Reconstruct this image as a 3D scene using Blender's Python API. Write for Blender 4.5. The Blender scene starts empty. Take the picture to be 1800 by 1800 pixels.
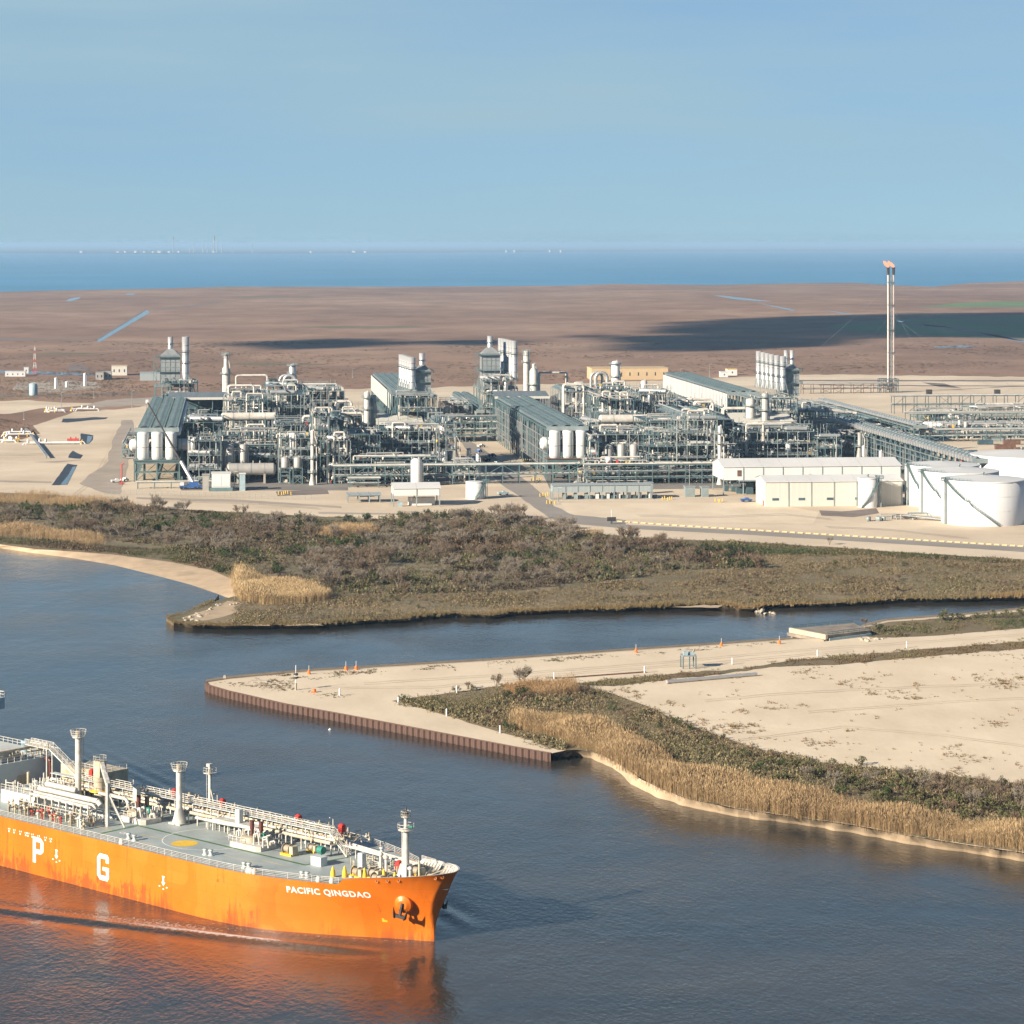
import bpy, bmesh, math, random
import numpy as np
from mathutils import Vector, Matrix, geometry, noise as mnoise

# ---------------------------------------------------------------- camera, sky, sun, exposure
S = bpy.context.scene
COL = bpy.context.collection
F, H, HY = 4600.0, 120.0, 428.0        # focal length in photo pixels, camera height, horizon row
cd = bpy.data.cameras.new('camera'); cam = bpy.data.objects.new('camera', cd); COL.objects.link(cam)
cam.location = (0, 0, H); cam.rotation_euler = (math.pi/2, 0, 0)
cd.sensor_width = 36.0; cd.lens = 36.0*F/1800.0; cd.shift_y = -(900.0-HY)/1800.0
cd.clip_start = 1.0; cd.clip_end = 250000.0
S.camera = cam
SUN_AZ, SUN_EL = math.radians(53.0), math.radians(22.5)   # azimuth: left of straight behind the camera
TO_SUN = Vector((-math.sin(SUN_AZ)*math.cos(SUN_EL), -math.cos(SUN_AZ)*math.cos(SUN_EL), math.sin(SUN_EL)))
w = bpy.data.worlds.new('World'); S.world = w; w.use_nodes = True
nt = w.node_tree; nt.nodes.clear()
wo = nt.nodes.new('ShaderNodeOutputWorld'); bg = nt.nodes.new('ShaderNodeBackground')
sky = nt.nodes.new('ShaderNodeTexSky'); sky.sky_type = 'NISHITA'; sky.sun_disc = False
sky.sun_elevation = SUN_EL; sky.sun_rotation = math.atan2(TO_SUN.x, TO_SUN.y)
sky.altitude = 0.0; sky.air_density = 0.6; sky.dust_density = 0.0; sky.ozone_density = 8.0
tint = nt.nodes.new('ShaderNodeMix'); tint.data_type = 'RGBA'; tint.blend_type = 'MULTIPLY'
tint.inputs[0].default_value = 1.0; tint.inputs[7].default_value = (0.56, 0.59, 0.57, 1)
# thin high veil of cloud, everywhere in the sky
tc = nt.nodes.new('ShaderNodeTexCoord'); mp = nt.nodes.new('ShaderNodeMapping')
mp.inputs['Scale'].default_value = (1.0, 1.0, 9.0)
ns = nt.nodes.new('ShaderNodeTexNoise'); ns.inputs['Scale'].default_value = 3.2; ns.inputs['Detail'].default_value = 7.0
ns.inputs['Roughness'].default_value = 0.55
rmp = nt.nodes.new('ShaderNodeMapRange'); rmp.inputs['From Min'].default_value = 0.38; rmp.inputs['From Max'].default_value = 0.72
rmp.inputs['To Min'].default_value = 0.62; rmp.inputs['To Max'].default_value = 1.0
veil = nt.nodes.new('ShaderNodeMix'); veil.data_type = 'RGBA'; veil.inputs[7].default_value = (2.05, 3.05, 3.66, 1)
nt.links.new(tc.outputs['Generated'], mp.inputs['Vector']); nt.links.new(mp.outputs[0], ns.inputs['Vector'])
sxyz = nt.nodes.new('ShaderNodeSeparateXYZ'); nt.links.new(tc.outputs['Generated'], sxyz.inputs[0])
low = nt.nodes.new('ShaderNodeMapRange'); low.interpolation_type = 'SMOOTHSTEP'      # the haze layer thins out with height, all round the sky
low.inputs['From Min'].default_value = 0.08; low.inputs['From Max'].default_value = 0.60; low.inputs['To Min'].default_value = 1.0; low.inputs['To Max'].default_value = 0.12
nt.links.new(sxyz.outputs['Z'], low.inputs['Value'])
vm = nt.nodes.new('ShaderNodeMath'); vm.operation = 'MULTIPLY'; nt.links.new(rmp.outputs[0], vm.inputs[0]); nt.links.new(low.outputs[0], vm.inputs[1])
nt.links.new(ns.outputs['Fac'], rmp.inputs['Value']); nt.links.new(vm.outputs[0], veil.inputs[0])
nt.links.new(sky.outputs[0], tint.inputs[6]); nt.links.new(tint.outputs[2], veil.inputs[6])
nt.links.new(veil.outputs[2], bg.inputs['Color']); bg.inputs['Strength'].default_value = 0.085
nt.links.new(bg.outputs[0], wo.inputs['Surface'])
sd = bpy.data.lights.new('sun', 'SUN'); sun = bpy.data.objects.new('sun', sd); COL.objects.link(sun)
sd.energy = 5.0; sd.angle = math.radians(0.53); sd.color = (1.0, 0.88, 0.72)
sun.rotation_euler = TO_SUN.to_track_quat('Z', 'Y').to_euler(); sun.location = (0, -200, 400)
S.view_settings.view_transform = 'Standard'; S.view_settings.look = 'None'
S.view_settings.exposure = 1.06; S.view_settings.gamma = 1.0
S.render.engine = 'CYCLES'
S.cycles.use_denoising = True
S.cycles.max_bounces = 5; S.cycles.diffuse_bounces = 2; S.cycles.glossy_bounces = 3
S.cycles.transparent_max_bounces = 8; S.cycles.volume_bounces = 0
S.cycles.caustics_reflective = False; S.cycles.caustics_refractive = False

# ---------------------------------------------------------------- helpers
R = math.radians
G = 1.5                                  # level of the plant ground above the river
def gp(x, y, z=0.0):
    """survey table: a photo pixel read as a point of the horizontal plane at height z"""
    d = F*(H-z)/(y-HY)
    return Vector(((x-900.0)*d/F, d, z))
def dist(y, z=0.0): return F*(H-z)/(y-HY)
def px2m(n, d): return n*d/F

def link(o, parent=None):
    COL.objects.link(o)
    if parent is not None: o.parent = parent
    return o
def tag(o, label=None, cat=None, group=None, kind=None):
    if label: o['label'] = label
    if cat: o['category'] = cat
    if group: o['group'] = group
    if kind: o['kind'] = kind
    return o
def thing(name, label, cat, loc, rz=0.0, group=None):
    o = bpy.data.objects.new(name, None); o.empty_display_size = 0.5
    link(o); o.location = loc; o.rotation_euler = (0, 0, rz)
    return tag(o, label, cat, group)

class MB:
    """collects simple solids into one mesh"""
    def __init__(s): s.v = []; s.f = []; s.sm = []
    def add(s, vs, fs, smooth=False):
        n = len(s.v); s.v += [tuple(p) for p in vs]
        s.f += [tuple(i+n for i in f) for f in fs]; s.sm += [smooth]*len(fs); return s
    def box(s, x0, x1, y0, y1, z0, z1):
        return s.add([(x0,y0,z0),(x1,y0,z0),(x1,y1,z0),(x0,y1,z0),(x0,y0,z1),(x1,y0,z1),(x1,y1,z1),(x0,y1,z1)],
                     [(3,2,1,0),(4,5,6,7),(0,1,5,4),(1,2,6,5),(2,3,7,6),(3,0,4,7)])
    def cbox(s, c, sx, sy, sz):
        return s.box(c[0]-sx/2, c[0]+sx/2, c[1]-sy/2, c[1]+sy/2, c[2]-sz/2, c[2]+sz/2)
    def bar(s, p, q, wd, ht=None):
        """square bar between two points"""
        p, q = Vector(p), Vector(q); d = q-p
        if d.length < 1e-6: return s
        d.normalize(); up = Vector((0,0,1)) if abs(d.z) < .95 else Vector((0,1,0))
        a = d.cross(up).normalized()*(wd/2); b = a.cross(d).normalized()*((ht or wd)/2)
        vs = [p-a-b, p+a-b, p+a+b, p-a+b, q-a-b, q+a-b, q+a+b, q-a+b]
        return s.add(vs, [(3,2,1,0),(4,5,6,7),(0,1,5,4),(1,2,6,5),(2,3,7,6),(3,0,4,7)])
    def cone(s, p, q, r0, r1, n=10, caps=True):
        p, q = Vector(p), Vector(q); d = q-p
        if d.length < 1e-6: return s
        d.normalize(); up = Vector((0,0,1)) if abs(d.z) < .95 else Vector((1,0,0))
        a = d.cross(up).normalized(); b = d.cross(a)
        r = [a*math.cos(2*math.pi*i/n)+b*math.sin(2*math.pi*i/n) for i in range(n)]
        vs = [p+e*r0 for e in r]+[q+e*r1 for e in r]
        s.add(vs, [(i, i+n, (i+1)%n+n, (i+1)%n) for i in range(n)], True)
        if caps:
            s.add(vs[:n], [tuple(range(n))]); s.add(vs[n:], [tuple(reversed(range(n)))])
        return s
    def cyl(s, p, q, r, n=10, caps=True): return s.cone(p, q, r, r, n, caps)
    def tube(s, pts, r, n=6):
        for a, b in zip(pts[:-1], pts[1:]): s.cone(a, b, r, r, n, True)
        return s
    def lathe(s, prof, c=(0,0,0), n=16):
        """profile of (radius, z) turned about the vertical through c"""
        vs = []; k = len(prof)
        for r, z in prof:
            for i in range(n):
                t = 2*math.pi*i/n; vs.append((c[0]+r*math.cos(t), c[1]+r*math.sin(t), c[2]+z))
        fs = [(j*n+i, j*n+(i+1)%n, (j+1)*n+(i+1)%n, (j+1)*n+i) for j in range(k-1) for i in range(n)]
        return s.add(vs, fs, True)
    def vessel_h(s, p, q, r, n=14):
        """lying drum with domed ends"""
        p, q = Vector(p), Vector(q); d = (q-p).normalized()
        s.cone(p, q, r, r, n, False)
        for e, sg in ((p, -1), (q, 1)):
            s.cone(e, e+d*sg*r*.35, r, r*.75, n, False); s.cone(e+d*sg*r*.35, e+d*sg*r*.52, r*.75, 0.05, n, False)
        return s
    def vessel_v(s, c, r, z0, z1, n=14):
        return s.lathe([(r*.02, z0), (r*.75, z0+r*.12), (r, z0+r*.4), (r, z1-r*.4), (r*.75, z1-r*.12), (r*.02, z1)], c, n)
    def prism(s, poly, z0, z1):
        n = len(poly)
        vs = [(x,y,z0) for x,y in poly]+[(x,y,z1) for x,y in poly]
        fs = [(i,(i+1)%n,(i+1)%n+n,i+n) for i in range(n)]+[tuple(reversed(range(n))), tuple(range(n,2*n))]
        return s.add(vs, fs)
    def mesh(s, name, mat):
        m = bpy.data.meshes.new(name); m.from_pydata(s.v, [], s.f)
        m.polygons.foreach_set('use_smooth', s.sm)
        if mat is not None: m.materials.append(mat)
        m.update(); return m
    def build(s, name, mat, parent=None, label=None, loc=None):
        o = bpy.data.objects.new(name, s.mesh(name, mat)); link(o, parent)
        if label: o['label'] = label
        if loc: o.location = loc
        return o

def copy_tree(o, parent=None):
    c = o.copy(); COL.objects.link(c); c.parent = parent
    for ch in o.children: copy_tree(ch, c)
    return c

# ---------------------------------------------------------------- materials
MT = {}
def mat(name, col, rough=.6, metal=0.0, var=.12, scale=.6, col2=None, bump=0.0, bscale=3.0, stretch=(1,1,1), detail=5, spec=.5):
    """painted / weathered surface: base colour broken up by noise, optional second colour and relief"""
    m = bpy.data.materials.new(name); m.use_nodes = True; t = m.node_tree; b = t.nodes['Principled BSDF']
    b.inputs['Roughness'].default_value = rough; b.inputs['Metallic'].default_value = metal
    b.inputs['Specular IOR Level'].default_value = spec
    tcn = t.nodes.new('ShaderNodeTexCoord'); mpn = t.nodes.new('ShaderNodeMapping')
    mpn.inputs['Scale'].default_value = stretch
    t.links.new(tcn.outputs['Object'], mpn.inputs['Vector'])
    n = t.nodes.new('ShaderNodeTexNoise'); n.inputs['Scale'].default_value = scale; n.inputs['Detail'].default_value = detail
    n.inputs['Roughness'].default_value = .65
    t.links.new(mpn.outputs[0], n.inputs['Vector'])
    cr = t.nodes.new('ShaderNodeValToRGB'); e = cr.color_ramp.elements
    lo = tuple(c*(1-var) for c in col); hi = tuple(min(1, c*(1+var)) for c in col)
    e[0].position = .32; e[0].color = (*(col2 if col2 else lo), 1); e[1].position = .68; e[1].color = (*hi, 1)
    t.links.new(n.outputs['Fac'], cr.inputs[0]); t.links.new(cr.outputs[0], b.inputs['Base Color'])
    if bump > 0:
        n2 = t.nodes.new('ShaderNodeTexNoise'); n2.inputs['Scale'].default_value = bscale; n2.inputs['Detail'].default_value = 4
        t.links.new(mpn.outputs[0], n2.inputs['Vector'])
        bp = t.nodes.new('ShaderNodeBump'); bp.inputs['Distance'].default_value = bump; bp.inputs['Strength'].default_value = 1
        t.links.new(n2.outputs['Fac'], bp.inputs['Height']); t.links.new(bp.outputs[0], b.inputs['Normal'])
    MT[name] = m; return m
def leafmat(name, rough=.8):
    """plant material: its own colour is stored leaf by leaf in the attribute Col"""
    m = bpy.data.materials.new(name); m.use_nodes = True; t = m.node_tree; b = t.nodes['Principled BSDF']
    b.inputs['Roughness'].default_value = rough; b.inputs['Specular IOR Level'].default_value = .2
    a = t.nodes.new('ShaderNodeAttribute'); a.attribute_name = 'Col'
    t.links.new(a.outputs['Color'], b.inputs['Base Color']); MT[name] = m; return m

def in_poly(px, py, poly):
    px = np.asarray(px); py = np.asarray(py); c = np.zeros(px.shape, bool); n = len(poly)
    j = n-1
    for i in range(n):
        xi, yi = poly[i][0], poly[i][1]; xj, yj = poly[j][0], poly[j][1]
        if yi != yj:
            c ^= ((yi > py) != (yj > py)) & (px < (xj-xi)*(py-yi)/(yj-yi)+xi)
        j = i
    return c
def rough_line(pts, amp=1.5, step=12.0, seed=0, closed=True):
    """survey polygon with a natural, uneven edge (in survey pixels, flatter across than deep)"""
    out = []; n = len(pts); rng = range(n if closed else n-1)
    for i in rng:
        a, b = pts[i], pts[(i+1)%n]; L = math.hypot(b[0]-a[0], b[1]-a[1]); k = max(1, int(L/step))
        for j in range(k):
            t = j/k; x = a[0]+(b[0]-a[0])*t; y = a[1]+(b[1]-a[1])*t
            q = mnoise.noise_vector(Vector((x*.045, y*.11, seed*7.3)))
            out.append((x+q.x*amp*2.2, y+q.y*amp*.7))
    if not closed: out.append(tuple(pts[-1]))
    return out
def jig(line, amp, step, seed): return rough_line(line, amp, step, seed, False)
def sheet(name, pts, z, m, rough=0.0, seed=0, step=12.0, kind='structure', zfun=None):
    """flat patch of ground from a survey polygon"""
    if rough: pts = rough_line(pts, rough, step, seed)
    ws = [gp(x, y, z) for x, y in pts]
    tri = geometry.tessellate_polygon([ws])
    fs = []
    for t in tri:
        a, b, c = (ws[i] for i in t)
        fs.append(tuple(t) if (b-a).cross(c-a).z > 0 else tuple(reversed(t)))
    me = bpy.data.meshes.new(name); me.from_pydata([tuple(p) for p in ws], [], fs); me.materials.append(m); me.update()
    o = bpy.data.objects.new(name, me); link(o)
    if kind: o['kind'] = kind
    return o
def resample(pts, n):
    L = [0.0]
    for a, b in zip(pts[:-1], pts[1:]): L.append(L[-1]+math.dist(a, b))
    out = []; j = 0
    for i in range(n):
        t = L[-1]*i/(n-1)
        while j < len(pts)-2 and L[j+1] < t: j += 1
        u = (t-L[j])/max(1e-9, L[j+1]-L[j])
        out.append(tuple(pts[j][k]+(pts[j+1][k]-pts[j][k])*u for k in range(len(pts[j]))))
    return out
def strip(name, lower, upper, z0, z1, m, n=160, rows=4, kind='structure', curve=1.0):
    """sloping strip of ground (beach, bank) between two survey lines"""
    lo = [gp(x, y, z0) for x, y in resample(lower, n)]; up = [gp(x, y, z1) for x, y in resample(upper, n)]
    vs = []; fs = []
    for j in range(rows+1):
        t = j/rows
        for i in range(n):
            p = lo[i].lerp(up[i], t); p.z = z0+(z1-z0)*t**curve; vs.append(tuple(p))
    for j in range(rows):
        for i in range(n-1):
            fs.append((j*n+i, j*n+i+1, (j+1)*n+i+1, (j+1)*n+i))
    me = bpy.data.meshes.new(name); me.from_pydata(vs, [], fs); me.materials.append(m); me.update()
    bm = bmesh.new(); bm.from_mesh(me); bmesh.ops.recalc_face_normals(bm, faces=bm.faces)
    if sum(f.normal.z for f in bm.faces) < 0: bmesh.ops.reverse_faces(bm, faces=bm.faces)
    bm.to_mesh(me); bm.free()
    o = bpy.data.objects.new(name, me); link(o)
    if kind: o['kind'] = kind
    return o
def np_mesh(name, V, T, C=None, m=None, smooth=False):
    """triangle mesh from arrays, with a colour for each vertex"""
    me = bpy.data.meshes.new(name); V = np.ascontiguousarray(V, np.float32); T = np.ascontiguousarray(T, np.int32)
    me.vertices.add(len(V)); me.vertices.foreach_set('co', V.ravel())
    me.loops.add(T.size); me.loops.foreach_set('vertex_index', T.ravel())
    me.polygons.add(len(T)); me.polygons.foreach_set('loop_start', np.arange(0, T.size, 3, dtype=np.int32))
    me.polygons.foreach_set('loop_total', np.full(len(T), 3, np.int32))
    if C is not None:
        ca = me.color_attributes.new('Col', 'FLOAT_COLOR', 'POINT')
        ca.data.foreach_set('color', np.hstack([C, np.ones((len(C), 1))]).astype(np.float32).ravel())
    if m: me.materials.append(m)
    me.update(calc_edges=True); me.validate(); return me
def scatter(templates, pos, scl, rot, rng, col=None):
    """copies of small triangle templates (V,T,C) merged into one set of arrays"""
    Vs, Ts, Cs = [], [], []; off = 0; which = rng.integers(0, len(templates), len(pos))
    for k, (tv, tt, tcol) in enumerate(templates):
        ix = np.where(which == k)[0]
        if not len(ix): continue
        c, s_ = np.cos(rot[ix]), np.sin(rot[ix])
        x = tv[None,:,0]*c[:,None]-tv[None,:,1]*s_[:,None]; y = tv[None,:,0]*s_[:,None]+tv[None,:,1]*c[:,None]
        sx = scl[ix,0][:,None]; sz = scl[ix,1][:,None]
        V = np.stack([x*sx+pos[ix,0][:,None], y*sx+pos[ix,1][:,None], tv[None,:,2]*sz+pos[ix,2][:,None]], -1)
        n = len(tv)
        T = tt[None]+(np.arange(len(ix))*n)[:,None,None]+off
        Cc = np.repeat(tcol[None], len(ix), 0) if col is None else tcol[None]*col[ix][:,None,:]
        Vs.append(V.reshape(-1,3)); Ts.append(T.reshape(-1,3)); Cs.append(Cc.reshape(-1,3)); off += n*len(ix)
    return np.concatenate(Vs), np.concatenate(Ts), np.concatenate(Cs)
# ---------------------------------------------------------------- ground materials
mat('sand', (.66,.555,.41), .9, 0, .06, .05, col2=(.58,.475,.34), bump=.05, bscale=.5, stretch=(1,.6,1), detail=9)
mat('sand_pad', (.62,.52,.385), .9, 0, .10, .012, col2=(.47,.375,.265), bump=.05, bscale=.4, detail=9)
mat('beach_sand', (.44,.33,.215), .9, 0, .2, .15, detail=8)
mat('bay_water', (.07,.24,.40), .45, 0, .15, .001, spec=.25)
mat('track_sand', (.54,.44,.315), .9, 0, .2, .1)
mat('soil', (.150,.105,.060), .95, 0, .4, .03, col2=(.085,.085,.035), detail=9)
mat('scrub_soil', (.165,.125,.072), .95, 0, .4, .05, col2=(.095,.09,.045), detail=9)
mat('bank_mud', (.21,.155,.095), .8, 0, .4, .4, detail=8, bump=.2, bscale=.8)
mat('asphalt', (.26,.235,.205), .9, 0, .15, .03, detail=8)
mat('paving', (.20,.185,.165), .9, 0, .3, .04, detail=8)
mat('gravel', (.34,.285,.23), .9, 0, .15, .05, detail=8)
mat('dark_ground', (.16,.13,.115), .9, 0, .3, .03, detail=8)
mat('field_green', (.085,.18,.060), .95, 0, .3, .004, col2=(.105,.135,.06), detail=8)
mat('far_land', (.045,.06,.05), .95, 0, .3, .0006)
mat('black_liner', (.028,.03,.034), .5, 0, .3, .2)

def marsh_mat():
    m = bpy.data.materials.new('marsh'); m.use_nodes = True; t = m.node_tree; b = t.nodes['Principled BSDF']
    b.inputs['Roughness'].default_value = .95; b.inputs['Specular IOR Level'].default_value = .1
    tcn = t.nodes.new('ShaderNodeTexCoord')
    def nz(scale, st, detail=6):
        mpn = t.nodes.new('ShaderNodeMapping'); mpn.inputs['Scale'].default_value = st
        t.links.new(tcn.outputs['Object'], mpn.inputs['Vector'])
        n = t.nodes.new('ShaderNodeTexNoise'); n.inputs['Scale'].default_value = scale; n.inputs['Detail'].default_value = detail
        n.inputs['Roughness'].default_value = .68; t.links.new(mpn.outputs[0], n.inputs['Vector']); return n
    a = nz(.0016, (1,.8,1), 10); c = nz(.012, (1,.5,1), 8)
    cr = t.nodes.new('ShaderNodeValToRGB'); e = cr.color_ramp.elements
    e[0].position = .30; e[0].color = (.205,.128,.092,1); e[1].position = .72; e[1].color = (.385,.268,.192,1)
    k = cr.color_ramp.elements.new(.5); k.color = (.285,.185,.132,1)
    cr2 = t.nodes.new('ShaderNodeValToRGB'); e = cr2.color_ramp.elements
    e[0].position = .36; e[0].color = (.70,.70,.68,1); e[1].position = .62; e[1].color = (1.1,1.1,1.1,1)
    mx = t.nodes.new('ShaderNodeMix'); mx.data_type = 'RGBA'; mx.blend_type = 'MULTIPLY'; mx.inputs[0].default_value = .8
    t.links.new(a.outputs['Fac'], cr.inputs[0]); t.links.new(c.outputs['Fac'], cr2.inputs[0])
    t.links.new(cr.outputs[0], mx.inputs[6]); t.links.new(cr2.outputs[0], mx.inputs[7])
    t.links.new(mx.outputs[2], b.inputs['Base Color']); MT['marsh'] = m
marsh_mat()

# ---------------------------------------------------------------- water
SHIP_O = Vector((-13.4, 449.9, 0.0)); SHIP_RZ = R(-42.0)
def water_mat():
    m = bpy.data.materials.new('river_water'); m.use_nodes = True; t = m.node_tree; b = t.nodes['Principled BSDF']
    b.inputs['IOR'].default_value = 1.36; b.inputs['Roughness'].default_value = .08
    tcn = t.nodes.new('ShaderNodeTexCoord')
    def nz(scale, st, detail, rot=0.0):
        mpn = t.nodes.new('ShaderNodeMapping'); mpn.inputs['Scale'].default_value = st; mpn.inputs['Rotation'].default_value = (0,0,rot)
        t.links.new(tcn.outputs['Object'], mpn.inputs['Vector'])
        n = t.nodes.new('ShaderNodeTexNoise'); n.inputs['Scale'].default_value = scale; n.inputs['Detail'].default_value = detail
        n.inputs['Roughness'].default_value = .6; t.links.new(mpn.outputs[0], n.inputs['Vector']); return n
    n1 = nz(1.0, (1,.62,1), 4, .5); n2 = nz(.16, (1,.5,1), 3, .3); n3 = nz(.02, (1,1,1), 5)
    # wind patches: ripple height varies over the river
    mr = t.nodes.new('ShaderNodeMapRange'); mr.inputs['From Min'].default_value = .35; mr.inputs['From Max'].default_value = .65
    mr.inputs['To Min'].default_value = .35; mr.inputs['To Max'].default_value = 1.2
    t.links.new(n3.outputs['Fac'], mr.inputs['Value'])
    mul = t.nodes.new('ShaderNodeMath'); mul.operation = 'MULTIPLY'
    t.links.new(n1.outputs['Fac'], mul.inputs[0]); t.links.new(mr.outputs[0], mul.inputs[1])
    b1 = t.nodes.new('ShaderNodeBump'); b1.inputs['Distance'].default_value = .155
    b2 = t.nodes.new('ShaderNodeBump'); b2.inputs['Distance'].default_value = .22
    t.links.new(mul.outputs[0], b1.inputs['Height']); t.links.new(n2.outputs['Fac'], b2.inputs['Height'])
    t.links.new(b2.outputs[0], b1.inputs['Normal']); t.links.new(b1.outputs[0], b.inputs['Normal'])
    # silt drifting in the water
    n4 = nz(.012, (1,2.2,1), 7, -.3)
    cr = t.nodes.new('ShaderNodeValToRGB'); e = cr.color_ramp.elements
    e[0].position = .38; e[0].color = (.024,.027,.026,1); e[1].position = .66; e[1].color = (.054,.045,.034,1)
    t.links.new(n4.outputs['Fac'], cr.inputs[0])
    # foam where the bow wave breaks
    at = t.nodes.new('ShaderNodeAttribute'); at.attribute_name = 'foam'
    n5 = nz(1.6, (1,1,1), 6)
    fm = t.nodes.new('ShaderNodeMath'); fm.operation = 'MULTIPLY_ADD'; fm.inputs[1].default_value = 1.5; fm.inputs[2].default_value = -.95
    t.links.new(n5.outputs['Fac'], fm.inputs[0])
    fa = t.nodes.new('ShaderNodeMath'); fa.operation = 'ADD'; t.links.new(at.outputs['Fac'], fa.inputs[0]); t.links.new(fm.outputs[0], fa.inputs[1])
    fs = t.nodes.new('ShaderNodeMapRange'); fs.inputs['From Min'].default_value = .05; fs.inputs['From Max'].default_value = .5
    t.links.new(fa.outputs[0], fs.inputs['Value'])
    mx = t.nodes.new('ShaderNodeMix'); mx.data_type = 'RGBA'; mx.inputs[7].default_value = (.62,.60,.56,1)
    t.links.new(fs.outputs[0], mx.inputs[0]); t.links.new(cr.outputs[0], mx.inputs[6]); t.links.new(mx.outputs[2], b.inputs['Base Color'])
    mrr = t.nodes.new('ShaderNodeMapRange'); mrr.inputs['To Min'].default_value = .08; mrr.inputs['To Max'].default_value = .8
    t.links.new(fs.outputs[0], mrr.inputs['Value']); t.links.new(mrr.outputs[0], b.inputs['Roughness'])
    MT['river_water'] = m
water_mat()
def graded(lo, hi, f0, f1, step):
    fine = list(np.arange(f0, f1+step*.5, step)); a = []; s = step; x = f0
    while x > lo: s *= 1.5; x -= s; a.append(max(x, lo))
    c = []; s = step; x = fine[-1]
    while x < hi: s *= 1.5; x += s; c.append(min(x, hi))
    return np.array(list(reversed(a))+fine+c)
def make_water():
    xs = graded(-60000, 60000, -150, 45, .8); ys = graded(-400, 110000, 372, 640, .8)
    X, Y = np.meshgrid(xs, ys); dx, dy = X-SHIP_O.x, Y-SHIP_O.y
    c, s = math.cos(SHIP_RZ), math.sin(SHIP_RZ)
    lx = dx*c+dy*s; ly = -dx*s+dy*c                    # ship axes: x ahead, y to port
    Z = np.zeros_like(X); foam = np.zeros_like(X)
    al = np.abs(ly); t = np.clip(-lx, 0, None)
    ridge = 10.0+.33*t+2.5*(1-np.exp(-t/12)); e = al-ridge
    amp = .5*np.exp(-t/75)*np.clip(t/10, 0, 1)*(t < 190)*np.clip((190-t)/80, 0, 1)
    Z += amp*(np.exp(-(e/1.6)**2)-.7*np.exp(-((e-3.4)/2.2)**2)+.45*np.exp(-((e+6)/2.4)**2)-.35*np.exp(-((e+3)/1.8)**2))
    foam += np.exp(-((e+.7)/.9)**2)*np.clip((t-17)/5, 0, 1)*np.clip((58-t)/26, 0, 1)*1.0
    foam += np.exp(-((e+3.2)/2.2)**2)*np.clip((t-28)/8, 0, 1)*np.clip((85-t)/35, 0, 1)*.33
    wl = 16.5*np.clip(t/30, 0, 1)**.8
    foam += np.exp(-((al-wl-.6)/.6)**2)*np.clip(1-t/110, 0, 1)*np.clip(t/3, 0, 1)*.28
    # trailing wave train off the port side
    Z += .16*np.cos(2*np.pi*e/4.4)*np.exp(-((e+9)/10)**2)*(ly > 0)*np.clip((t-30)/40, 0, 1)*np.clip((200-t)/60, 0, 1)
    ny, nx = X.shape; V = np.stack([X, Y, Z], -1).reshape(-1, 3)
    idx = np.arange(ny*nx).reshape(ny, nx)
    Q = np.stack([idx[:-1,:-1], idx[:-1,1:], idx[1:,1:], idx[1:,:-1]], -1).reshape(-1, 4)
    me = bpy.data.meshes.new('river_water'); me.vertices.add(len(V)); me.vertices.foreach_set('co', V.astype(np.float32).ravel())
    me.loops.add(Q.size); me.loops.foreach_set('vertex_index', Q.astype(np.int32).ravel())
    me.polygons.add(len(Q)); me.polygons.foreach_set('loop_start', np.arange(0, Q.size, 4, dtype=np.int32))
    me.polygons.foreach_set('loop_total', np.full(len(Q), 4, np.int32))
    me.polygons.foreach_set('use_smooth', np.ones(len(Q), bool))
    a = me.attributes.new('foam', 'FLOAT', 'POINT'); a.data.foreach_set('value', foam.astype(np.float32).ravel())
    me.materials.append(MT['river_water']); me.update(calc_edges=True)
    o = bpy.data.objects.new('river_water', me); link(o); o['kind'] = 'structure'
make_water()

# ---------------------------------------------------------------- far bank, marsh, bay shore
FAR_SHORE = [(-420,948),(-150,953),(0,963),(60,972),(120,980),(200,994),(270,1012),(330,1028),(385,1046),(376,1060),(345,1074),(312,1083),
    (293,1088),(303,1097),(340,1100),(400,1102),(450,1101),(520,1100),(560,1098),(640,1092),(700,1090),(740,1083),(800,1080),(860,1083),
    (900,1077),(1000,1073),(1100,1070),(1180,1066),(1260,1062),(1300,1070),(1322,1071),(1340,1064),(1400,1063),(1480,1061),(1540,1057),
    (1600,1053),(1700,1053),(1800,1050),(2400,1036)]
BEACH_UP = [(-420,941),(-150,947),(0,957),(60,965),(120,969),(200,975),(300,988),(370,1002),(408,1018),(424,1036),(417,1047)]
BAY_SHORE = [(3600,484),(2200,490),(1800,494),(1700,498),(1640,504),(1560,501),(1500,497),(1400,498),(1250,501),(1080,499),(1000,502),
    (700,504),(400,504),(250,508),(130,510),(0,513),(-300,512),(-1800,508)]
FAR_SHORE = FAR_SHORE[:9]+jig(FAR_SHORE[9:], 2.6, 7, 3)
shore_in = [(x, y-1.6) for x, y in FAR_SHORE[9:]]
top = BEACH_UP+[(p[0]+3, p[1]) for p in shore_in]
sheet('marshland', top+[(3600,1000)]+[(x, y) for x, y in rough_line(BAY_SHORE, .5, 25, 5, False)]+[(-1800,930)], G, MT['marsh'])
strip('beach', [(x, y+1) for x, y in FAR_SHORE[:9]]+[(400,1052)], BEACH_UP[:-1]+[(424,1046)], -.15, G+.05, MT['beach_sand'], curve=.8)
strip('river_bank', [(x, y+5.0) for x, y in FAR_SHORE[8:]], [(x, y-1.9) for x, y in FAR_SHORE[8:]], -.4, G-.03, MT['bank_mud'], n=700, curve=1.0)
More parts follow.
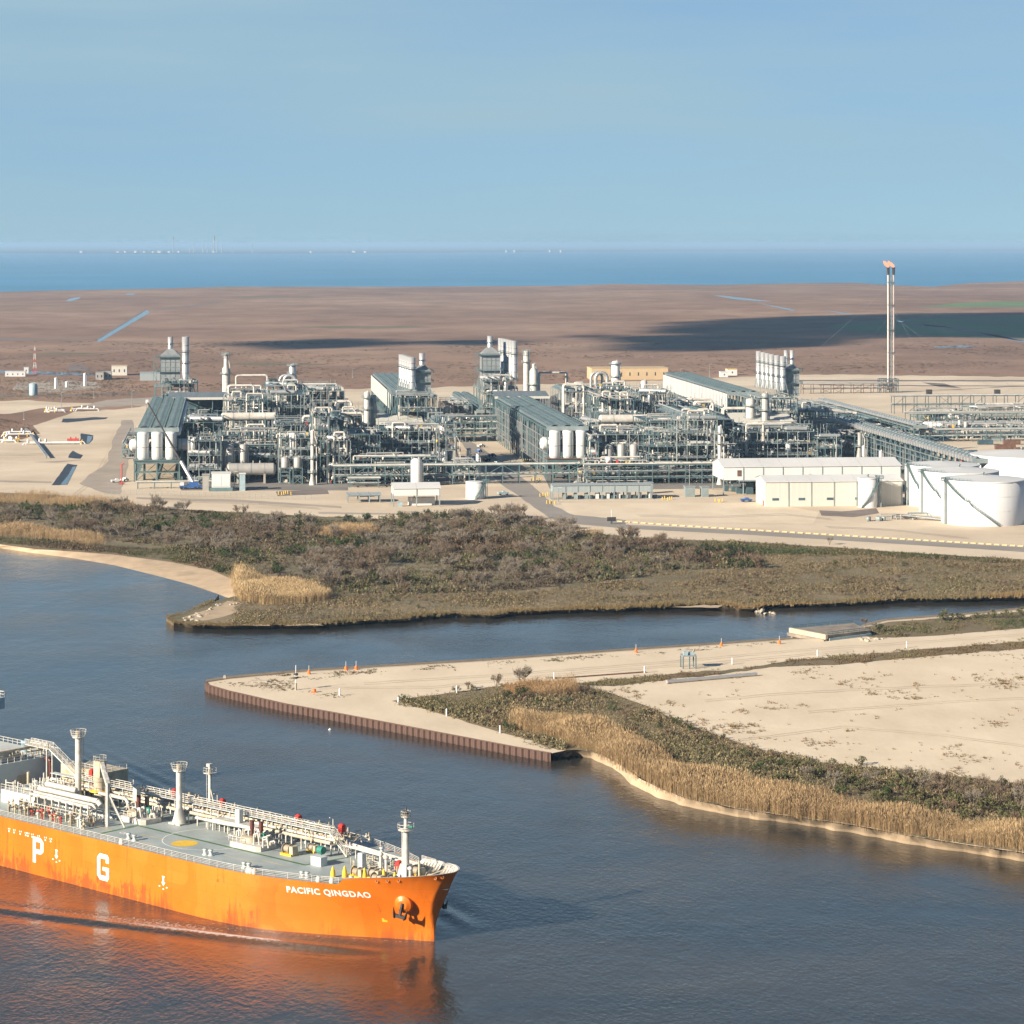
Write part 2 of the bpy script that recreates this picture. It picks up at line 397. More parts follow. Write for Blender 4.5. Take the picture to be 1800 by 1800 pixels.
for nm, a, b in (('sand_spit', [(318,1086),(345,1078),(380,1066),(400,1056),(430,1060),(410,1068),(420,1076),(385,1086),(350,1092)], 0),
                 ('sand_spit', [(420,1099),(440,1095),(470,1096),(476,1100)], 0), ('sand_spit', [(500,1100),(520,1096),(556,1096),(570,1099)], 0),
                 ('sand_spit', [(1180,1067),(1240,1063),(1270,1064),(1262,1068)], 0)):
    sheet(nm, a, G+.06, MT['beach_sand'], 1.0, 4, 6)
sheet('bay', BAY_SHORE+[(-9000,508),(-9000,445.5),(9000,439.5),(9000,484)], .6, MT['bay_water'])
# opposite coast across the bay
sheet('far_coast', rough_line([(-9000,447),(-2500,446),(0,445),(300,446.2),(600,445.2),(900,443.2),(1200,441.3),(1500,441),(1800,441),(3600,441)], .35, 20, 9, False)
      +[(9000,440),(9000,432.6),(-9000,432.6)], 2.0, MT['far_land'])
# scrubland between river and plant
VEG_UP = [(-420,862),(0,866),(100,871),(200,885),(300,894),(400,900),(500,905),(600,910),(680,914),(760,911),(860,914),(940,925),(1000,934),
    (1100,944),(1200,949),(1300,952),(1400,958),(1500,965),(1650,975),(1800,984),(2400,1010)]
VEG = VEG_UP+[(2400,1033)]+[(x, y-3) for x, y in reversed(FAR_SHORE[9:-1])]+[(x, y-1) for x, y in reversed(BEACH_UP)]
sheet('scrubland', VEG, G+.05, MT['scrub_soil'], 1.0, 6, 14)
# plant pad
PAD = [(-420,861),(-420,778),(40,772),(70,762),(58,748),(130,724),(245,716),(300,700),(520,686),(800,680),(1000,674),(1180,668),(1270,664),(1420,658),
    (1800,662),(2400,664),(2400,1009)]+list(reversed([(x, y-.5) for x, y in VEG_UP[:-1]]))
sheet('plant_yard', PAD, G+.04, MT['sand_pad'], 2.0, 8, 7)
# tan tracks and bare ground left of the plant, dark fields
sheet('dirt_track', [(-300,712),(-300,706),(60,704),(110,708),(170,709),(150,713),(70,718),(20,727),(-300,738),(-300,733),(0,722)], G+.05, MT['sand_pad'], 2.0, 2, 5)
sheet('gravel_yard', [(150,712),(190,703),(330,694),(330,700),(250,712),(180,716)], G+.06, MT['gravel'], 2.2, 3, 5)
sheet('gravel_yard', [(30,672),(120,668),(170,672),(180,681),(90,690),(20,686)], G+.05, MT['gravel'], 2.4, 21, 5)
sheet('dirt_track', [(-420,700),(-420,695),(100,694),(240,690),(245,692),(110,697)], G+.05, MT['dark_ground'], .6, 13)
# roads
def ribbon(name, line, wpx, z, m):
    up = [(x, y-w/2) for (x, y), w in zip(line, wpx)]; lo = [(x, y+w/2) for (x, y), w in zip(line, wpx)]
    return sheet(name, up+list(reversed(lo)), z, m)
sheet('plant_road', [(806,772),(822,772),(880,810),(925,845),(955,870),(975,890),(1010,905),(1100,914),(1100,922),(1000,918),(965,910),(930,885),(880,850),(840,812)], G+.09, MT['asphalt'], 1.6, 5, 6)
sheet('perimeter_road', [(960,905),(1000,912),(1100,922),(1300,932),(1500,944),(1800,962),(2400,994),(2400,1003),(1800,970),(1500,951),(1300,939),(1100,929),(980,918)], G+.10, MT['asphalt'], .3, 6)
sheet('dirt_road', [(185,868),(212,868),(232,800),(236,770),(232,738),(214,738),(200,772),(190,810),(140,850)], G+.08, MT['gravel'], 2.6, 7, 5)
sheet('gravel_bed', [(1480,899),(1540,893),(1545,902),(1500,909),(1445,906),(1440,897)], G+.09, MT['dark_ground'], .8, 8)
sheet('dark_yard', [(485,864),(575,860),(578,868),(488,872)], G+.09, MT['dark_ground'], .2, 8)
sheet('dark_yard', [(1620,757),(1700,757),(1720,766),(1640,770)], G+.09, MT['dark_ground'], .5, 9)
for a in ([(1390,668),(1800,668),(1800,670.5),(1390,670)], [(1440,676),(1800,678),(1800,679.6),(1440,677.5)], [(1620,672),(1660,674),(1690,682),(1650,680)]):
    sheet('mud_streak', a, G+.09, MT['dark_ground'], .8, 31)
# drainage ponds beside the dirt road
for nm, lin, wat in (('drainage_pond', [(92,852),(118,815),(137,817),(113,852)], [(106,852),(120,835),(128,820),(134,820),(118,852)]),
                     ('drainage_pond', [(120,805),(126,792),(146,800),(142,806)], None),
                     ('drainage_pond', [(138,780),(144,762),(164,766),(158,779)], [(152,778),(154,766),(163,767),(158,778)]),
                     ('drainage_pond', [(108,742),(110,736),(150,734),(190,733),(188,736),(150,739),(118,743)], None)):
    sheet(nm, lin, G+.10, MT['black_liner'], 1.6, 2, 3)
    if wat: sheet('pond_water', wat, G+.13, MT['river_water'])
# paved ground under the process blocks
for i, q in enumerate(([(318,862),(612,862),(612,700),(420,690),(330,705)], [(612,856),(790,852),(775,760),(700,722),(612,722)], [(968,862),(1300,858),(1300,770),(1180,700),(985,690),(900,720)], [(1300,868),(1590,868),(1640,840),(1560,760),(1440,715),(1300,730)])):
    sheet('plant_paving', q, G+.07, MT['paving'], .4, 80+i, 20)
for i, q in enumerate(([(560,900),(700,902),(860,905),(860,907),(700,905),(560,903)], [(240,874),(420,878),(600,890),(600,893),(420,882),(240,877)], [(985,884),(1350,884),(1440,900),(1430,921),(1200,918),(1000,906)], [(-100,842),(90,846),(90,849),(-100,846)], [(60,812),(100,810),(150,808),(100,813)])):
    sheet('dirt_track' if i != 2 else 'sand_lot', q, G+.075, MT['gravel' if i != 2 else 'sand'], .8, 90+i, 14)
for i, line in enumerate(([(130,868),(165,840),(186,800),(200,760)], [(700,898),(800,902),(900,905),(960,912)], [(1120,905),(1250,908),(1380,903),(1460,912)], [(1450,925),(1560,930),(1700,945)], [(320,880),(450,884),(560,893)], [(-60,800),(40,798),(90,796)])):
    for k in (0, 2.2):
        l2 = jig([(x+k*2, y+k) for x, y in line], 1.2, 14, 200+i); sheet('tyre_track', [(x, y-.35) for x, y in l2]+[(x, y+.35) for x, y in reversed(l2)], G+.082, MT['gravel'])
# marsh features
W = MT['river_water']; Z0 = G+.08
sheet('canal', [(170,599),(176,601),(264,549),(258,545)], Z0, W)
sheet('canal_bank', [(166,598),(170,599),(258,545),(254,544)], Z0, MT['dark_ground'])
sheet('creek', [(262,546.5),(300,541),(385,531),(385,532.6),(300,543)], Z0, MT['dark_ground'], .3, 3)
sheet('marsh_pond', [(116,528),(128,523.5),(142,522),(140,525),(124,530)], Z0, W, .6, 4, 4)
sheet('marsh_pond', [(220,516.5),(238,515.8),(236,518),(222,518.4)], Z0, W, .4, 5, 4)
sheet('creek', [(-300,648),(0,651),(60,652),(110,655),(170,657),(172,660),(90,659),(40,657),(0,656),(-300,654)], Z0, W, .8, 6, 8)
sheet('creek_bank', [(120,643),(140,640),(165,651),(120,653)], Z0+.02, MT['dark_ground'], .8, 6, 6)
sheet('green_field', [(1450,575),(1480,568),(1560,562),(1650,557),(2000,552),(3000,550),(3000,605),(1900,600),(1750,594),(1600,588),(1500,582)], Z0-.03, MT['field_green'], 1.5, 9, 20)
sheet('green_field', [(1610,540),(1680,533),(1760,530),(3000,526),(3000,546),(1760,540)], Z0-.03, MT['field_green'], 1.0, 10, 20)
for a in ([(1580,567),(1590,566),(1640,570),(1800,596),(2400,660),(2400,664),(1800,600),(1720,588),(1630,573)],):
    sheet('ditch', a, Z0, MT['dark_ground'], .4, 12)
for a in ([(1574,563.5),(1590,565),(1582,566)], [(1622,570.5),(1668,574),(1672,576),(1630,573)], [(1716,584),(1760,590),(1800,600),(1800,602),(1760,594)],
          [(1640,609),(1690,607),(1720,608),(1700,610.5),(1645,611)], [(1250,518),(1300,523),(1360,530),(1330,529),(1290,526)], [(1330,532),(1400,545),(1390,546)],
          [(1440,544),(1500,552),(1480,551)]):
    sheet('marsh_pond', a, Z0, W, .35, 14, 5)
for a in ([(-200,593),(0,594.6),(170,596.5),(170,598),(0,597.6),(-200,597)],):
    sheet('creek', a, Z0, MT['dark_ground'], .4, 15)  # thin band of cloud shade painted as a dark ground strip, no watercourse
for i, (x, y, wd, hh) in enumerate(((700,515,160,1.0),(480,522,200,1.2),(950,541,240,1.6),(1250,508,150,.8),(300,560,170,1.6),(640,575,260,2.2),(900,628,300,3.0),(480,640,200,2.6),(1180,636,240,2.5),(120,622,160,2.2),(1500,628,240,2.5))):
    sheet('dry_grass_flat', [(x-wd/2,y),(x-wd/4,y-hh),(x+wd/4,y-hh*.8),(x+wd/2,y),(x+wd/4,y+hh),(x-wd/4,y+hh*.8)], Z0-.04, MT['soil'] if i % 2 else MT['marsh'], 1.2, i+40, 10)

# ---------------------------------------------------------------- near peninsula
PZ = 2.0
PEN_N = [(362,1199),(400,1193),(440,1189),(560,1179),(700,1171),(850,1162),(1000,1151),(1100,1144),(1250,1134),(1390,1124),(1470,1120),(1500,1112),
    (1520,1100),(1560,1091),(1640,1085),(1720,1079),(1800,1071),(2400,1042)]
PEN_S = [(362,1199),(366,1204),(400,1214),(500,1237),(600,1255),(700,1274),(800,1293),(900,1312),(968,1324)]
PEN_SH0 = [(972,1330),(1000,1331),(1040,1336),(1075,1351),(1110,1381),(1150,1402),(1200,1419),(1300,1439),(1400,1452),(1500,1467),(1600,1487),(1700,1502),(1800,1517),(2600,1620)]
PEN_UP = [(970,1324),(1004,1317),(1044,1321),(1084,1338),(1122,1364),(1162,1386),(1210,1403),(1300,1422),(1400,1436),(1500,1450),(1600,1469),(1700,1485),(1800,1499),(2600,1600)]
PEN_SH = [(x, y-2) for x, y in PEN_SH0]
sheet('peninsula', PEN_N+[(2600,1060)]+list(reversed(PEN_UP))+list(reversed(PEN_S[1:-1])), PZ, MT['sand'])
strip('beach', jig(PEN_SH, 2.4, 8, 71), jig([(x, y+1.5) for x, y in PEN_UP], 2.2, 8, 72), -.12, PZ+.03, MT['beach_sand'], n=420, curve=.75)
strip('river_bank', [(x, y-1.2) for x, y in PEN_N], [(x, y+1.0) for x, y in PEN_N], -.4, PZ+.02, MT['bank_mud'], n=200, curve=.5)
PV = [(688,1232),(740,1245),(800,1262),(850,1279),(900,1292),(950,1306),(980,1318),(1010,1318),(1050,1323),(1090,1342),(1130,1368),(1170,1389),(1215,1404),
    (1300,1421),(1400,1435),(1500,1449),(1600,1468),(1700,1484),(1800,1497),(2600,1596),(2600,1440),(1800,1378),(1700,1366),(1600,1357),(1520,1348),(1450,1341),
    (1400,1331),(1330,1316),(1250,1288),(1180,1262),(1130,1238),(1060,1214),(1000,1203),(930,1200),(860,1208),(760,1222)]
sheet('scrubland', PV, PZ+.05, MT['scrub_soil'], 2.0, 16, 10)
sheet('dry_grass_flat', [(1000,1203),(1130,1190),(1200,1182),(1300,1176),(1400,1160),(1500,1152),(1600,1143),(1800,1128),(2400,1100),(2400,1112),(1800,1140),(1600,1156),(1480,1168),(1360,1172),(1260,1186),(1180,1193),(1080,1206)], PZ+.04, MT['soil'], 2.5, 17, 8)
sheet('dry_grass_flat', [(1520,1102),(1560,1093),(1640,1088),(1800,1075),(2400,1048),(2400,1080),(1800,1104),(1650,1117),(1540,1122),(1515,1115)], PZ+.04, MT['soil'], 2.0, 18, 8)

for i, line in enumerate(([(640,1200),(800,1190),(1000,1176),(1200,1160),(1400,1142),(1600,1128),(1800,1114)], [(560,1208),(760,1206),(980,1184),(1250,1164),(1500,1141)], [(1240,1230),(1400,1216),(1600,1206),(1800,1200)], [(1300,1300),(1480,1276),(1650,1290),(1800,1310)], [(1420,1250),(1560,1240),(1700,1230),(1800,1226)])):
    for k in (0, 3.0):
        l2 = jig([(x, y+k) for x, y in line], 1.6, 16, 300+i); sheet('tyre_track', [(x, y-.45) for x, y in l2]+[(x, y+.45) for x, y in reversed(l2)], PZ+.03, MT['track_sand'])
# ---------------------------------------------------------------- gas tanker
DK = 9.5                                         # weather deck above water
ship = thing('gas_tanker', 'orange gas tanker with white letters P G and a crowded grey deck', 'ship', SHIP_O, SHIP_RZ)
def hull_mat():
    m = bpy.data.materials.new('hull_orange'); m.use_nodes = True; t = m.node_tree; b = t.nodes['Principled BSDF']
    b.inputs['Roughness'].default_value = .42
    tcn = t.nodes.new('ShaderNodeTexCoord'); sep = t.nodes.new('ShaderNodeSeparateXYZ'); t.links.new(tcn.outputs['Object'], sep.inputs[0])
    def nz(scale, st, detail=6, rough=.6):
        mpn = t.nodes.new('ShaderNodeMapping'); mpn.inputs['Scale'].default_value = st
        t.links.new(tcn.outputs['Object'], mpn.inputs['Vector'])
        n = t.nodes.new('ShaderNodeTexNoise'); n.inputs['Scale'].default_value = scale; n.inputs['Detail'].default_value = detail
        n.inputs['Roughness'].default_value = rough; t.links.new(mpn.outputs[0], n.inputs['Vector']); return n
    base = t.nodes.new('ShaderNodeValToRGB'); e = base.color_ramp.elements
    e[0].position = .3; e[0].color = (.64,.132,.006,1); e[1].position = .7; e[1].color = (.73,.185,.009,1)
    n0 = nz(.12, (1,1,.6), 8); t.links.new(n0.outputs['Fac'], base.inputs[0])
    # faded rectangles where paint was renewed
    br = t.nodes.new('ShaderNodeTexVoronoi'); br.inputs['Scale'].default_value = .14; br.distance = 'CHEBYCHEV'
    t.links.new(tcn.outputs['Object'], br.inputs['Vector'])
    fade = t.nodes.new('ShaderNodeMix'); fade.data_type = 'RGBA'; fade.inputs[7].default_value = (.74,.22,.025,1)
    fr = t.nodes.new('ShaderNodeMapRange'); fr.inputs['From Min'].default_value = .55; fr.inputs['From Max'].default_value = .75; fr.inputs['To Max'].default_value = .35
    sc = t.nodes.new('ShaderNodeSeparateColor'); t.links.new(br.outputs['Color'], sc.inputs[0]); t.links.new(sc.outputs[0], fr.inputs['Value'])
    t.links.new(fr.outputs[0], fade.inputs[0]); t.links.new(base.outputs[0], fade.inputs[6])
    # rust: streaks running down, and scraped blotches low on the side
    st = nz(1.1, (1,1,.10), 6, .7); bl = nz(.55, (1,1,.55), 9, .75); big = nz(.06, (1,1,1), 2)
    low = t.nodes.new('ShaderNodeMapRange'); low.inputs['From Min'].default_value = 4.6; low.inputs['From Max'].default_value = .3
    low.inputs['To Min'].default_value = 0; low.inputs['To Max'].default_value = .16; t.links.new(sep.outputs['Z'], low.inputs['Value'])
    def add(a, b_):
        q = t.nodes.new('ShaderNodeMath'); q.operation = 'ADD'; t.links.new(a, q.inputs[0]); t.links.new(b_, q.inputs[1]); return q.outputs[0]
    def rng(v, a, b_, hi=1.0):
        q = t.nodes.new('ShaderNodeMapRange'); q.inputs['From Min'].default_value = a; q.inputs['From Max'].default_value = b_; q.inputs['To Max'].default_value = hi
        t.links.new(v, q.inputs['Value']); return q.outputs[0]
    def mul(a, b_):
        q = t.nodes.new('ShaderNodeMath'); q.operation = 'MULTIPLY'; t.links.new(a, q.inputs[0]); t.links.new(b_, q.inputs[1]); return q.outputs[0]
    r1 = mul(rng(add(st.outputs['Fac'], low.outputs[0]), .57, .70), rng(big.outputs['Fac'], .40, .50))
    r2 = mul(rng(add(bl.outputs['Fac'], low.outputs[0]), .60, .66), rng(big.outputs['Fac'], .42, .50))
    mxr = t.nodes.new('ShaderNodeMath'); mxr.operation = 'MAXIMUM'; t.links.new(r1, mxr.inputs[0]); t.links.new(r2, mxr.inputs[1])
    ru = t.nodes.new('ShaderNodeMix'); ru.data_type = 'RGBA'; ru.inputs[7].default_value = (.20,.045,.012,1)
    sca = t.nodes.new('ShaderNodeMath'); sca.operation = 'MULTIPLY'; sca.inputs[1].default_value = .7; t.links.new(mxr.outputs[0], sca.inputs[0])
    t.links.new(sca.outputs[0], ru.inputs[0]); t.links.new(fade.outputs[2], ru.inputs[6]); t.links.new(ru.outputs[2], b.inputs['Base Color'])
    # plates: very slight dishing between frames
    wv = t.nodes.new('ShaderNodeTexNoise'); wv.inputs['Scale'].default_value = .35; t.links.new(tcn.outputs['Object'], wv.inputs['Vector'])
    bp = t.nodes.new('ShaderNodeBump'); bp.inputs['Distance'].default_value = .10; t.links.new(wv.outputs['Fac'], bp.inputs['Height']); t.links.new(bp.outputs[0], b.inputs['Normal'])
    bk = t.nodes.new('ShaderNodeTexBrick'); bk.inputs['Scale'].default_value = 1.0; bk.inputs['Brick Width'].default_value = 9.0; bk.inputs['Row Height'].default_value = 2.4
    bk.inputs['Mortar Size'].default_value = .05; bk.inputs['Mortar Smooth'].default_value = .6; bk.inputs['Color1'].default_value = (1,1,1,1); bk.inputs['Color2'].default_value = (.93,.93,.93,1); bk.inputs['Mortar'].default_value = (.80,.80,.80,1)
    cmb = t.nodes.new('ShaderNodeCombineXYZ'); t.links.new(sep.outputs['X'], cmb.inputs[0]); t.links.new(sep.outputs['Z'], cmb.inputs[1]); t.links.new(cmb.outputs[0], bk.inputs['Vector'])
    pm_ = t.nodes.new('ShaderNodeMix'); pm_.data_type = 'RGBA'; pm_.blend_type = 'MULTIPLY'; pm_.inputs[0].default_value = .8
    t.links.new(ru.outputs[2], pm_.inputs[6]); t.links.new(bk.outputs['Color'], pm_.inputs[7]); t.links.new(pm_.outputs[2], b.inputs['Base Color'])
    MT['hull_orange'] = m; return m
hull_mat()
mat('ship_white', (.60,.59,.55), .5, 0, .10, .7, col2=(.40,.36,.29), detail=8)
mat('ship_cream', (.52,.46,.34), .5, 0, .12, .6, col2=(.34,.28,.19), detail=8)
mat('ship_grey', (.50,.53,.51), .6, 0, .10, .25, detail=7)
mat('deck_grey', (.335,.375,.365), .5, 0, .16, .18, col2=(.27,.31,.30), detail=9)
mat('letter_white', (.82,.80,.76), .5, 0, .06, .8)
mat('deck_green', (.06,.15,.045), .6, 0, .2, .5)
mat('deck_yellow', (.72,.46,.03), .6, 0, .12, .8)
mat('ship_red', (.50,.035,.025), .5, 0, .15, .8)
mat('ship_maroon', (.10,.025,.02), .5, 0, .2, .8)
mat('dark_iron', (.045,.040,.036), .6, .2, .3, 1.2)
mat('machine_brown', (.20,.14,.08), .6, .1, .5, 1.5, col2=(.34,.32,.27))
mat('steel_blue', (.30,.40,.44), .5, 0, .15, .6)
mat('machine_green', (.03,.20,.15), .5, 0, .2, 1)
def lerp_tab(tab, x):
    if x >= tab[0][0]: return tab[0][1]
    for (a, u), (b_, v) in zip(tab[:-1], tab[1:]):
        if x >= b_: 
            t = (x-b_)/(a-b_); return v+(u-v)*t
    return tab[-1][1]
WL = [(0.15,0.0),(-.5,.35),(-3,1.6),(-6,3.1),(-10.3,5.6),(-16,9.0),(-21.3,11.8),(-26,14.1),(-32,15.6),(-40,16.2),(-50,16.25),(-150,16.25),(-172,13.0),(-186,8.0)]
TIP = 4.7
DL = [(TIP,0.0),(4.4,1.3),(3.7,2.6),(2.4,4.2),(-.1,6.2),(-4.4,8.2),(-12.4,11.0),(-20,13.5),(-28.4,15.4),(-36,16.15),(-42,16.25),(-170,16.25),(-180,15.4),(-186,13.5)]
def stem_x(z):
    t = max(0, min(1.3, z/12.6)); return 0.15+(TIP-.15)*max(0, (t-.25)/.75)**1.7 if t > .25 else .15
def deck_z(x):                                   # edge of plating: deck, then the bow bulwark
    return DK if x < -13.2 else min(DK+1.2, DK+(x+13.2)*.9) if x < -11.9 else DK+1.2+(x+11.9)/16.6*1.9
def sheer(x): return DK+.5+max(0.0, (x+40)/45.6)**1.5*2.7
def half(x, z):
    """half breadth of the hull at station x and height z"""
    t = max(0.0, min(1.0, z/sheer(min(x, TIP)))); sx = stem_x(z)
    if x >= sx-1e-4: return 0.0
    k = t**1.9
    a = lerp_tab(WL, x-(sx-.15)); b_ = lerp_tab(DL, min(TIP, x+(TIP-sx)*k))
    return max(0.0, a*(1-k)+b_*k)
def build_hull():
    st = [-186,-180,-172,-160,-150,-120,-100,-80,-65,-52,-46,-42,-38,-34,-31,-28,-25,-22,-20,-18,-16,-14.5,-13.2,-12.5,-11.9,-10,-8,-6.5,-5,-4,-3,-2,-1,0,1,2,3,3.8,4.5,5.0]
    rows = [-3,-1,0,1.2,2.6,4,5.4,6.8,8,9]
    vs = []; fs = []; NR = len(rows)+3
    grid = {}
    def zlist(x):
        zt = deck_z(x); return [r*(1 if r < 0 else zt/9.5*.98) for r in rows]+[zt*.965, zt*.985, zt]
    for i, x0 in enumerate(st+[99]):
        for j in range(NR):
            if x0 == 99:
                z = zlist(TIP)[j]; x = stem_x(z); y = 0.0
            else:
                z = zlist(min(x0, TIP))[j]; x = min(x0, stem_x(z)-.02*(1 if x0 < 5 else 1)); 
                # squeeze the last stations into the stem of this row
                if x0 > -13:
                    x = -13+(x0+13)/18.2*(stem_x(z)+13)
                z = zlist(x)[j] if x0 > -13 else z
                y = half(x, z)
            grid[i, j] = (x, y, z)
    for sd_ in (1, -1):
        off = len(vs)
        for i in range(len(st)+1):
            for j in range(NR):
                x, y, z = grid[i, j]; vs.append((x, y*sd_, z))
        for i in range(len(st)):
            for j in range(NR-1):
                q = (off+i*NR+j, off+(i+1)*NR+j, off+(i+1)*NR+j+1, off+i*NR+j+1)
                fs.append(q if sd_ < 0 else tuple(reversed(q)))
    n = len(st)+1
    fs.append(tuple(range(0, NR))+tuple(n*NR+j for j in reversed(range(NR))))   # transom
    mb = MB(); mb.add(vs, fs, True); o = mb.build('hull', MT['hull_orange'], ship)
    bm = bmesh.new(); bm.from_mesh(o.data); bmesh.ops.remove_doubles(bm, verts=bm.verts, dist=.004); bmesh.ops.recalc_face_normals(bm, faces=bm.faces)
    bm.to_mesh(o.data); bm.free()
    # deck plate
    dk = MB(); L = [(x, half(x, DK)-.12) for x in st if x < 3] ; L.append((3.3, 0.0))
    for (xa, ya), (xb, yb) in zip(L[:-1], L[1:]):
        dk.add([(xa,-ya,DK),(xb,-yb,DK),(xb,yb,DK),(xa,ya,DK)], [(0,1,2,3)])
    dk.build('deck', MT['deck_grey'], ship)
    # inner face and cap of the bow bulwark
    bw = MB(); P = [g for g in (grid[i, NR-1] for i in range(len(st)+1)) if g[0] > -13.3]
    for sd_ in (1, -1):
        for a, c in zip(P[:-1], P[1:]):
            ia = (a[0]-.18, max(0, a[1]-.28)*sd_, a[2]); ic = (c[0]-.18, max(0, c[1]-.28)*sd_, c[2])
            bw.add([(a[0], a[1]*sd_, a[2]+.05), (c[0], c[1]*sd_, c[2]+.05), (ic[0], ic[1], c[2]+.05), (ia[0], ia[1], a[2]+.05)], [(0,1,2,3)])
            bw.add([(ia[0], ia[1], a[2]+.05), (ic[0], ic[1], c[2]+.05), (min(ic[0], stem_x(DK)-.3), max(0, half(min(ic[0], stem_x(DK)-.3), DK)-.25)*sd_, DK+.01), (min(ia[0], stem_x(DK)-.3), max(0, half(min(ia[0], stem_x(DK)-.3), DK)-.25)*sd_, DK+.01)], [(0,1,2,3)])
    bw.build('bulwark', MT['ship_white'], ship)
    stf = MB()
    for sd_ in (1, -1):
        for x in np.arange(-11, 4.6, 1.05):
            zt = deck_z(x); y = half(x, zt)-.4; yd = half(x, DK)-.4
            if yd < .6: continue
            for q in (0, .09): stf.add([(x+q, y*sd_, zt-.05), (x+q, yd*sd_, DK), (x-.2+q, (yd-.8)*sd_, DK)], [(0,1,2)])
    stf.build('bulwark_bracket', MT['ship_white'], ship)
build_hull()
def side_pt(x, z, off=.03):
    y = half(x, z)+off; return (x, -y, z)
# ---- lettering on the starboard side
def text_on_hull(txt, name, x0, z0, hgt, wid, mt, bold=.02, font_sx=1.0, slope=0.0):
    cu = bpy.data.curves.new('t', 'FONT'); cu.body = txt; cu.size = 1.0; cu.offset = bold; cu.resolution_u = 3; cu.space_character = 1.12
    ob = bpy.data.objects.new('t', cu); COL.objects.link(ob); dg = bpy.context.evaluated_depsgraph_get(); dg.update()
    me = bpy.data.meshes.new_from_object(ob.evaluated_get(dg)); bpy.data.objects.remove(ob); bpy.data.curves.remove(cu)
    bm = bmesh.new(); bm.from_mesh(me)
    xs = [v.co.x for v in bm.verts]; ys = [v.co.y for v in bm.verts]; ax, bx_, ay, by = min(xs), max(xs), min(ys), max(ys)
    for k in range(1, 26):
        c = ax+(bx_-ax)*k/26
        bmesh.ops.bisect_plane(bm, geom=bm.verts[:]+bm.edges[:]+bm.faces[:], plane_co=(c,0,0), plane_no=(1,0,0))
    for v in bm.verts:
        u = (v.co.x-ax)/(bx_-ax); q = (v.co.y-ay)/(by-ay)
        x = x0+u*wid; v.co = side_pt(x, z0+q*hgt+slope*u, .035)
    bmesh.ops.recalc_face_normals(bm, faces=bm.faces); bm.to_mesh(me); bm.free(); me.materials.clear(); me.materials.append(mt)
    o = bpy.data.objects.new(name, me); link(o, ship); return o
tx = text_on_hull('PACIFIC QINGDAO', 'name_lettering', -22.6, 6.95, 1.35, 14.3, MT['letter_white'], .03, slope=.15)
tx['label'] = 'white ship name PACIFIC QINGDAO on the bow'
def plate_letter(name, quads, x0, z0, label):
    mb = MB()
    for poly in quads:
        mb.add([side_pt(x0+u, z0+v, .04) for u, v in poly], [tuple(range(len(poly)))])
    o = mb.build(name, MT['letter_white'], ship, label)
plate_letter('letter_p', [[(0,0),(.9,0),(.9,4.9),(0,4.9)], [(.9,4.0),(2.5,4.0),(2.3,4.9),(.9,4.9)], [(2.3,2.6),(3.2,2.9),(3.2,4.2),(2.3,4.9)], [(.9,1.75),(2.4,1.75),(2.6,2.62),(.9,2.62)], [(2.4,1.75),(3.2,2.3),(3.2,2.9),(2.3,2.62)]],
             -90.0, 2.3, 'large white letter P on the side')
plate_letter('letter_g', [[(0,.8),(.9,.8),(.9,4.1),(0,4.1)], [(0,4.1),(.9,4.0),(2.6,4.0),(3.0,4.85),(.8,4.9)], [(2.5,3.3),(3.4,3.3),(3.4,4.3),(3.0,4.85),(2.5,4.4)], [(.8,0),(3.0,0),(2.6,.9),(.9,.9),(0,.8)], [(2.6,.9),(3.0,0),(3.4,.6),(3.4,2.5),(2.5,2.5)], [(1.6,1.8),(2.5,1.8),(2.5,2.5),(1.6,2.5)]],
             -70.8, 2.2, 'large white letter G on the side')
for x in (-83.4, -52.6):                                          # tug push marks
    mb = MB()
    for poly in ([(.35,.9),(.75,.9),(.75,1.9),(.35,1.9)], [(.0,1.05),(1.1,1.05),(.55,.35)], [(.2,1.9),(.9,1.9),(.9,2.15),(.2,2.15)], [(-.7,.1),(-.3,.1),(-.3,.3),(-.7,.3)], [(1.3,.1),(1.7,.1),(1.7,.3),(1.3,.3)], [(.35,-.3),(.75,-.3),(.75,-.1),(.35,-.1)]):
        mb.add([side_pt(x+u, 3.6+v, .04) for u, v in poly], [tuple(range(len(poly)))])
    mb.build('tug_mark', MT['letter_white'], ship)
mb = MB()
for x in (-97.4, -95.8, -93.9, -92.2, -91.5, -90.2, -88.3, -86.2, -84.6):
    for u, v, a in ((0,0,.4),(-.2,.45,.18),(.3,.5,.2)): mb.add([side_pt(x+u+p, 6.9+v+q, .04) for p, q in ((-a/2,0),(a/2,0),(a/2,.28),(-a/2,.28))], [(0,1,2,3)])
mb.build('side_markings', MT['letter_white'], ship)
mb = MB().add([side_pt(-7.9+u, 2.9+v, .04) for u, v in ((0,0),(.8,0),(.8,.3),(.35,.35),(.3,.8),(0,.8))], [(0,1,2,3,4,5)])
mb.build('bulb_mark', MT['deck_yellow'], ship)
# fairlead holes in the bow plating
for x in (-6.0, -4.2, -2.3, 2.9, 3.6):
    zc = deck_z(x)-.55; c = Vector(side_pt(x, zc, .0)); n_ = Vector((.3,-1,0)).normalized() if x < 3 else Vector((.75,-.66,0)).normalized()
    mb = MB().cone(c-n_*.1, c+n_*.10, .34, .30, 12); o = mb.build('fairlead', MT['hull_orange'], ship)
    MB().cone(c-n_*.05, c+n_*.12, .19, .19, 10).build('fairlead_hole', MT['dark_iron'], o)
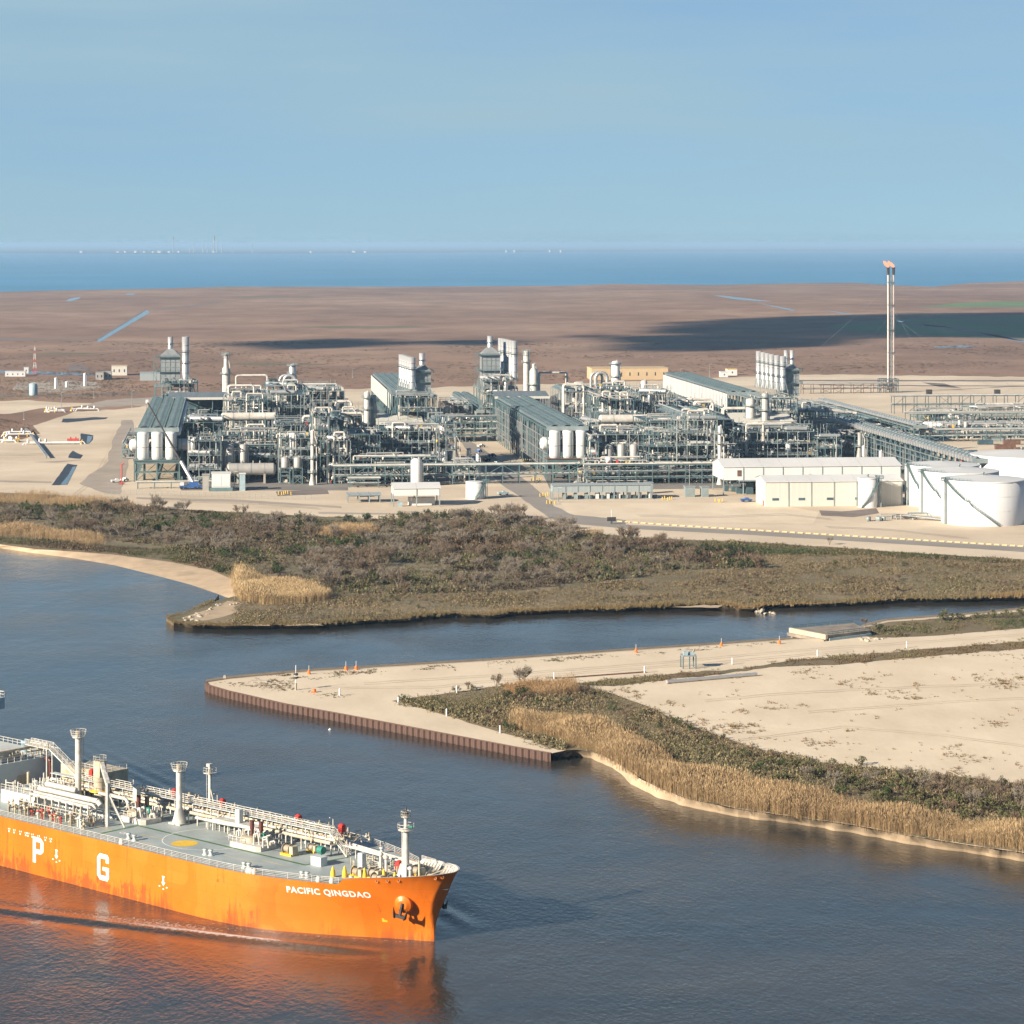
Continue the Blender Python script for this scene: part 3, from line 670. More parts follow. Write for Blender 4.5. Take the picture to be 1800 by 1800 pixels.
# ---- anchors on their bolsters
for sd_ in (-1, 1):
    x, z = -3.4, 6.4; y = half(x, z); n_ = Vector((.42, .9*sd_, -.12)).normalized()
    b0 = Vector((x-.3, (y-.6)*sd_, z+.5))
    bo = MB().cone(b0-n_*.5, b0+n_*1.7, 2.0, 1.5, 18).cone(b0+n_*1.7, b0+n_*2.1, 1.5, .8, 18).build('anchor_bolster', MT['hull_orange'], ship)
    a = b0+n_*2.2; an = MB()
    dn = (Vector((-.15, .12*sd_, -1))).normalized(); tg = n_.cross(dn).normalized()
    an.bar(a+dn*-.4, a+dn*2.1, .42, .36); an.bar(a+dn*1.9-tg*1.15, a+dn*1.9+tg*1.15, .5, .55)
    for k in (-1, 1):
        an.add([a+dn*2.1+tg*k*.5, a+dn*2.1+tg*k*1.25, a+dn*.2+tg*k*1.35+n_*.55, a+dn*2.3+tg*k*.85+n_*.5], [(0,1,2),(0,2,3),(1,3,2),(0,3,1)])
    an.build('anchor', MT['dark_iron'], ship)
# ---- rails along both deck edges
def rail(pts, h=1.1, name='railing', post=1.9, rr=.035, parent=ship, m='ship_white', rows=4):
    mb = MB(); pts = [Vector(p) for p in pts]
    for k in range(1, rows+1):
        for a, c in zip(pts[:-1], pts[1:]): mb.bar(a+Vector((0,0,h*k/rows)), c+Vector((0,0,h*k/rows)), rr*2 if k == rows else rr*1.4)
    for a, c in zip(pts[:-1], pts[1:]):
        n = max(1, int((c-a).length/post))
        for i in range(n+1):
            p = a.lerp(c, i/n); mb.bar(p, p+Vector((0,0,h)), rr*2.2)
    return mb.build(name, MT[m], parent)
ed = [-120,-100,-80,-60,-48,-42,-36,-30,-25,-20,-16,-13.2]
for sd_ in (-1, 1): rail([(x, (half(x, DK)-.25)*sd_, DK) for x in ed])
rail([(x, half(x, DK)-.5, deck_z(x)) for x in (-11.5,-8,-5,-2,0)], .7)
for x in (-64.5, -30.8, -30.1, -29.4, -17.0, -14.6):                # mooring chocks
    y = half(x, DK); MB().lathe([(.45,0),(.5,.3),(.35,.9),(.1,1.0)], (x, -(y-.5), DK), 10).build('mooring_chock', MT['ship_white'], ship)
# ---- painted deck marks
def flat(name, poly, z, m, lab=None):
    return MB().add([(x, y, z) for x, y in poly], [tuple(range(len(poly)))]).build(name, MT[m], ship, lab)
Z1, Z2 = DK+.012, DK+.02
flat('deck_line', [(-73.8,-4.05),(-28,-4.55),(-28,-3.9),(-73.8,-3.4)], Z1, 'deck_green')
flat('deck_line', [(-74.5,-13),(-73.8,-13),(-73.8,-3.4),(-74.5,-3.4)], Z1, 'deck_green')
flat('deck_line', [(-28,-4.5),(-27.4,-4.5),(-25.8,5),(-26.4,5)], Z1, 'deck_green')
flat('winching_circle', [(-56.3+2.5*math.cos(a), -7.6+2.5*math.sin(a)) for a in np.linspace(0, 2*math.pi, 33)[:-1]], Z2, 'deck_yellow', 'round yellow winching spot painted on the deck')
mb = MB(); A = np.linspace(0, 2*math.pi, 65)
for a, c in zip(A[:-1], A[1:]):
    mb.add([(-55.5+r_*math.cos(t), -2.2+r_*math.sin(t), Z2) for r_, t in ((8.6,a),(8.6,c),(8.78,c),(8.78,a))], [(3,2,1,0)])
mb.build('winching_ring', MT['letter_white'], ship)
def deck_text(txt, x0, y0, hgt, wid, rot):
    cu = bpy.data.curves.new('t', 'FONT'); cu.body = txt; cu.size = 1.0; cu.offset = .02; cu.resolution_u = 2
    ob = bpy.data.objects.new('t', cu); COL.objects.link(ob); dg = bpy.context.evaluated_depsgraph_get(); dg.update()
    me = bpy.data.meshes.new_from_object(ob.evaluated_get(dg)); bpy.data.objects.remove(ob); bpy.data.curves.remove(cu)
    xs = [v.co.x for v in me.vertices]; ys = [v.co.y for v in me.vertices]; c, s_ = math.cos(rot), math.sin(rot)
    for v in me.vertices:
        u = (v.co.x-min(xs))/(max(xs)-min(xs))*wid if False else (v.co.x-xs[0])*wid; q = v.co.y*hgt
        v.co = (x0+u*c-q*s_, y0+u*s_+q*c, Z2)
    me.materials.clear(); me.materials.append(MT['letter_white']); o = bpy.data.objects.new('deck_lettering', me); link(o, ship)
deck_text('WINCH', -55.2, 1.6, 2.3, 2.5, R(-62)); deck_text('ONLY', -67.0, -10.8, 1.6, 2.0, R(-8))
mb = MB()
for x, y, a, wd in ((-68,-8,7,.12),(-64,-12,5,.1),(-44,-9,9,.1),(-36,-7,6,.12),(-22,-3,5,.1),(-60,9,6,.1)): mb.box(x, x+a, y, y+wd, Z1-.004, Z1)
mb.build('deck_guideline', MT['deck_yellow'], ship)
# ---- vent masts and posts
def ladder(mb, p, q, wd, ax):
    p, q = Vector(p), Vector(q); a = Vector(ax)*wd/2; mb.bar(p-a, q-a, .07); mb.bar(p+a, q+a, .07)
    n = int((q-p).length/.55)
    for i in range(n): c = p.lerp(q, (i+.5)/n); mb.bar(c-a, c+a, .05)
def vent_mast(x, y, h, r, flare):
    m_ = MB().cyl((x,y,DK), (x,y,DK+h-1.4), r, 14)
    if flare: m_.prism([(x-1.6,y-1.3),(x+1.6,y-1.3),(x+1.6,y+1.3),(x-1.6,y+1.3)], DK, DK+.25); m_.cone((x,y,DK+.2), (x,y,DK+3.6), 1.9, r, 4)
    v = m_.build('vent_mast', MT['ship_white'], ship)
    MB().lathe([(r,0),(1.15,.15),(1.15,.35),(0.05,.36)], (x,y,DK+h-1.9), 14).build('mast_platform', MT['ship_white'], v)
    MB().lathe([(.62,0),(.62,1.0),(.5,1.1),(.05,1.1)], (x,y,DK+h-1.5), 12).build('vent_head', MT['machine_brown'], v)
    rg = MB()
    for k in (.45,.9,1.35):
        for i in range(14):
            a, c = 2*math.pi*i/14, 2*math.pi*(i+1)/14; q = 1.3+.22*k
            rg.bar((x+q*math.cos(a), y+q*math.sin(a), DK+h-1.6+k), (x+q*math.cos(c), y+q*math.sin(c), DK+h-1.6+k), .06)
            if k > 1: rg.bar((x+1.2*math.cos(a), y+1.2*math.sin(a), DK+h-1.6), (x+q*math.cos(a), y+q*math.sin(a), DK+h-1.6+k), .05)
    rg.build('platform_rail', MT['ship_white'], v)
    ld = MB(); ladder(ld, (x+.1, y+r+.35, DK+1), (x+.1, y+r+.35, DK+h-1.6), .5, (.743,.669,0)); ld.build('ladder', MT['ship_cream'], v)
vent_mast(-98.0, 1.0, 14.8, .62, False); vent_mast(-69.6, 2.6, 11.8, .6, True)
lp = MB().cyl((-72.6,13,DK), (-72.6,13,DK+9.2), .32, 10); ladder(lp, (-73.3,13,DK+1), (-73.3,13,DK+8.6), .45, (0,1,0))
lp.cyl((-72.6,13,DK+5.2), (-70.8,13,DK), .14, 6); v = lp.build('light_post', MT['ship_white'], ship)
MB().box(-73.5,-71.7,12.1,13.9,DK+7.6,DK+7.75).box(-73.1,-72.2,12.5,13.4,DK+8.9,DK+9.5).build('light_platform', MT['ship_white'], v)
rail([(-73.5,12.1,DK+7.7),(-71.7,12.1,DK+7.7),(-71.7,13.9,DK+7.7),(-73.5,13.9,DK+7.7),(-73.5,12.1,DK+7.7)], 1.0, 'light_rail', .9, .03, v, rows=2)
# foremast
fx, fy = -5.9, -.9
fm = MB(); fm.add([(fx-1.5,fy-1,DK),(fx+1.1,fy-1,DK),(fx+1.1,fy+1,DK),(fx-1.5,fy+1,DK),(fx-.75,fy-.65,DK+3.1),(fx+.75,fy-.65,DK+3.1),(fx+.75,fy+.65,DK+3.1),(fx-.75,fy+.65,DK+3.1)],
    [(0,1,5,4),(1,2,6,5),(2,3,7,6),(3,0,4,7),(4,5,6,7)])
fm.cone((fx,fy,DK+3), (fx,fy,DK+9.0), .62, .56, 16).cyl((fx,fy,DK+9), (fx,fy,DK+11.4), .34, 12)
fo = fm.build('foremast', MT['ship_white'], ship)
MB().lathe([(.6,0),(1.35,.2),(1.35,.32),(.05,.33)], (fx,fy,DK+8.7), 14).build('mast_platform', MT['ship_white'], fo)
MB().lathe([(.3,0),(.8,.15),(.8,.25),(.05,.26)], (fx,fy,DK+11.0), 12).build('mast_platform', MT['ship_white'], fo)
for zz, q in ((DK+9.0, 1.45), (DK+11.2, .85)):
    rg = MB()
    for k in (.5, 1.0):
        for i in range(12):
            a, c = 2*math.pi*i/12, 2*math.pi*(i+1)/12
            rg.bar((fx+q*math.cos(a), fy+q*math.sin(a), zz+k), (fx+q*math.cos(c), fy+q*math.sin(c), zz+k), .07); rg.bar((fx+q*math.cos(a), fy+q*math.sin(a), zz), (fx+q*math.cos(a), fy+q*math.sin(a), zz+1), .05)
    rg.build('platform_rail', MT['ship_white'], fo)
MB().lathe([(.3,0),(.42,.2),(.42,.7),(.18,.8),(.15,1.3),(.02,1.6)], (fx,fy,DK+11.4), 10).cbox((fx+.5,fy-.4,DK+12.0), .2,.2,.6).cbox((fx-.5,fy,DK+11.9), .2,.3,.7).build('mast_light', MT['dark_iron'], fo)
MB().vessel_h((fx+1.2,fy-.4,DK+9.7), (fx+1.7,fy-.1,DK+9.7), .28, 8).build('ship_horn', MT['machine_green'], fo)
ld = MB(); ladder(ld, (fx-.75,fy,DK+3), (fx-.75,fy,DK+8.8), .45, (0,1,0)); ld.build('ladder', MT['ship_white'], fo)
# ---- deck crane with boom and its rest
c0 = Vector((-94.5, 3.6, DK)); cr = MB().cyl(c0, c0+Vector((0,0,4.6)), 1.15, 16).cyl(c0+Vector((0,0,4.6)), c0+Vector((0,0,5.4)), 1.35, 16).cbox(c0+Vector((0,0,7.0)), 1.9,1.7,3.2)
ck = cr.build('deck_crane', MT['ship_cream'], ship); rest = Vector((-77.9,-8.0,DK))
tip = rest+Vector((-.3,.4,7.6)); root = c0+Vector((.6,0,8.0))
MB().bar(root, tip, .75, 1.0).bar(root, root.lerp(tip,.5)+Vector((0,0,.5)), .4).build('crane_boom', MT['ship_white'], ck)
MB().lathe([(2.1,0),(2.1,.15),(.05,.16)], (c0.x,c0.y,DK+2.6), 16).build('crane_platform', MT['deck_yellow'], ck)
rail([(c0.x+2.05*math.cos(a), c0.y+2.05*math.sin(a), DK+2.7) for a in np.linspace(0, 2*math.pi, 13)], 1.0, 'crane_rail', 1.2, .035, ck, rows=2)
rail([(c0.x+1.3*math.cos(a), c0.y+1.3*math.sin(a), DK+8.6) for a in np.linspace(0, 2*math.pi, 11)], .9, 'crane_rail', 1.2, .035, ck, rows=2)
rs = MB().bar(rest, rest+Vector((0,0,8.2)), .55); ladder(rs, rest+Vector((-.45,0,.3)), rest+Vector((-.45,0,7.5)), .45, (0,1,0))
for dx, dy in ((3.0,1.6),(1.4,2.6)): rs.bar(rest+Vector((dx,dy,0)), rest+Vector((.1,.1,6.4 if dx > 2 else 5.6)), .24)
rs.bar(rest+Vector((1.5,.8,3.0)), rest+Vector((.7,1.3,3.0)), .15); rs.build('boom_rest', MT['ship_white'], ship)
flat('deck_guideline', [(-80,-9.5),(-74.5,-9.8),(-74.5,-9.6),(-80,-9.3)], Z2, 'deck_yellow')
# ---- aft deckhouses
dh = MB().box(-140,-119,-12,13.5,DK,DK+5.3).build('machinery_house', MT['ship_grey'], ship, 'large grey machinery house with pipes on its roof')
MB().box(-118.99,-118.93,2.2,4.6,DK+.1,DK+2.5).build('house_door', MT['ship_cream'], dh)
rail([(-119.2,-11.8,DK+5.3),(-119.2,13.3,DK+5.3)], 1.1, 'house_rail', 1.6, .045, dh, rows=2)
rail([(-119.2,13.3,DK+5.3),(-140,13.3,DK+5.3)], 1.1, 'house_rail', 1.6, .045, dh, rows=2)
MB().box(-136,-121,-9,3,DK+5.3,DK+7.3).build('upper_house', MT['ship_white'], dh)
rp = MB(); rg_ = random.Random(4)
for k in range(46):
    x, y = rg_.uniform(-122.5,-119.6), rg_.uniform(-11,12); h = rg_.uniform(.5,2.0); rp.cyl((x,y,DK+5.3), (x,y,DK+5.3+h), rg_.uniform(.08,.22), 6)
    if k % 2: rp.bar((x,y,DK+5.3+h*.8), (x+rg_.uniform(-1,1), y+rg_.uniform(.6,2), DK+5.3+h*.8), .14)
for y in (-8,-3,2,7): rp.tube([(-122,y,DK+6.6),(-120.2,y,DK+6.6),(-120.2,y+2.5,DK+6.6)], .17, 6)
rp.bar((-120.8,-12,DK+7.2), (-120.8,10,DK+7.5), .5, .4); rp.build('roof_piping', MT['ship_cream'], dh)
for x, y, r_, h, m_ in ((-126,9.5,.85,2.3,'steel_blue'),(-133,1,.6,3.4,'ship_white'),(-131,4.2,.7,2.6,'ship_red')):
    MB().lathe([(r_,0),(r_,h*.8),(r_*1.1,h*.82),(r_*1.1,h),(.05,h+.05)], (x,y,DK+5.3), 12).build('roof_vent', MT[m_], dh)
MB().cbox((-130.6,3.4,DK+6.4), 1.2,1.2,2.2).build('roof_locker', MT['ship_white'], dh)
b2 = MB().box(-113,-99,8.5,14.5,DK,DK+4.8).build('compressor_house', MT['ship_cream'], ship)
rail([(-113,8.6,DK+4.8),(-99.2,8.6,DK+4.8),(-99.2,14.3,DK+4.8)], 1.0, 'house_rail', 1.5, .04, b2, rows=2)
# stairway from house roof down to the walkway
def stairs(p, q, wd, side, name='stairway', m='ship_white'):
    mb = MB(); p, q = Vector(p), Vector(q); a = Vector(side)*wd/2
    for k in (-1, 1):
        mb.bar(p+a*k, q+a*k, .10, .28); mb.bar(p+a*k+Vector((0,0,1.0)), q+a*k+Vector((0,0,1.0)), .07); mb.bar(p+a*k+Vector((0,0,.5)), q+a*k+Vector((0,0,.5)), .05)
        for i in range(7): c = p.lerp(q, i/6)+a*k; mb.bar(c, c+Vector((0,0,1)), .06)
    n = int((q-p).length/.35)
    for i in range(n): c = p.lerp(q, (i+.5)/n); mb.bar(c-a, c+a, .22, .05)
    return mb.build(name, MT[m], ship)
stairs((-113.5,6.4,DK+8.2), (-104.5,6.4,DK+3.6), 1.3, (0,1,0)); MB().box(-121,-113.5,5.6,7.2,DK+8.0,DK+8.15).bar((-114,5.7,DK),(-114,5.7,DK+8),.2).bar((-114,7.1,DK),(-114,7.1,DK+8),.2).build('stair_landing', MT['ship_white'], ship)
rail([(-121,5.6,DK+8.1),(-113.5,5.6,DK+8.1)], 1.1, 'walkway_rail', 1.2, .045); rail([(-121,7.2,DK+8.1),(-113.5,7.2,DK+8.1)], 1.1, 'walkway_rail', 1.2, .045)
MB().tube([(-118.6,9.0,DK+5.0),(-117.4,9.0,DK+5.0),(-117.0,9.0,DK+4.6),(-117.0,9.0,DK)], .42, 10).build('exhaust_pipe', MT['ship_maroon'], ship)
MB().cyl((-116,2.6,DK),(-116,2.6,DK+3.6),.30,8).build('vent_post', MT['ship_cream'], ship)
for y in (4.6, 8.4): MB().lathe([(.6,0),(.7,.5),(.4,1.3),(.05,1.5)], (-115.6,y,DK), 10).build('pump_cover', MT['ship_maroon'], ship)
lb = MB().box(-111,-100.2,-8,2.4,DK,DK+2.5).build('valve_house', MT['ship_grey'], ship)
rail([(-111,-7.9,DK+2.5),(-100.3,-7.9,DK+2.5),(-100.3,2.3,DK+2.5)], 1.0, 'house_rail', 1.3, .04, lb, rows=2)
vp = MB()
for k in range(60):
    x, y = rg_.uniform(-110.5,-100.8), rg_.uniform(-7.4,2); h = rg_.uniform(.5,1.9); vp.cyl((x,y,DK+2.5), (x,y,DK+2.5+h), rg_.uniform(.06,.2), 6)
    if k % 2: vp.bar((x,y,DK+2.5+h*.7), (x+rg_.uniform(.4,2), y+rg_.uniform(-.6,.6), DK+2.5+h*.7), .14)
vp.build('valve_piping', MT['ship_white'], lb)
# ---- cargo manifold
mf = MB()
for y, z, r_ in ((-7.0,4.0,.52),(-9.2,3.2,.36),(-8.2,3.5,.25)): mf.tube([(-100,y,DK+z),(-82.0,y,DK+z),(-81.2,y,DK+z-.7)], r_, 10)
mf.vessel_h((-100,-5.2,DK+4.6), (-91,-5.2,DK+4.6), .55, 10)
for x in np.arange(-99,-80,2.2):
    for y in (-9.9,-6.2): mf.bar((x,y,DK), (x,y,DK+3.4), .2)
    mf.bar((x,-9.9,DK+3.0), (x,-6.2,DK+3.0), .18)
mn = mf.build('cargo_manifold', MT['ship_white'], ship)
vv = MB(); v2 = MB(); v3 = MB(); v4 = MB()
for k in range(95):
    x, y = rg_.uniform(-103,-79), rg_.uniform(-13.2,-9.4); h = rg_.uniform(.7,2.4); q = (vv, vv, v2, v3, vv, v4)[k % 6]
    q.cyl((x,y,DK), (x,y,DK+h), rg_.uniform(.07,.18), 6); q.lathe([(.05,0),(.34,.1),(.34,.3),(.05,.4)], (x,y,DK+h*.75), 8)
    if k % 3 == 0: vv.tube([(x,y,DK+.9),(x,y+2.4,DK+.9),(x,y+2.4,DK+2)], .14, 6)
vv.build('manifold_valve', MT['ship_cream'], mn); v2.build('manifold_valve', MT['ship_grey'], mn); v3.build('manifold_valve', MT['machine_brown'], mn); v4.build('manifold_valve', MT['ship_red'], mn)
rail([(-101,-11.2,DK+1.1),(-80,-11.2,DK+1.1)], 1.2, 'manifold_rail', 1.6, .05, mn, rows=2)
for y in (-4.2,-2.8,-1.5,1.0): MB().tube([(-99,y,DK+.5),(-80,y,DK+.5)], .22, 8).build('deck_pipe', MT['ship_grey'], ship)
# ---- long pipe deck with walkway on the port side of the centre line
pw = MB(); pd = MB(); pc = MB()
for y, z, r_ in ((4.4,2.0,.34),(5.3,2.4,.26),(6.6,2.0,.42),(8.0,2.1,.34),(9.2,2.3,.24),(10.2,2.0,.30),(11.2,2.2,.2)):
    (pw if int(y*10) % 2 else pc).tube([(-112,y,DK+z),(-30,y,DK+z)], r_, 8)
for y, z, r_ in ((7.0,1.5,.36),(8.3,1.5,.26),(6.0,1.7,.2)): pw.tube([(-30,y,DK+z),(-8.0,y*.62,DK+z)], r_, 8)
for x in np.arange(-110,-28,2.6):
    for y in (3.9,7.3,11.6): pd.bar((x,y,DK), (x,y,DK+1.9), .2)
    pd.bar((x,3.9,DK+1.75), (x,11.6,DK+1.75), .16)
for x in np.arange(-29,-8,2.2): pd.bar((x,5.4,DK), (x,5.4,DK+1.3), .16); pd.bar((x,7.6,DK), (x,7.6,DK+1.3), .16)
run = pw.build('deck_pipeline', MT['ship_white'], ship, 'bundle of white pipes running along the deck'); pc.build('pipeline_run', MT['ship_cream'], run); pd.build('pipe_support', MT['ship_white'], run)
wk = MB().box(-112,-31,5.0,6.3,DK+3.5,DK+3.6)
for x in np.arange(-110,-30,5.2): wk.bar((x,5.0,DK), (x,5.0,DK+3.5), .14); wk.bar((x,6.3,DK), (x,6.3,DK+3.5), .14)
wkk = wk.build('walkway', MT['ship_grey'], ship)
for y in (5.0,6.3): rail([(-104,y,DK+3.6),(-31,y,DK+3.6)], 1.1, 'walkway_rail', 1.7, .045, wkk, rows=3)
stairs((-31,5.65,DK+3.6), (-26.6,5.65,DK), 1.2, (0,1,0))
for x in np.arange(-62,-40,1.4):                                     # raised expansion loops
    q = 3.2+(.4 if int(x) % 2 else 0); MB().tube([(x,q,DK),(x,q,DK+1.9),(x+.2,4.4,DK+2.0)], .14, 6).build('riser_pipe', MT['ship_white'], ship)
MB().tube([(-64,2.0,DK+2.1),(-56,2.0,DK+2.1),(-52,2.6,DK+2.1),(-46,2.6,DK+2.1)], .30, 8).box(-60,-48,2.4,4.6,DK+2.2,DK+2.5).build('pipe_tray', MT['ship_white'], ship)
MB().tube([(-90,-.2,DK+3.4),(-82,-.2,DK+3.4),(-81.2,-.2,DK+2.6),(-81.2,-.2,DK)], .34, 8).build('transfer_pipe', MT['ship_white'], ship)
sm = MB(); sm2 = MB()
for k in range(240):
    x, y = rg_.uniform(-106,-26), rg_.uniform(3.6,12.4); z = DK+rg_.uniform(1.6,2.9); q = sm if k % 4 else sm2
    if k % 3: q.lathe([(.05,0),(.28,.08),(.28,.3),(.1,.42),(.1,.8)], (x,y,z), 7)
    else: q.bar((x,y,z), (x+rg_.uniform(-.3,.3), y+rg_.uniform(.6,2.0), z+rg_.uniform(-.1,.5)), .12)
sm.build('pipe_valve', MT['ship_cream'], run); sm2.build('pipe_valve', MT['machine_brown'], run)
for x, y, z in ((-100.5,6.5,4.2),(-79,9.5,2.8),(-64.5,9.0,3.0),(-43.0,8.6,3.2),(-31.5,8.6,3.2),(-11.8,3.4,0.5)):
    MB().cbox((x,y,DK+z+.6), 1.0,1.0,1.3).lathe([(.55,0),(.4,.2),(.05,.3)], (x,y,DK+z+1.25), 8).bar((x,y,DK),(x,y,DK+z),.2).build('fire_monitor_box', MT['ship_red'], ship)
for x, y in ((-84.5,4.6),(-53.5,3.4),(-18.2,.6)): MB().cbox((x,y,DK+1.4+(2.2 if x < -50 else 0)), 1.1,1.0,2.8).bar((x,y,DK),(x,y,DK+2),.3).build('cable_cabinet', MT['ship_grey'], ship)
for x, y in ((-66.5,9.5),(-35.0,9.8),(-91,9.2)):
    MB().tube([(x,y,DK+2),(x,y,DK+5.0),(x,y-.9,DK+5.2)], .1, 6).build('lamp_post', MT['ship_white'], ship)
# ---- tank domes
for k, (x, y) in enumerate(((-77.5,-.6),(-45.0,-.9))):
    base = MB().prism([(x-4.2,y-1.9),(x-3.4,y-2.5),(x+3.4,y-2.5),(x+4.2,y-1.9),(x+4.2,y+1.9),(x+3.4,y+2.5),(x-3.4,y+2.5),(x-4.2,y+1.9)], DK, DK+.95)
    d_ = base.build('tank_dome', MT['ship_white'], ship)
    MB().lathe([(1.7,.9),(1.7,1.7),(1.5,1.8),(.05,1.85)], (x-1,y,DK), 16).build('dome_cover', MT['ship_cream'], d_)
    MB().cyl((x-.8,y+.5,DK+1),(x-.8,y+.5,DK+4.4),.28,8).cyl((x-.8,y+.5,DK+3.0),(x-.8,y+.5,DK+4.6),.42,8).build('dome_post', MT['ship_maroon'], d_)
    MB().cyl((x+1.2,y+.9,DK+1),(x+1.2,y+.9,DK+4.4),.28,8).cyl((x+1.2,y+.9,DK+3.0),(x+1.2,y+.9,DK+4.6),.42,8).build('dome_post', MT['ship_maroon' if k else 'dark_iron'], d_)
    dp = MB()
    for j in range(16):
        a, c = x+rg_.uniform(-3.8,5), y+rg_.uniform(-2,2.4); h = rg_.uniform(1.4,2.8); dp.tube([(a,c,DK+.9),(a,c,DK+h),(a+.7,c+.4,DK+h+.2),(a+.9,c+.5,DK+.9)], .17, 6)
    dp.build('dome_piping', MT['ship_white'], d_); MB().cbox((x+2.6,y+.2,DK+2.3),.9,.6,1.0).build('valve_box', MT['machine_green'], d_)
    rail([(x-4.1,y-2.3,DK+.95),(x-.5,y-2.4,DK+.95)], 1.0, 'dome_rail', 1.2, .04, d_, rows=2)
# ---- forecastle and deck machinery
def winch(x, y, s_=1.0, rz=0.0):
    wb = MB().cbox((x,y,DK+.2), 2.6*s_,1.8*s_,.35).build('mooring_winch', MT['deck_yellow'], ship)
    MB().cyl((x-.9*s_,y,DK+1.0*s_), (x+.5*s_,y,DK+1.0*s_), .62*s_, 14).cyl((x-.95*s_,y,DK+1.0*s_), (x-.85*s_,y,DK+1.0*s_), .9*s_, 14).cyl((x+.45*s_,y,DK+1.0*s_), (x+.55*s_,y,DK+1.0*s_), .9*s_, 14).build('winch_drum', MT['machine_brown'], wb)
    MB().cbox((x+1.0*s_,y,DK+.9*s_), .8*s_,1.2*s_,1.4*s_).build('winch_gearbox', MT['ship_cream'], wb)
winch(-35.4,-.8,1.1); winch(-33.9,3.6,.8)
for x, y in ((-14.2,-4.4),(-11.2,-3.2),(-8.4,-5.4),(-5.2,-4.6),(-2.8,-1.8),(-1.6,1.2),(-7.0,3.2)): winch(x, y, 1.0)
for x, y in ((-16.2,-5.6),(-15.2,-4.6),(-12.7,-4.2),(-9.6,-2.6),(-6.5,-3.0),(-.5,-2.2),(-17.5,-7.2)):
    MB().lathe([(.5,0),(.42,.9),(.22,1.6),(.1,1.9),(.02,1.95)], (x,y,DK), 10).build('warning_bollard', MT['deck_yellow'], ship)
for x, y in ((-66.9,-12.0),(-65.0,-12.2),(-46.8,-10.9),(-45.6,-10.6),(-34,-13),(-33,-12.8),(-21.5,-10.8),(-20.5,-10.5),(-58,13.2),(-57,13.2),(-24,11.4),(-12.5,-7.6),(-6.6,-5.4),(-5.6,-5.2)):
    MB().lathe([(.55,0),(.55,.1),(.36,.12),(.34,.8),(.46,.85),(.46,1.0),(.02,1.05)], (x,y,DK), 10).build('bollard', MT['ship_grey'], ship)
MB().cbox((-25.8,-2.6,DK+.8), 2.6,1.6,1.6).build('deck_locker', MT['ship_grey'], ship)
MB().cyl((-29.8,1.8,DK),(-29.8,1.8,DK+.8),.2,8).cyl((-30.4,1.8,DK+1.3),(-29.2,1.8,DK+1.3),.7,12).build('hose_reel', MT['machine_green'], ship)
for x, y, h in ((-10.0,-1.6,3.3),(-14.5,1.6,2.6),(-2.2,-3.6,3.0)): MB().cyl((x,y,DK),(x,y,DK+h),.26,8).lathe([(.26,0),(.5,.2),(.5,.5),(.05,.75)], (x,y,DK+h), 10).build('mushroom_vent', MT['ship_white'], ship)
MB().bar((-1.2,-2.4,DK),(-1.2,-2.4,DK+4.6),.28).bar((-1.0,-2.2,DK+1.6),(2.6,.6,DK+3.4),.16).build('fore_derrick', MT['ship_cream'], ship)
for x, y in ((-19.5,3.2),(-17,4.4)): rail([(x,y-2,DK),(x+2.4,y-2,DK),(x+2.4,y,DK)], 1.2, 'guard_rail', .8, .05)
fp = MB()
for k in range(36):
    x, y = rg_.uniform(-24,-8), rg_.uniform(-1,7)
    if abs(y) > half(x, DK)-1.2: continue
    h = rg_.uniform(.4,1.6); fp.cyl((x,y,DK),(x,y,DK+h),rg_.uniform(.06,.16),6)
    if k % 2: fp.bar((x,y,DK+h*.8),(x+rg_.uniform(.5,2.5),y+rg_.uniform(-.4,.4),DK+h*.8),.12)
fp.build('deck_fitting', MT['ship_cream'], ship)
rail([(-45,6.3,DK+3.6),(-31,6.3,DK+3.6)], 1.1, 'walkway_rail', 1.7, .045)
# ---- accommodation block aft, with its bridge wing
ac = MB().box(-168,-146,-15,15,DK,DK+11.0).build('accommodation', MT['ship_white'], ship)
MB().box(-160,-143.6,-13,13,DK+11.0,DK+14.3).build('wheelhouse', MT['ship_white'], ac)
wg = MB().box(-146.4,-143.4,13,17.4,DK+11.2,DK+13.6).build('bridge_wing', MT['steel_blue'], ac)
rail([(-146.4,13,DK+13.6),(-146.4,17.4,DK+13.6),(-143.4,17.4,DK+13.6),(-143.4,13,DK+13.6)], 1.2, 'wing_rail', 1.5, .07, ac, rows=2)
MB().lathe([(2.2,0),(2.2,7),(1.8,8),(.1,8.2)], (-164,0,DK+11), 16).build('funnel', MT['hull_orange'], ac)
MB().box(-145.99,-145.9,-14,14,DK+3.0,DK+3.9).box(-145.99,-145.9,-14,14,DK+6.0,DK+6.9).build('cabin_windows', MT['dark_iron'], ac)
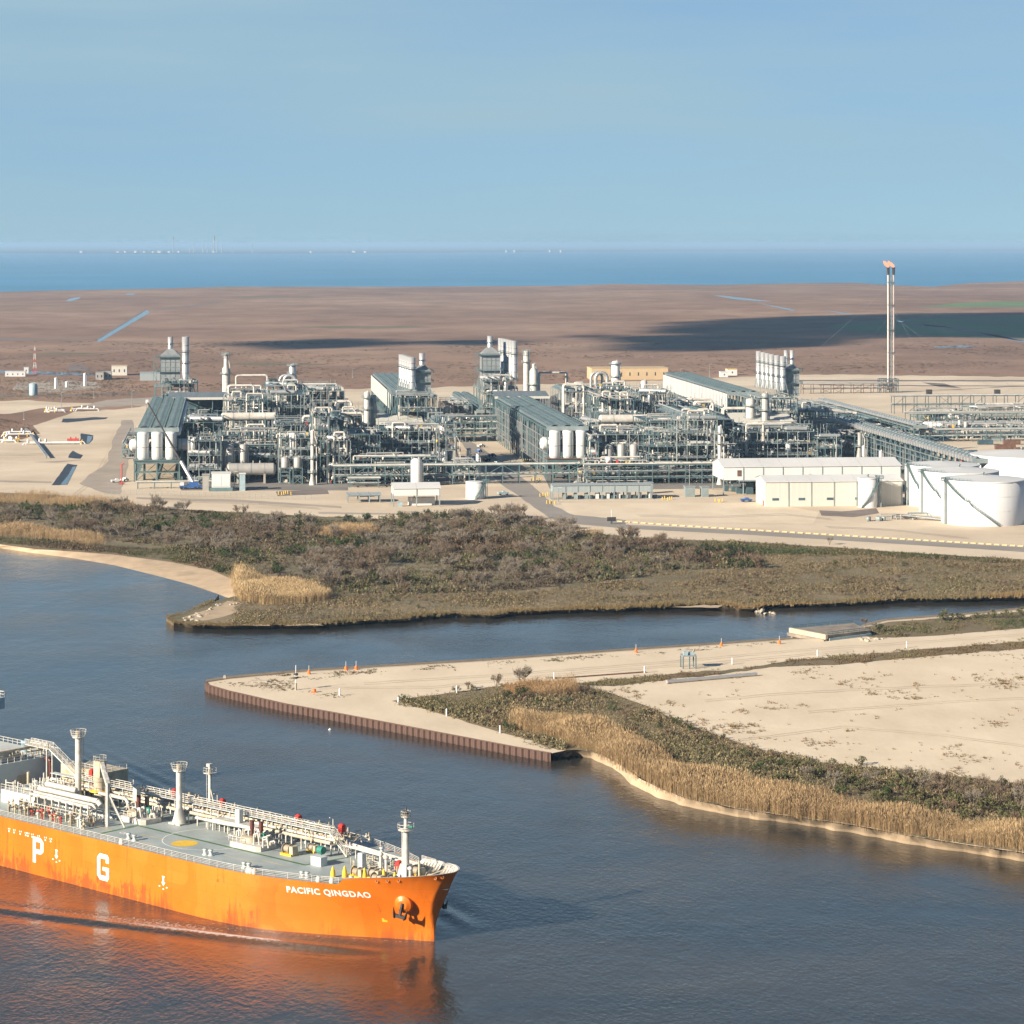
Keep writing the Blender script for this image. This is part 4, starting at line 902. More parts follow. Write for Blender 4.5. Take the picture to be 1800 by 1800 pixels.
# ---------------------------------------------------------------- vegetation
leafmat('foliage'); leafmat('reed_straw', .7); leafmat('twigs', .85)
rs_ = np.random.default_rng(11)
def sliver(V, T, C, base, tip, wd, col, rng):
    d = tip-base; a = np.cross(d, rng.normal(size=3)); a = a/(np.linalg.norm(a)+1e-9)*wd/2; n = len(V)
    V += [base-a, base+a, tip]; T.append((n, n+1, n+2)); C += [col]*3
def limb(V, T, C, p, q, r0, r1, col):
    d = q-p; up = np.array((0,0,1.)) if abs(d[2]) < .9*np.linalg.norm(d) else np.array((1.,0,0))
    a = np.cross(d, up); a /= np.linalg.norm(a)+1e-9; b = np.cross(d, a); b /= np.linalg.norm(b)+1e-9; n = len(V)
    for c, r in ((p, r0), (q, r1)):
        for t in (0, 2.09, 4.19): V.append(c+(a*math.cos(t)+b*math.sin(t))*r)
    for i in range(3):
        j = (i+1) % 3; T.append((n+i, n+j, n+3+j)); T.append((n+i, n+3+j, n+3+i))
    C += [col]*6
def arr(V, T, C): return np.array(V, float), np.array(T, int), np.array(C, float)
def bare_tree(seed, col, spread=.55, ntw=9, tw=.075, h=7.0):
    """leafless shrub-tree: several stems, two orders of limbs, a haze of twigs"""
    rng = np.random.default_rng(seed); tv, tt, tc = [], [], []; cv, ct, cc = [], [], []; col = np.array(col)
    for s in range(rng.integers(3, 6)):
        az = rng.uniform(0, 6.28); b = np.array((rng.normal()*.25, rng.normal()*.25, -.1))
        m = b+np.array((math.cos(az)*spread*h*.22, math.sin(az)*spread*h*.22, h*rng.uniform(.25,.38)))
        limb(tv, tt, tc, b, m, .13, .08, col*.9)
        for k in range(rng.integers(4, 6)):
            a2 = az+rng.normal()*1.0; L = h*rng.uniform(.25,.42); el = rng.uniform(.6,1.35)
            e = m+L*np.array((math.cos(a2)*math.cos(el), math.sin(a2)*math.cos(el), math.sin(el)))
            limb(tv, tt, tc, m, e, .065, .03, col)
            for j in range(rng.integers(4, 6)):
                t = rng.uniform(.35,1); p = m+(e-m)*t; a3 = a2+rng.normal()*1.1; el3 = rng.uniform(.3,1.4); L3 = h*rng.uniform(.10,.22)
                q = p+L3*np.array((math.cos(a3)*math.cos(el3), math.sin(a3)*math.cos(el3), math.sin(el3)))
                sliver(cv, ct, cc, p, q, tw*1.3, col*rng.uniform(.9,1.1), rng)
                for i in range(ntw):
                    t2 = rng.uniform(.2,1); p2 = p+(q-p)*t2; dv = rng.normal(size=3)*.5+np.array((math.cos(a3)*.4, math.sin(a3)*.4, .75)); dv /= np.linalg.norm(dv)
                    sliver(cv, ct, cc, p2, p2+dv*h*rng.uniform(.06,.15), tw, col*rng.uniform(.8,1.25), rng)
    return arr(tv, tt, tc), arr(cv, ct, cc)
def leafy_bush(seed, col, h=3.0, n=520, w_=1.0, leaf=.34):
    """evergreen shrub: leaf-sized faces gathered in uneven clumps, gaps between"""
    rng = np.random.default_rng(seed); tv, tt, tc = [], [], []; cv, ct, cc = [], [], []; col = np.array(col)
    ncl = 13; cl = []
    for k in range(ncl):
        az = rng.uniform(0, 6.28); r = h*.52*w_*math.sqrt(rng.uniform(0,1)); z = h*(.30+.62*rng.uniform(0,1)*(1-(r/(h*.62*w_))**2*.6))
        cl.append((np.array((math.cos(az)*r, math.sin(az)*r, z)), h*rng.uniform(.13,.24), rng.uniform(.7,1.3)))
        limb(tv, tt, tc, np.array((rng.normal()*.1, rng.normal()*.1, -.1)), cl[-1][0], .07, .03, np.array((.10,.075,.05)))
    for i in range(n):
        c, r, sh = cl[rng.integers(ncl)]; d = rng.normal(size=3); d /= np.linalg.norm(d); p = c+d*r*rng.uniform(.5,1.05)
        a = rng.normal(size=3); a -= d*a.dot(d)*.6; a /= np.linalg.norm(a); b = np.cross(d, a); b /= np.linalg.norm(b)+1e-9; s = leaf*rng.uniform(.6,1.4); k = len(cv)
        cv += [p-a*s*.5, p+b*s*.45, p+a*s*.5]; ct.append((k, k+1, k+2)); cc += [col*sh*rng.uniform(.75,1.3)]*3
    return arr(tv, tt, tc), arr(cv, ct, cc)
def mesh_pair(name, pair, mt='foliage'):
    (tv, tt, tc), (cv, ct, cc) = pair
    return np_mesh(name+'_trunk', tv, tt, tc, MT['twigs']), np_mesh(name+'_crown', cv, ct, cc, MT[mt])
TREES = {
 'grey': [mesh_pair('t', bare_tree(s, (.225,.188,.145), .6, 11, .085)) for s in (1,2,3,4)],
 'brown': [mesh_pair('t', bare_tree(s, (.19,.142,.10), .55, 11, .085)) for s in (5,6,7)],
 'red': [mesh_pair('t', bare_tree(s, (.20,.14,.095), .5, 12, .08, 5.0)) for s in (8,9)],
 'green': [mesh_pair('t', leafy_bush(s, (.050,.075,.024))) for s in (10,11,12)],
 'olive': [mesh_pair('t', leafy_bush(s, (.095,.095,.040), 2.6, 460, 1.2)) for s in (13,14,15)],
 'dark': [mesh_pair('t', leafy_bush(s, (.034,.052,.022), 3.4, 560, 1.0)) for s in (16,17)]}
def plant(kind, name, label, cat, group, p, s, rz, v=None):
    tm, cm = TREES[kind][(v if v is not None else int(rs_.integers(99))) % len(TREES[kind])]
    o = thing(name, label, cat, p, rz, group); o.scale = (s*rs_.uniform(.9,1.15), s*rs_.uniform(.9,1.15), s)
    link(bpy.data.objects.new('trunk', tm), o); link(bpy.data.objects.new('crown', cm), o); return o
def sample_poly(poly, n, rng, z):
    """n points spread evenly over the ground inside a survey polygon"""
    xs = [p[0] for p in poly]; ys = [p[1] for p in poly]; out = []
    W_ = [gp(x, y, z) for x, y in poly]; wp = [(p.x, p.y) for p in W_]
    x0, x1, y0, y1 = min(p[0] for p in wp), max(p[0] for p in wp), min(p[1] for p in wp), max(p[1] for p in wp)
    got = np.zeros((0, 2))
    while len(got) < n:
        q = np.stack([rng.uniform(x0, x1, n*3), rng.uniform(y0, y1, n*3)], -1)
        got = np.concatenate([got, q[in_poly(q[:,0], q[:,1], wp)]])
    got = got[:n]; return np.concatenate([got, np.full((n,1), z)], 1)
# ---- templates for ground cover that nobody could count
def tuft(seed, n=9, lean=.5, wd=.16):
    rng = np.random.default_rng(seed); V, T, C = [], [], []
    for i in range(n):
        az = rng.uniform(0, 6.28); r = rng.uniform(0,.35); b = np.array((math.cos(az)*r, math.sin(az)*r, -.05)); l = rng.uniform(.1, lean)
        sliver(V, T, C, b, b+np.array((math.cos(az)*l, math.sin(az)*l, rng.uniform(.55,1.0))), wd, np.ones(3)*rng.uniform(.7,1.25), rng)
    return arr(V, T, C)
def clump(seed, n=14):
    rng = np.random.default_rng(seed); V, T, C = [], [], []
    for i in range(n):
        d = rng.normal(size=3); d[2] = abs(d[2]); d /= np.linalg.norm(d); p = d*np.array((.55,.55,.8))*rng.uniform(.55,1)
        a = rng.normal(size=3); a /= np.linalg.norm(a); b = np.cross(a, d); s = rng.uniform(.22,.46); k = len(V)
        V += [p-a*s*.5, p+b*s*.6, p+a*s*.5]; T.append((k,k+1,k+2)); C += [np.ones(3)*rng.uniform(.65,1.3)]*3
    for i in range(3):
        az = rng.uniform(0,6.28); sliver(V, T, C, np.zeros(3), np.array((math.cos(az)*.4, math.sin(az)*.4, rng.uniform(.7,1.1))), .06, np.ones(3)*.9, rng)
    return arr(V, T, C)
def reed(seed, n=8):
    rng = np.random.default_rng(seed); V, T, C = [], [], []
    for i in range(n):
        b = np.array((rng.normal()*.28, rng.normal()*.28, -.03)); t = b+np.array((rng.normal()*.10+.03, rng.normal()*.10, rng.uniform(.55,1.0)))
        c = rng.uniform(.8,1.2); sliver(V, T, C, b, t, .042, np.array((.92,.88,.80))*c, rng)
        k = len(V); a = np.array((rng.normal(), rng.normal(), 0)); a /= np.linalg.norm(a)
        V += [t-a*.02+np.array((0,0,-.13)), t+a*.035+np.array((0,0,-.05)), t+np.array((.03,0,.05))]; T.append((k,k+1,k+2)); C += [np.array((1.1,1.08,1.02))*c]*3
    return arr(V, T, C)
TUFT = [tuft(s) for s in range(4)]; CLUMP = [clump(s) for s in range(5)]; REED = [reed(s) for s in range(5)]
def cover(name, poly, n, temps, z, cols, wr, hr, m, seed, label, cat='ground cover', patch=.02, keep=0.0, excl=()):
    """patchy ground cover: one object, colours and density vary in patches"""
    rng = np.random.default_rng(seed); P = sample_poly(poly, n, rng, z); P[:,:2] += rng.normal(0, 1.1, (n,2))*(rng.uniform(0,1,(n,1)) < .35)*np.array((1.0,2.2))
    nv = np.array([mnoise.noise(Vector((p[0]*patch, p[1]*patch*.8, seed*3.1))) for p in P]); n2 = np.array([mnoise.noise(Vector((p[0]*patch*3.1, p[1]*patch*2.6, seed*1.7+9))) for p in P])
    ok = np.ones(n, bool) if keep == 0 else (nv*.7+n2*.5+rng.normal(0,.13,n)) > keep
    for ex in excl:
        wp = [(q.x, q.y) for q in (gp(x, y, z) for x, y in ex)]; ok &= ~in_poly(P[:,0], P[:,1], wp)
    P = P[ok]; nv = nv[ok]; n2 = n2[ok]; k = len(P)
    t = np.clip(nv*1.5+.5+rng.normal(0,.22,k), 0, .999)*(len(cols)-1); i = t.astype(int); f = (t-i)[:,None]; cs = np.array(cols)
    col = (cs[i]*(1-f)+cs[np.minimum(i+1, len(cols)-1)]*f)*rng.uniform(.8,1.2,(k,1))
    g = np.clip(1+n2*.9+nv*.35, .4, 1.7)
    scl = np.stack([rng.uniform(*wr, k)*g, rng.uniform(*hr, k)*g], -1)
    V, T, C = scatter(temps, P, scl, rng.uniform(0, 6.28, k), rng, col)
    o = bpy.data.objects.new(name, np_mesh(name, V, T, C, MT[m])); link(o); tag(o, label, cat, kind='stuff'); return o

OL = (.165,.142,.074); TAN = (.255,.195,.115); BR = (.135,.095,.058); GN = (.062,.078,.028); DB = (.090,.066,.045); GOLD = (.365,.265,.155); GD2 = (.285,.20,.115)
REEDS = [[(-200,924),(0,928),(60,930),(120,936),(178,944),(186,958),(150,962),(118,954),(80,947),(0,944),(-200,940)],
         [(-200,868),(0,870),(90,874),(180,884),(238,886),(232,893),(150,892),(70,887),(0,884),(-200,880)],
         [(545,930),(600,926),(660,932),(668,941),(600,944),(550,940)], [(1005,938),(1060,940),(1055,944),(1010,943)]]
REED_MAIN = [(416,1010),(440,1012),(470,1020),(500,1030),(550,1040),(580,1048),(572,1057),(520,1060),(470,1062),(430,1058),(414,1040)]
THICK = [(-200,900),(0,898),(70,892),(170,889),(260,893),(330,900),(450,912),(640,918),(700,906),(760,904),(880,905),(950,915),(1000,928),(1050,946),(1180,958),(1340,972),
    (1345,998),(1200,1003),(1080,1020),(960,1036),(850,1042),(700,1046),(590,1044),(560,1034),(480,1012),(400,990),(300,964),(200,950),(100,942),(-200,938)]
FRONT = [(424,1052),(470,1064),(580,1058),(600,1046),(850,1044),(960,1038),(1080,1022),(1200,1005),(1345,1000),(1345,975),(1500,972),(1650,980),(1800,988),(2000,998),(2000,1040),(1800,1048),(1700,1051),
    (1600,1051),(1540,1055),(1480,1059),(1340,1062),(1260,1060),(1100,1068),(1000,1071),(900,1075),(860,1081),(800,1078),(740,1081),(700,1088),(560,1096),(440,1098),(400,1098),(420,1080),(410,1066)]
cover('marsh_scrub', FRONT, 27000, CLUMP, G, [TAN, OL, BR, TAN, OL], (.6,1.5), (.4,1.15), 'foliage', 1, 'low olive and tan scrub on the flat bank facing the pier stub')
cover('undergrowth', THICK, 14000, CLUMP, G, [DB, BR, OL, GN, BR], (1.0,2.2), (1.0,2.6), 'foliage', 2, 'brown and green undergrowth of the thicket before the plant', excl=REEDS)
cover('shore_scrub', [(-200,944),(0,945),(100,951),(190,962),(300,966),(400,992),(480,1014),(414,1012),(402,1010),(370,1000),(300,985),(200,972),(120,966),(0,954),(-200,945)], 4200, CLUMP, G, [BR, OL, GN, BR], (.8,1.6), (.6,1.5), 'foliage', 3, 'low brown scrub behind the curved sand beach')
cover('levee_scrub', [(-200,866),(100,872),(300,896),(600,911),(700,908),(450,912),(330,900),(170,888),(70,891),(-200,899)], 4000, CLUMP, G, [OL, GN, BR], (.8,1.8), (.5,1.2), 'foliage', 4, 'green and brown scrub below the sandy levee', excl=REEDS)
cover('roadside_scrub', [(950,926),(1000,936),(1100,946),(1200,951),(1400,960),(1600,974),(1800,987),(1800,992),(1650,984),(1500,976),(1345,975),(1180,960),(1050,948)], 4200, CLUMP, G, [GN, OL, BR, GN], (.9,1.9), (.7,1.7), 'foliage', 5, 'dark green scrub along the perimeter road')
cover('bank_grass', [(x, y-5) for x, y in FAR_SHORE[9:-1]]+[(x, y-1.4) for x, y in reversed(FAR_SHORE[9:-1])], 9000, TUFT, G, [(.20,.14,.06), OL, (.25,.17,.08)], (.5,1.0), (.6,1.3), 'foliage', 6, 'dry grass hanging over the cut river bank')
for i, r in enumerate(REEDS):
    cover('reed_bed', r, (4400, 5200, 1500, 300)[i], REED, G, [GD2, GOLD, GD2], (.7,1.2), (2.0,3.2), 'reed_straw', 20+i,
          ('golden reed bed between the beach scrub and the thicket', 'golden reed bed at the foot of the sandy levee', 'small golden reed bed inside the thicket', 'thin reed bed beside the road bend')[i], 'reeds')
cover('reed_bed', REED_MAIN, 9000, REED, G, [GOLD, (.44,.33,.19), GOLD], (.8,1.4), (2.6,4.4), 'reed_straw', 30, 'tall pale golden reed bed on the point beside the beach', 'reeds')
# ---- trees and shrubs of the thicket, one by one
P = sample_poly(THICK, 900, rs_, G); rx = []
for ex in REEDS: rx.append([(q.x, q.y) for q in (gp(x, y, G) for x, y in ex)])
okm = np.ones(len(P), bool)
for wp in rx: okm &= ~in_poly(P[:,0], P[:,1], wp)
P = P[okm]; cnt = {'bare': 0, 'green': 0}
MARKS = [('above the beach reed bed',80,915),('behind the far beach end',20,945),('above the middle of the beach',220,925),('above the pale reed point',420,960),('behind the pale reed point',500,1000),
    ('around the inner reeds',600,940),('riverward of the inner reeds',640,1010),('below the white canopy shed',740,920),('below the small white tank',840,930),('facing the pier tip',820,1010),
    ('below the road bend',960,945),('left of the reddish bush',960,985),('below the dark message board',1080,975),('above the flat channel scrub',1140,1000),('by the perimeter road',1270,975)]
for p in P:
    pxx = 900+F*p[0]/p[1]
    if pxx < -25 or pxx > 1400: continue
    g = mnoise.noise(Vector((p[0]*.016, p[1]*.013, 4.2))); k2 = mnoise.noise(Vector((p[0]*.03, p[1]*.03, 8.8)))
    s_ = rs_.uniform(.75,1.3); pyy = HY+F*(H-G)/p[1]
    lm = min(MARKS, key=lambda q: ((q[1]-pxx)/2.2)**2+(q[2]-pyy)**2)[0]
    size = 'tall' if s_ > 1.12 else 'low' if s_ < .92 else 'middling'
    if g > .14 and cnt['green'] < 150:
        kd = 'green' if k2 > -.05 else 'dark'; cnt['green'] += 1
        lab = '%s %s leafy thicket shrub %s' % (size, 'mid green' if kd == 'green' else 'blackish green', lm)
        plant(kd, 'evergreen_shrub', lab, 'shrub', 'thicket shrubs: '+lab, (p[0],p[1],G), s_, rs_.uniform(0,6.28))
    elif g <= .14 and cnt['bare'] < 290:
        kd = 'brown' if k2 > .08 else 'grey'; cnt['bare'] += 1
        lab = '%s leafless %s thicket tree %s' % (size, 'purplish brown' if kd == 'brown' else 'pale grey', lm)
        plant(kd, 'bare_tree', lab, 'tree', 'thicket trees: '+lab, (p[0],p[1],G), s_*.95, rs_.uniform(0,6.28))
for x, y, kd, s, lab in ((908,926,'grey',1.25,'large round leafless tree at the sandy edge of the plant yard'), (1332,1000,'red',1.25,'reddish leafless bush standing alone at the end of the thicket'),
        (1457,958,'grey',.62,'small leafless tree beside the perimeter road'), (1050,950,'dark',1.1,'dark leafy shrub at the road below the message board'),
        (385,1006,'green',1.0,'bright green shrub at the end of the curved beach'), (1085,958,'grey',.8,'leafless tree below the message board by the road')):
    plant(kd, 'bare_tree' if kd in ('grey','red') else 'evergreen_shrub', lab, 'tree' if kd in ('grey','red') else 'shrub', None, gp(x, y, G), s, 1.0)
for x, y in ((1130,955),(1165,958),(1200,958),(1240,962),(1290,966),(1340,968),(1400,972)):
    plant('olive', 'evergreen_shrub', 'olive shrub in the row below the perimeter road', 'shrub', 'shrubs below the road', gp(x, y, G), rs_.uniform(.7,1.0), rs_.uniform(0,6))
# ---- peninsula
PREED = [(904,1264),(940,1262),(1000,1272),(1050,1290),(1100,1308),(1150,1334),(1200,1360),(1260,1380),(1330,1395),(1400,1408),(1550,1435),(1700,1456),(1800,1472),(2000,1502),(2000,1522),(1800,1493),
    (1700,1481),(1600,1465),(1500,1447),(1400,1433),(1300,1419),(1215,1402),(1170,1386),(1130,1365),(1090,1341),(1050,1322),(1015,1312),(985,1300),(950,1290),(910,1280)]
PSCRUB = [(692,1232),(760,1223),(860,1209),(930,1201),(1000,1204),(1060,1216),(1130,1240),(1180,1264),(1250,1290),(1330,1318),(1400,1333),(1450,1343),(1600,1359),(1800,1380),(2000,1400),(2000,1500),
    (1800,1466),(1700,1450),(1550,1434),(1400,1407),(1260,1380),(1200,1358),(1150,1332),(1050,1288),(1000,1270),(905,1262),(905,1280),(980,1302),(1000,1318),(975,1316),(900,1291),(800,1261),(740,1244)]
cover('reed_bed', PREED, 26000, REED, PZ, [GD2, (.325,.23,.13), GOLD, (.27,.19,.108)], (.8,1.35), (2.4,4.0), 'reed_straw', 40, 'long tall golden reed bed along the near sandy shore', 'reeds')
cover('reed_bed', [(888,1214),(920,1210),(1008,1208),(1014,1222),(960,1228),(900,1222)], 1500, REED, PZ, [GD2, (.32,.17,.07)], (.7,1.2), (2.0,3.4), 'reed_straw', 41, 'small rusty reed bed below the round leafless tree', 'reeds')
cover('scrub', PSCRUB, 17000, CLUMP, PZ, [TAN, OL, BR, TAN, OL], (.5,1.5), (.45,1.5), 'foliage', 42, 'olive and brown scrub across the near peninsula')
cover('dry_tufts', [(1000,1203),(1130,1190),(1300,1176),(1400,1160),(1600,1143),(1800,1128),(2000,1118),(2000,1128),(1800,1140),(1600,1156),(1480,1168),(1360,1172),(1260,1186),(1080,1206)], 5200, TUFT, PZ, [BR, (.17,.12,.07), OL], (.4,1.0), (.3,.8), 'foliage', 43, 'dry brown tufts along the track verge on the sand', patch=.06, keep=-.12)
cover('dry_tufts', [(1060,1214),(1200,1190),(1400,1176),(1800,1146),(1900,1146),(1900,1380),(1700,1364),(1520,1346),(1330,1316),(1250,1288),(1130,1238)], 16000, TUFT, PZ, [(.24,.175,.115), (.28,.205,.13), (.21,.155,.09)], (.35,.8), (.2,.6), 'foliage', 44, 'sparse brown tufts dotted over the open sand field', patch=.075, keep=.40)
cover('dry_tufts', [(1525,1104),(1640,1090),(1800,1076),(1950,1066),(1950,1095),(1800,1103),(1650,1116),(1540,1121)], 3000, CLUMP, PZ, [BR, OL, GN], (.5,1.1), (.4,1.1), 'foliage', 45, 'brown scrub on the strip behind the concrete slab', patch=.05, keep=-.1)
cover('dry_tufts', [(380,1200),(470,1186),(600,1180),(900,1162),(1200,1141),(1380,1128),(1380,1131),(1200,1146),(900,1168),(620,1186),(520,1215),(620,1222),(600,1228),(480,1212)], 2600, TUFT, PZ, [OL, GN, BR], (.3,.8), (.15,.4), 'foliage', 46, 'thin green weeds along the sandy quay edge', patch=.09, keep=.12)
# near shrubs behind the reeds
for x, y, kd, s in ((1395,1352,'olive',1.0),(1420,1372,'grey',.62),(1440,1366,'olive',1.15),(1465,1384,'grey',.66),(1490,1376,'olive',1.3),(1515,1392,'olive',1.2),(1535,1384,'grey',.72),(1560,1400,'green',1.1),
        (1580,1388,'olive',1.4),(1605,1408,'olive',1.3),(1620,1392,'grey',.75),(1645,1404,'brown',.72),(1668,1418,'olive',1.45),(1690,1408,'brown',.8),(1712,1424,'grey',.8),(1735,1430,'olive',1.5),(1752,1412,'brown',.8),
        (1775,1440,'olive',1.4),(1795,1424,'grey',.85),(1815,1448,'olive',1.5),(1350,1346,'olive',.9),(1310,1334,'olive',.8),(1270,1322,'olive',.8),(1240,1318,'green',.7),(1335,1358,'green',.9),(1375,1372,'olive',.9),(1480,1400,'green',.9),
        (1545,1412,'olive',1.1),(1640,1428,'olive',1.2),(1700,1442,'olive',1.2),(1770,1458,'olive',1.3),(1590,1374,'grey',.6),(1655,1384,'brown',.62),(1725,1396,'brown',.7),(1790,1402,'brown',.7),(1760,1388,'dark',.9)):
    leafy = kd in ('olive','green','dark')
    plant(kd, 'evergreen_shrub' if leafy else 'bare_tree', ('dense grey-green shrub' if leafy else 'leafless twiggy tree')+' between the long reed bed and the sand field', 'shrub' if leafy else 'tree',
          'shrubs behind the near reeds' if leafy else 'bare trees behind the near reeds', gp(x, y, PZ), s, rs_.uniform(0,6.28))
for x, y, kd, s, lab in ((917,1208,'grey',1.0,'round leafless tree rising from the small rusty reed bed'), (872,1208,'brown',.62,'thin open leafless tree at the edge of the sand road'), (822,1211,'brown',.35,'tiny leafless bush on the sandy quay'),
        (915,1230,'dark',1.1,'very dark green shrub in front of the rusty reeds'), (890,1231,'dark',.8,'small dark green shrub beside the darker one'), (1008,1218,'dark',.6,'dark leafy bush at the end of the rusty reeds'),
        (1662,1092,'olive',1.5,'large round olive shrub on the channel edge behind the concrete slab'), (1520,1100,'red',.6,'pale pinkish leafless bush behind the concrete slab'),
        (1545,1112,'dark',.9,'dark shrub beside the concrete slab'), (1515,1345,'olive',.8,'olive bush at the edge of the sand field')):
    leafy = kd in ('olive','green','dark')
    plant(kd, 'evergreen_shrub' if leafy else 'bare_tree', lab, 'shrub' if leafy else 'tree', None, gp(x, y, PZ), s, 2.0)
for x, y, s in ((1690,1090,1.0),(1715,1088,.8),(1745,1086,1.0),(1770,1086,1.1),(1795,1082,1.1),(1820,1080,1.1)):
    plant('olive', 'evergreen_shrub', 'grey-green shrub in the row along the channel edge', 'shrub', 'shrubs along the channel edge', gp(x, y, PZ), s, rs_.uniform(0,6))
for x, y, s in ((850,1250,.55),(1060,1296,.6),(1150,1320,.6),(1010,1284,.5),(780,1242,.4),(1120,1270,.5),(1200,1300,.55)):
    plant('olive', 'evergreen_shrub', 'low olive bush in the peninsula scrub', 'shrub', 'low bushes of the peninsula', gp(x, y, PZ), s, rs_.uniform(0,6))

for i, p in enumerate(sample_poly([(600,1050),(900,1048),(1080,1030),(1300,1008),(1500,985),(1800,996),(1800,1040),(1500,1050),(1200,1056),(900,1066),(640,1080)], 90, rs_, G)):
    kd = ('olive','red','olive')[i % 3]
    plant(kd, 'evergreen_shrub' if kd == 'olive' else 'bare_tree', 'small olive bush on the flat far bank of the channel' if kd == 'olive' else 'small reddish leafless bush on the flat far bank of the channel', 'shrub' if kd == 'olive' else 'bush', 'olive bushes of the flat bank' if kd == 'olive' else 'reddish bushes of the flat bank', p, rs_.uniform(.3,.62), rs_.uniform(0,6))
for i, p in enumerate(sample_poly(PSCRUB, 120, rs_, PZ)):
    kd = ('olive','red','olive','green')[i % 4]; leafy = kd != 'red'
    plant(kd, 'evergreen_shrub' if leafy else 'bare_tree', {'olive':'low olive bush in the peninsula scrub','green':'low green bush in the peninsula scrub','red':'low reddish leafless bush in the peninsula scrub'}[kd], 'shrub' if leafy else 'bush', {'olive':'low bushes of the peninsula','green':'green bushes of the peninsula','red':'leafless bushes of the peninsula'}[kd], p, rs_.uniform(.35,.75), rs_.uniform(0,6))

cover('marsh_grass', [(-120,668),(240,664),(285,688),(150,704),(60,702),(-120,704)], 2600, CLUMP, G, [DB, BR, OL, TAN], (1.2,2.6), (.5,1.2), 'foliage', 60, 'dark marsh grass and low scrub left of the plant')
cover('marsh_grass', [(-200,600),(1950,600),(1950,656),(1400,655),(1000,668),(520,682),(300,690),(-200,650)], 9000, CLUMP, G, [DB, (.20,.13,.09), BR, (.24,.165,.115)], (2.5,6.0), (.4,1.0), 'foliage', 61, 'brown marsh grass on the plain behind the plant', patch=.004, keep=-.05)
cover('marsh_grass', [(0,735),(58,748),(66,762),(0,770),(-120,770),(-120,735)], 900, CLUMP, G, [DB, BR, OL], (1.0,2.2), (.5,1.1), 'foliage', 62, 'brown marsh grass beside the white pipeline manifolds')
# ---------------------------------------------------------------- plant materials
mat('steel', (.105,.165,.175), .55, .1, .25, .15)
mat('steel_pale', (.24,.285,.285), .5, .1, .2, .15)
mat('steel_dark', (.055,.098,.115), .6, .1, .3, .2)
mat('alu', (.50,.50,.49), .38, .45, .12, .2)
mat('alu_dull', (.31,.325,.325), .45, .3, .2, .25)
mat('pipe_white', (.60,.575,.525), .5, 0, .12, .3, col2=(.44,.40,.34))
mat('white_paint', (.63,.625,.61), .5, 0, .05, .35, stretch=(1,1,.12), detail=7)
mat('cream_sheet', (.56,.545,.485), .5, 0, .07, .5, stretch=(3.2,1,.05), detail=4)
mat('roof_white', (.62,.615,.59), .5, 0, .06, .06)
mat('roof_grey', (.15,.18,.195), .55, 0, .2, .12, stretch=(3,.3,1))
mat('grey_sheet', (.29,.33,.335), .55, 0, .10, .5, stretch=(3.2,1,.05), detail=4)
mat('tan_sheet', (.50,.375,.22), .7, 0, .08, .1)
mat('rust', (.14,.075,.05), .8, 0, .3, .4)
mat('concrete', (.36,.325,.275), .85, 0, .15, .2)
mat('concrete_yellow', (.42,.335,.20), .85, 0, .25, .3, col2=(.42,.385,.33))
mat('yellow_paint', (.68,.43,.04), .55, 0, .12, .5)
mat('red_paint', (.48,.05,.035), .55, 0, .15, .5)
mat('orange_plastic', (.80,.16,.02), .5, 0, .1, 1)
mat('blue_paint', (.03,.10,.30), .45, 0, .12, .5)
mat('glass_dark', (.03,.04,.05), .15, 0, .1, 1)
mat('rubber', (.02,.02,.02), .8, 0, .2, 2)
mat('vessel_grey', (.36,.345,.315), .5, .1, .12, .2)
PA = R(6.2)
def gd(px, d, z=G): return Vector(((px-900.0)*d/F, d, z))
def zat(y, d): return H-(y-HY)*d/F-G                     # height above plant ground
rk = random.Random(7)
def stuff(o): o['kind'] = 'stuff'; return o
def frame(mb, x0, x1, y0, y1, levels, nx, ny, wd=.45, brace=True, rnd=rk):
    """braced steel frame on a grid"""
    xs = [x0+(x1-x0)*i/nx for i in range(nx+1)]; ys = [y0+(y1-y0)*i/ny for i in range(ny+1)]; z1 = levels[-1]
    for x in xs:
        for y in ys: mb.bar((x,y,0), (x,y,z1), wd)
    for z in levels:
        for y in ys: mb.bar((x0,y,z), (x1,y,z), wd*.8)
        for x in xs: mb.bar((x,y0,z), (x,y1,z), wd*.8)
    if brace:
        zz = [0]+list(levels)
        for a, b in zip(zz[:-1], zz[1:]):
            for i in range(nx):
                if rnd.random() < .35:
                    y = rnd.choice((y0, y1)); mb.bar((xs[i],y,a), (xs[i+1],y,b), wd*.55)
                    if rnd.random() < .5: mb.bar((xs[i+1],y,a), (xs[i],y,b), wd*.55)
            for j in range(ny):
                if rnd.random() < .4: x = rnd.choice((x0, x1)); mb.bar((x,ys[j],a), (x,ys[j+1],b), wd*.55)
    return mb
def rails_box(mb, x0, x1, y0, y1, z, wd=.12):
    for k in (.55, 1.1):
        mb.bar((x0,y0,z+k),(x1,y0,z+k),wd); mb.bar((x0,y1,z+k),(x1,y1,z+k),wd); mb.bar((x0,y0,z+k),(x0,y1,z+k),wd); mb.bar((x1,y0,z+k),(x1,y1,z+k),wd)
    n = max(1, int((x1-x0)/2.5))
    for i in range(n+1): x = x0+(x1-x0)*i/n; mb.bar((x,y0,z),(x,y0,z+1.1),wd); mb.bar((x,y1,z),(x,y1,z+1.1),wd)
    return mb

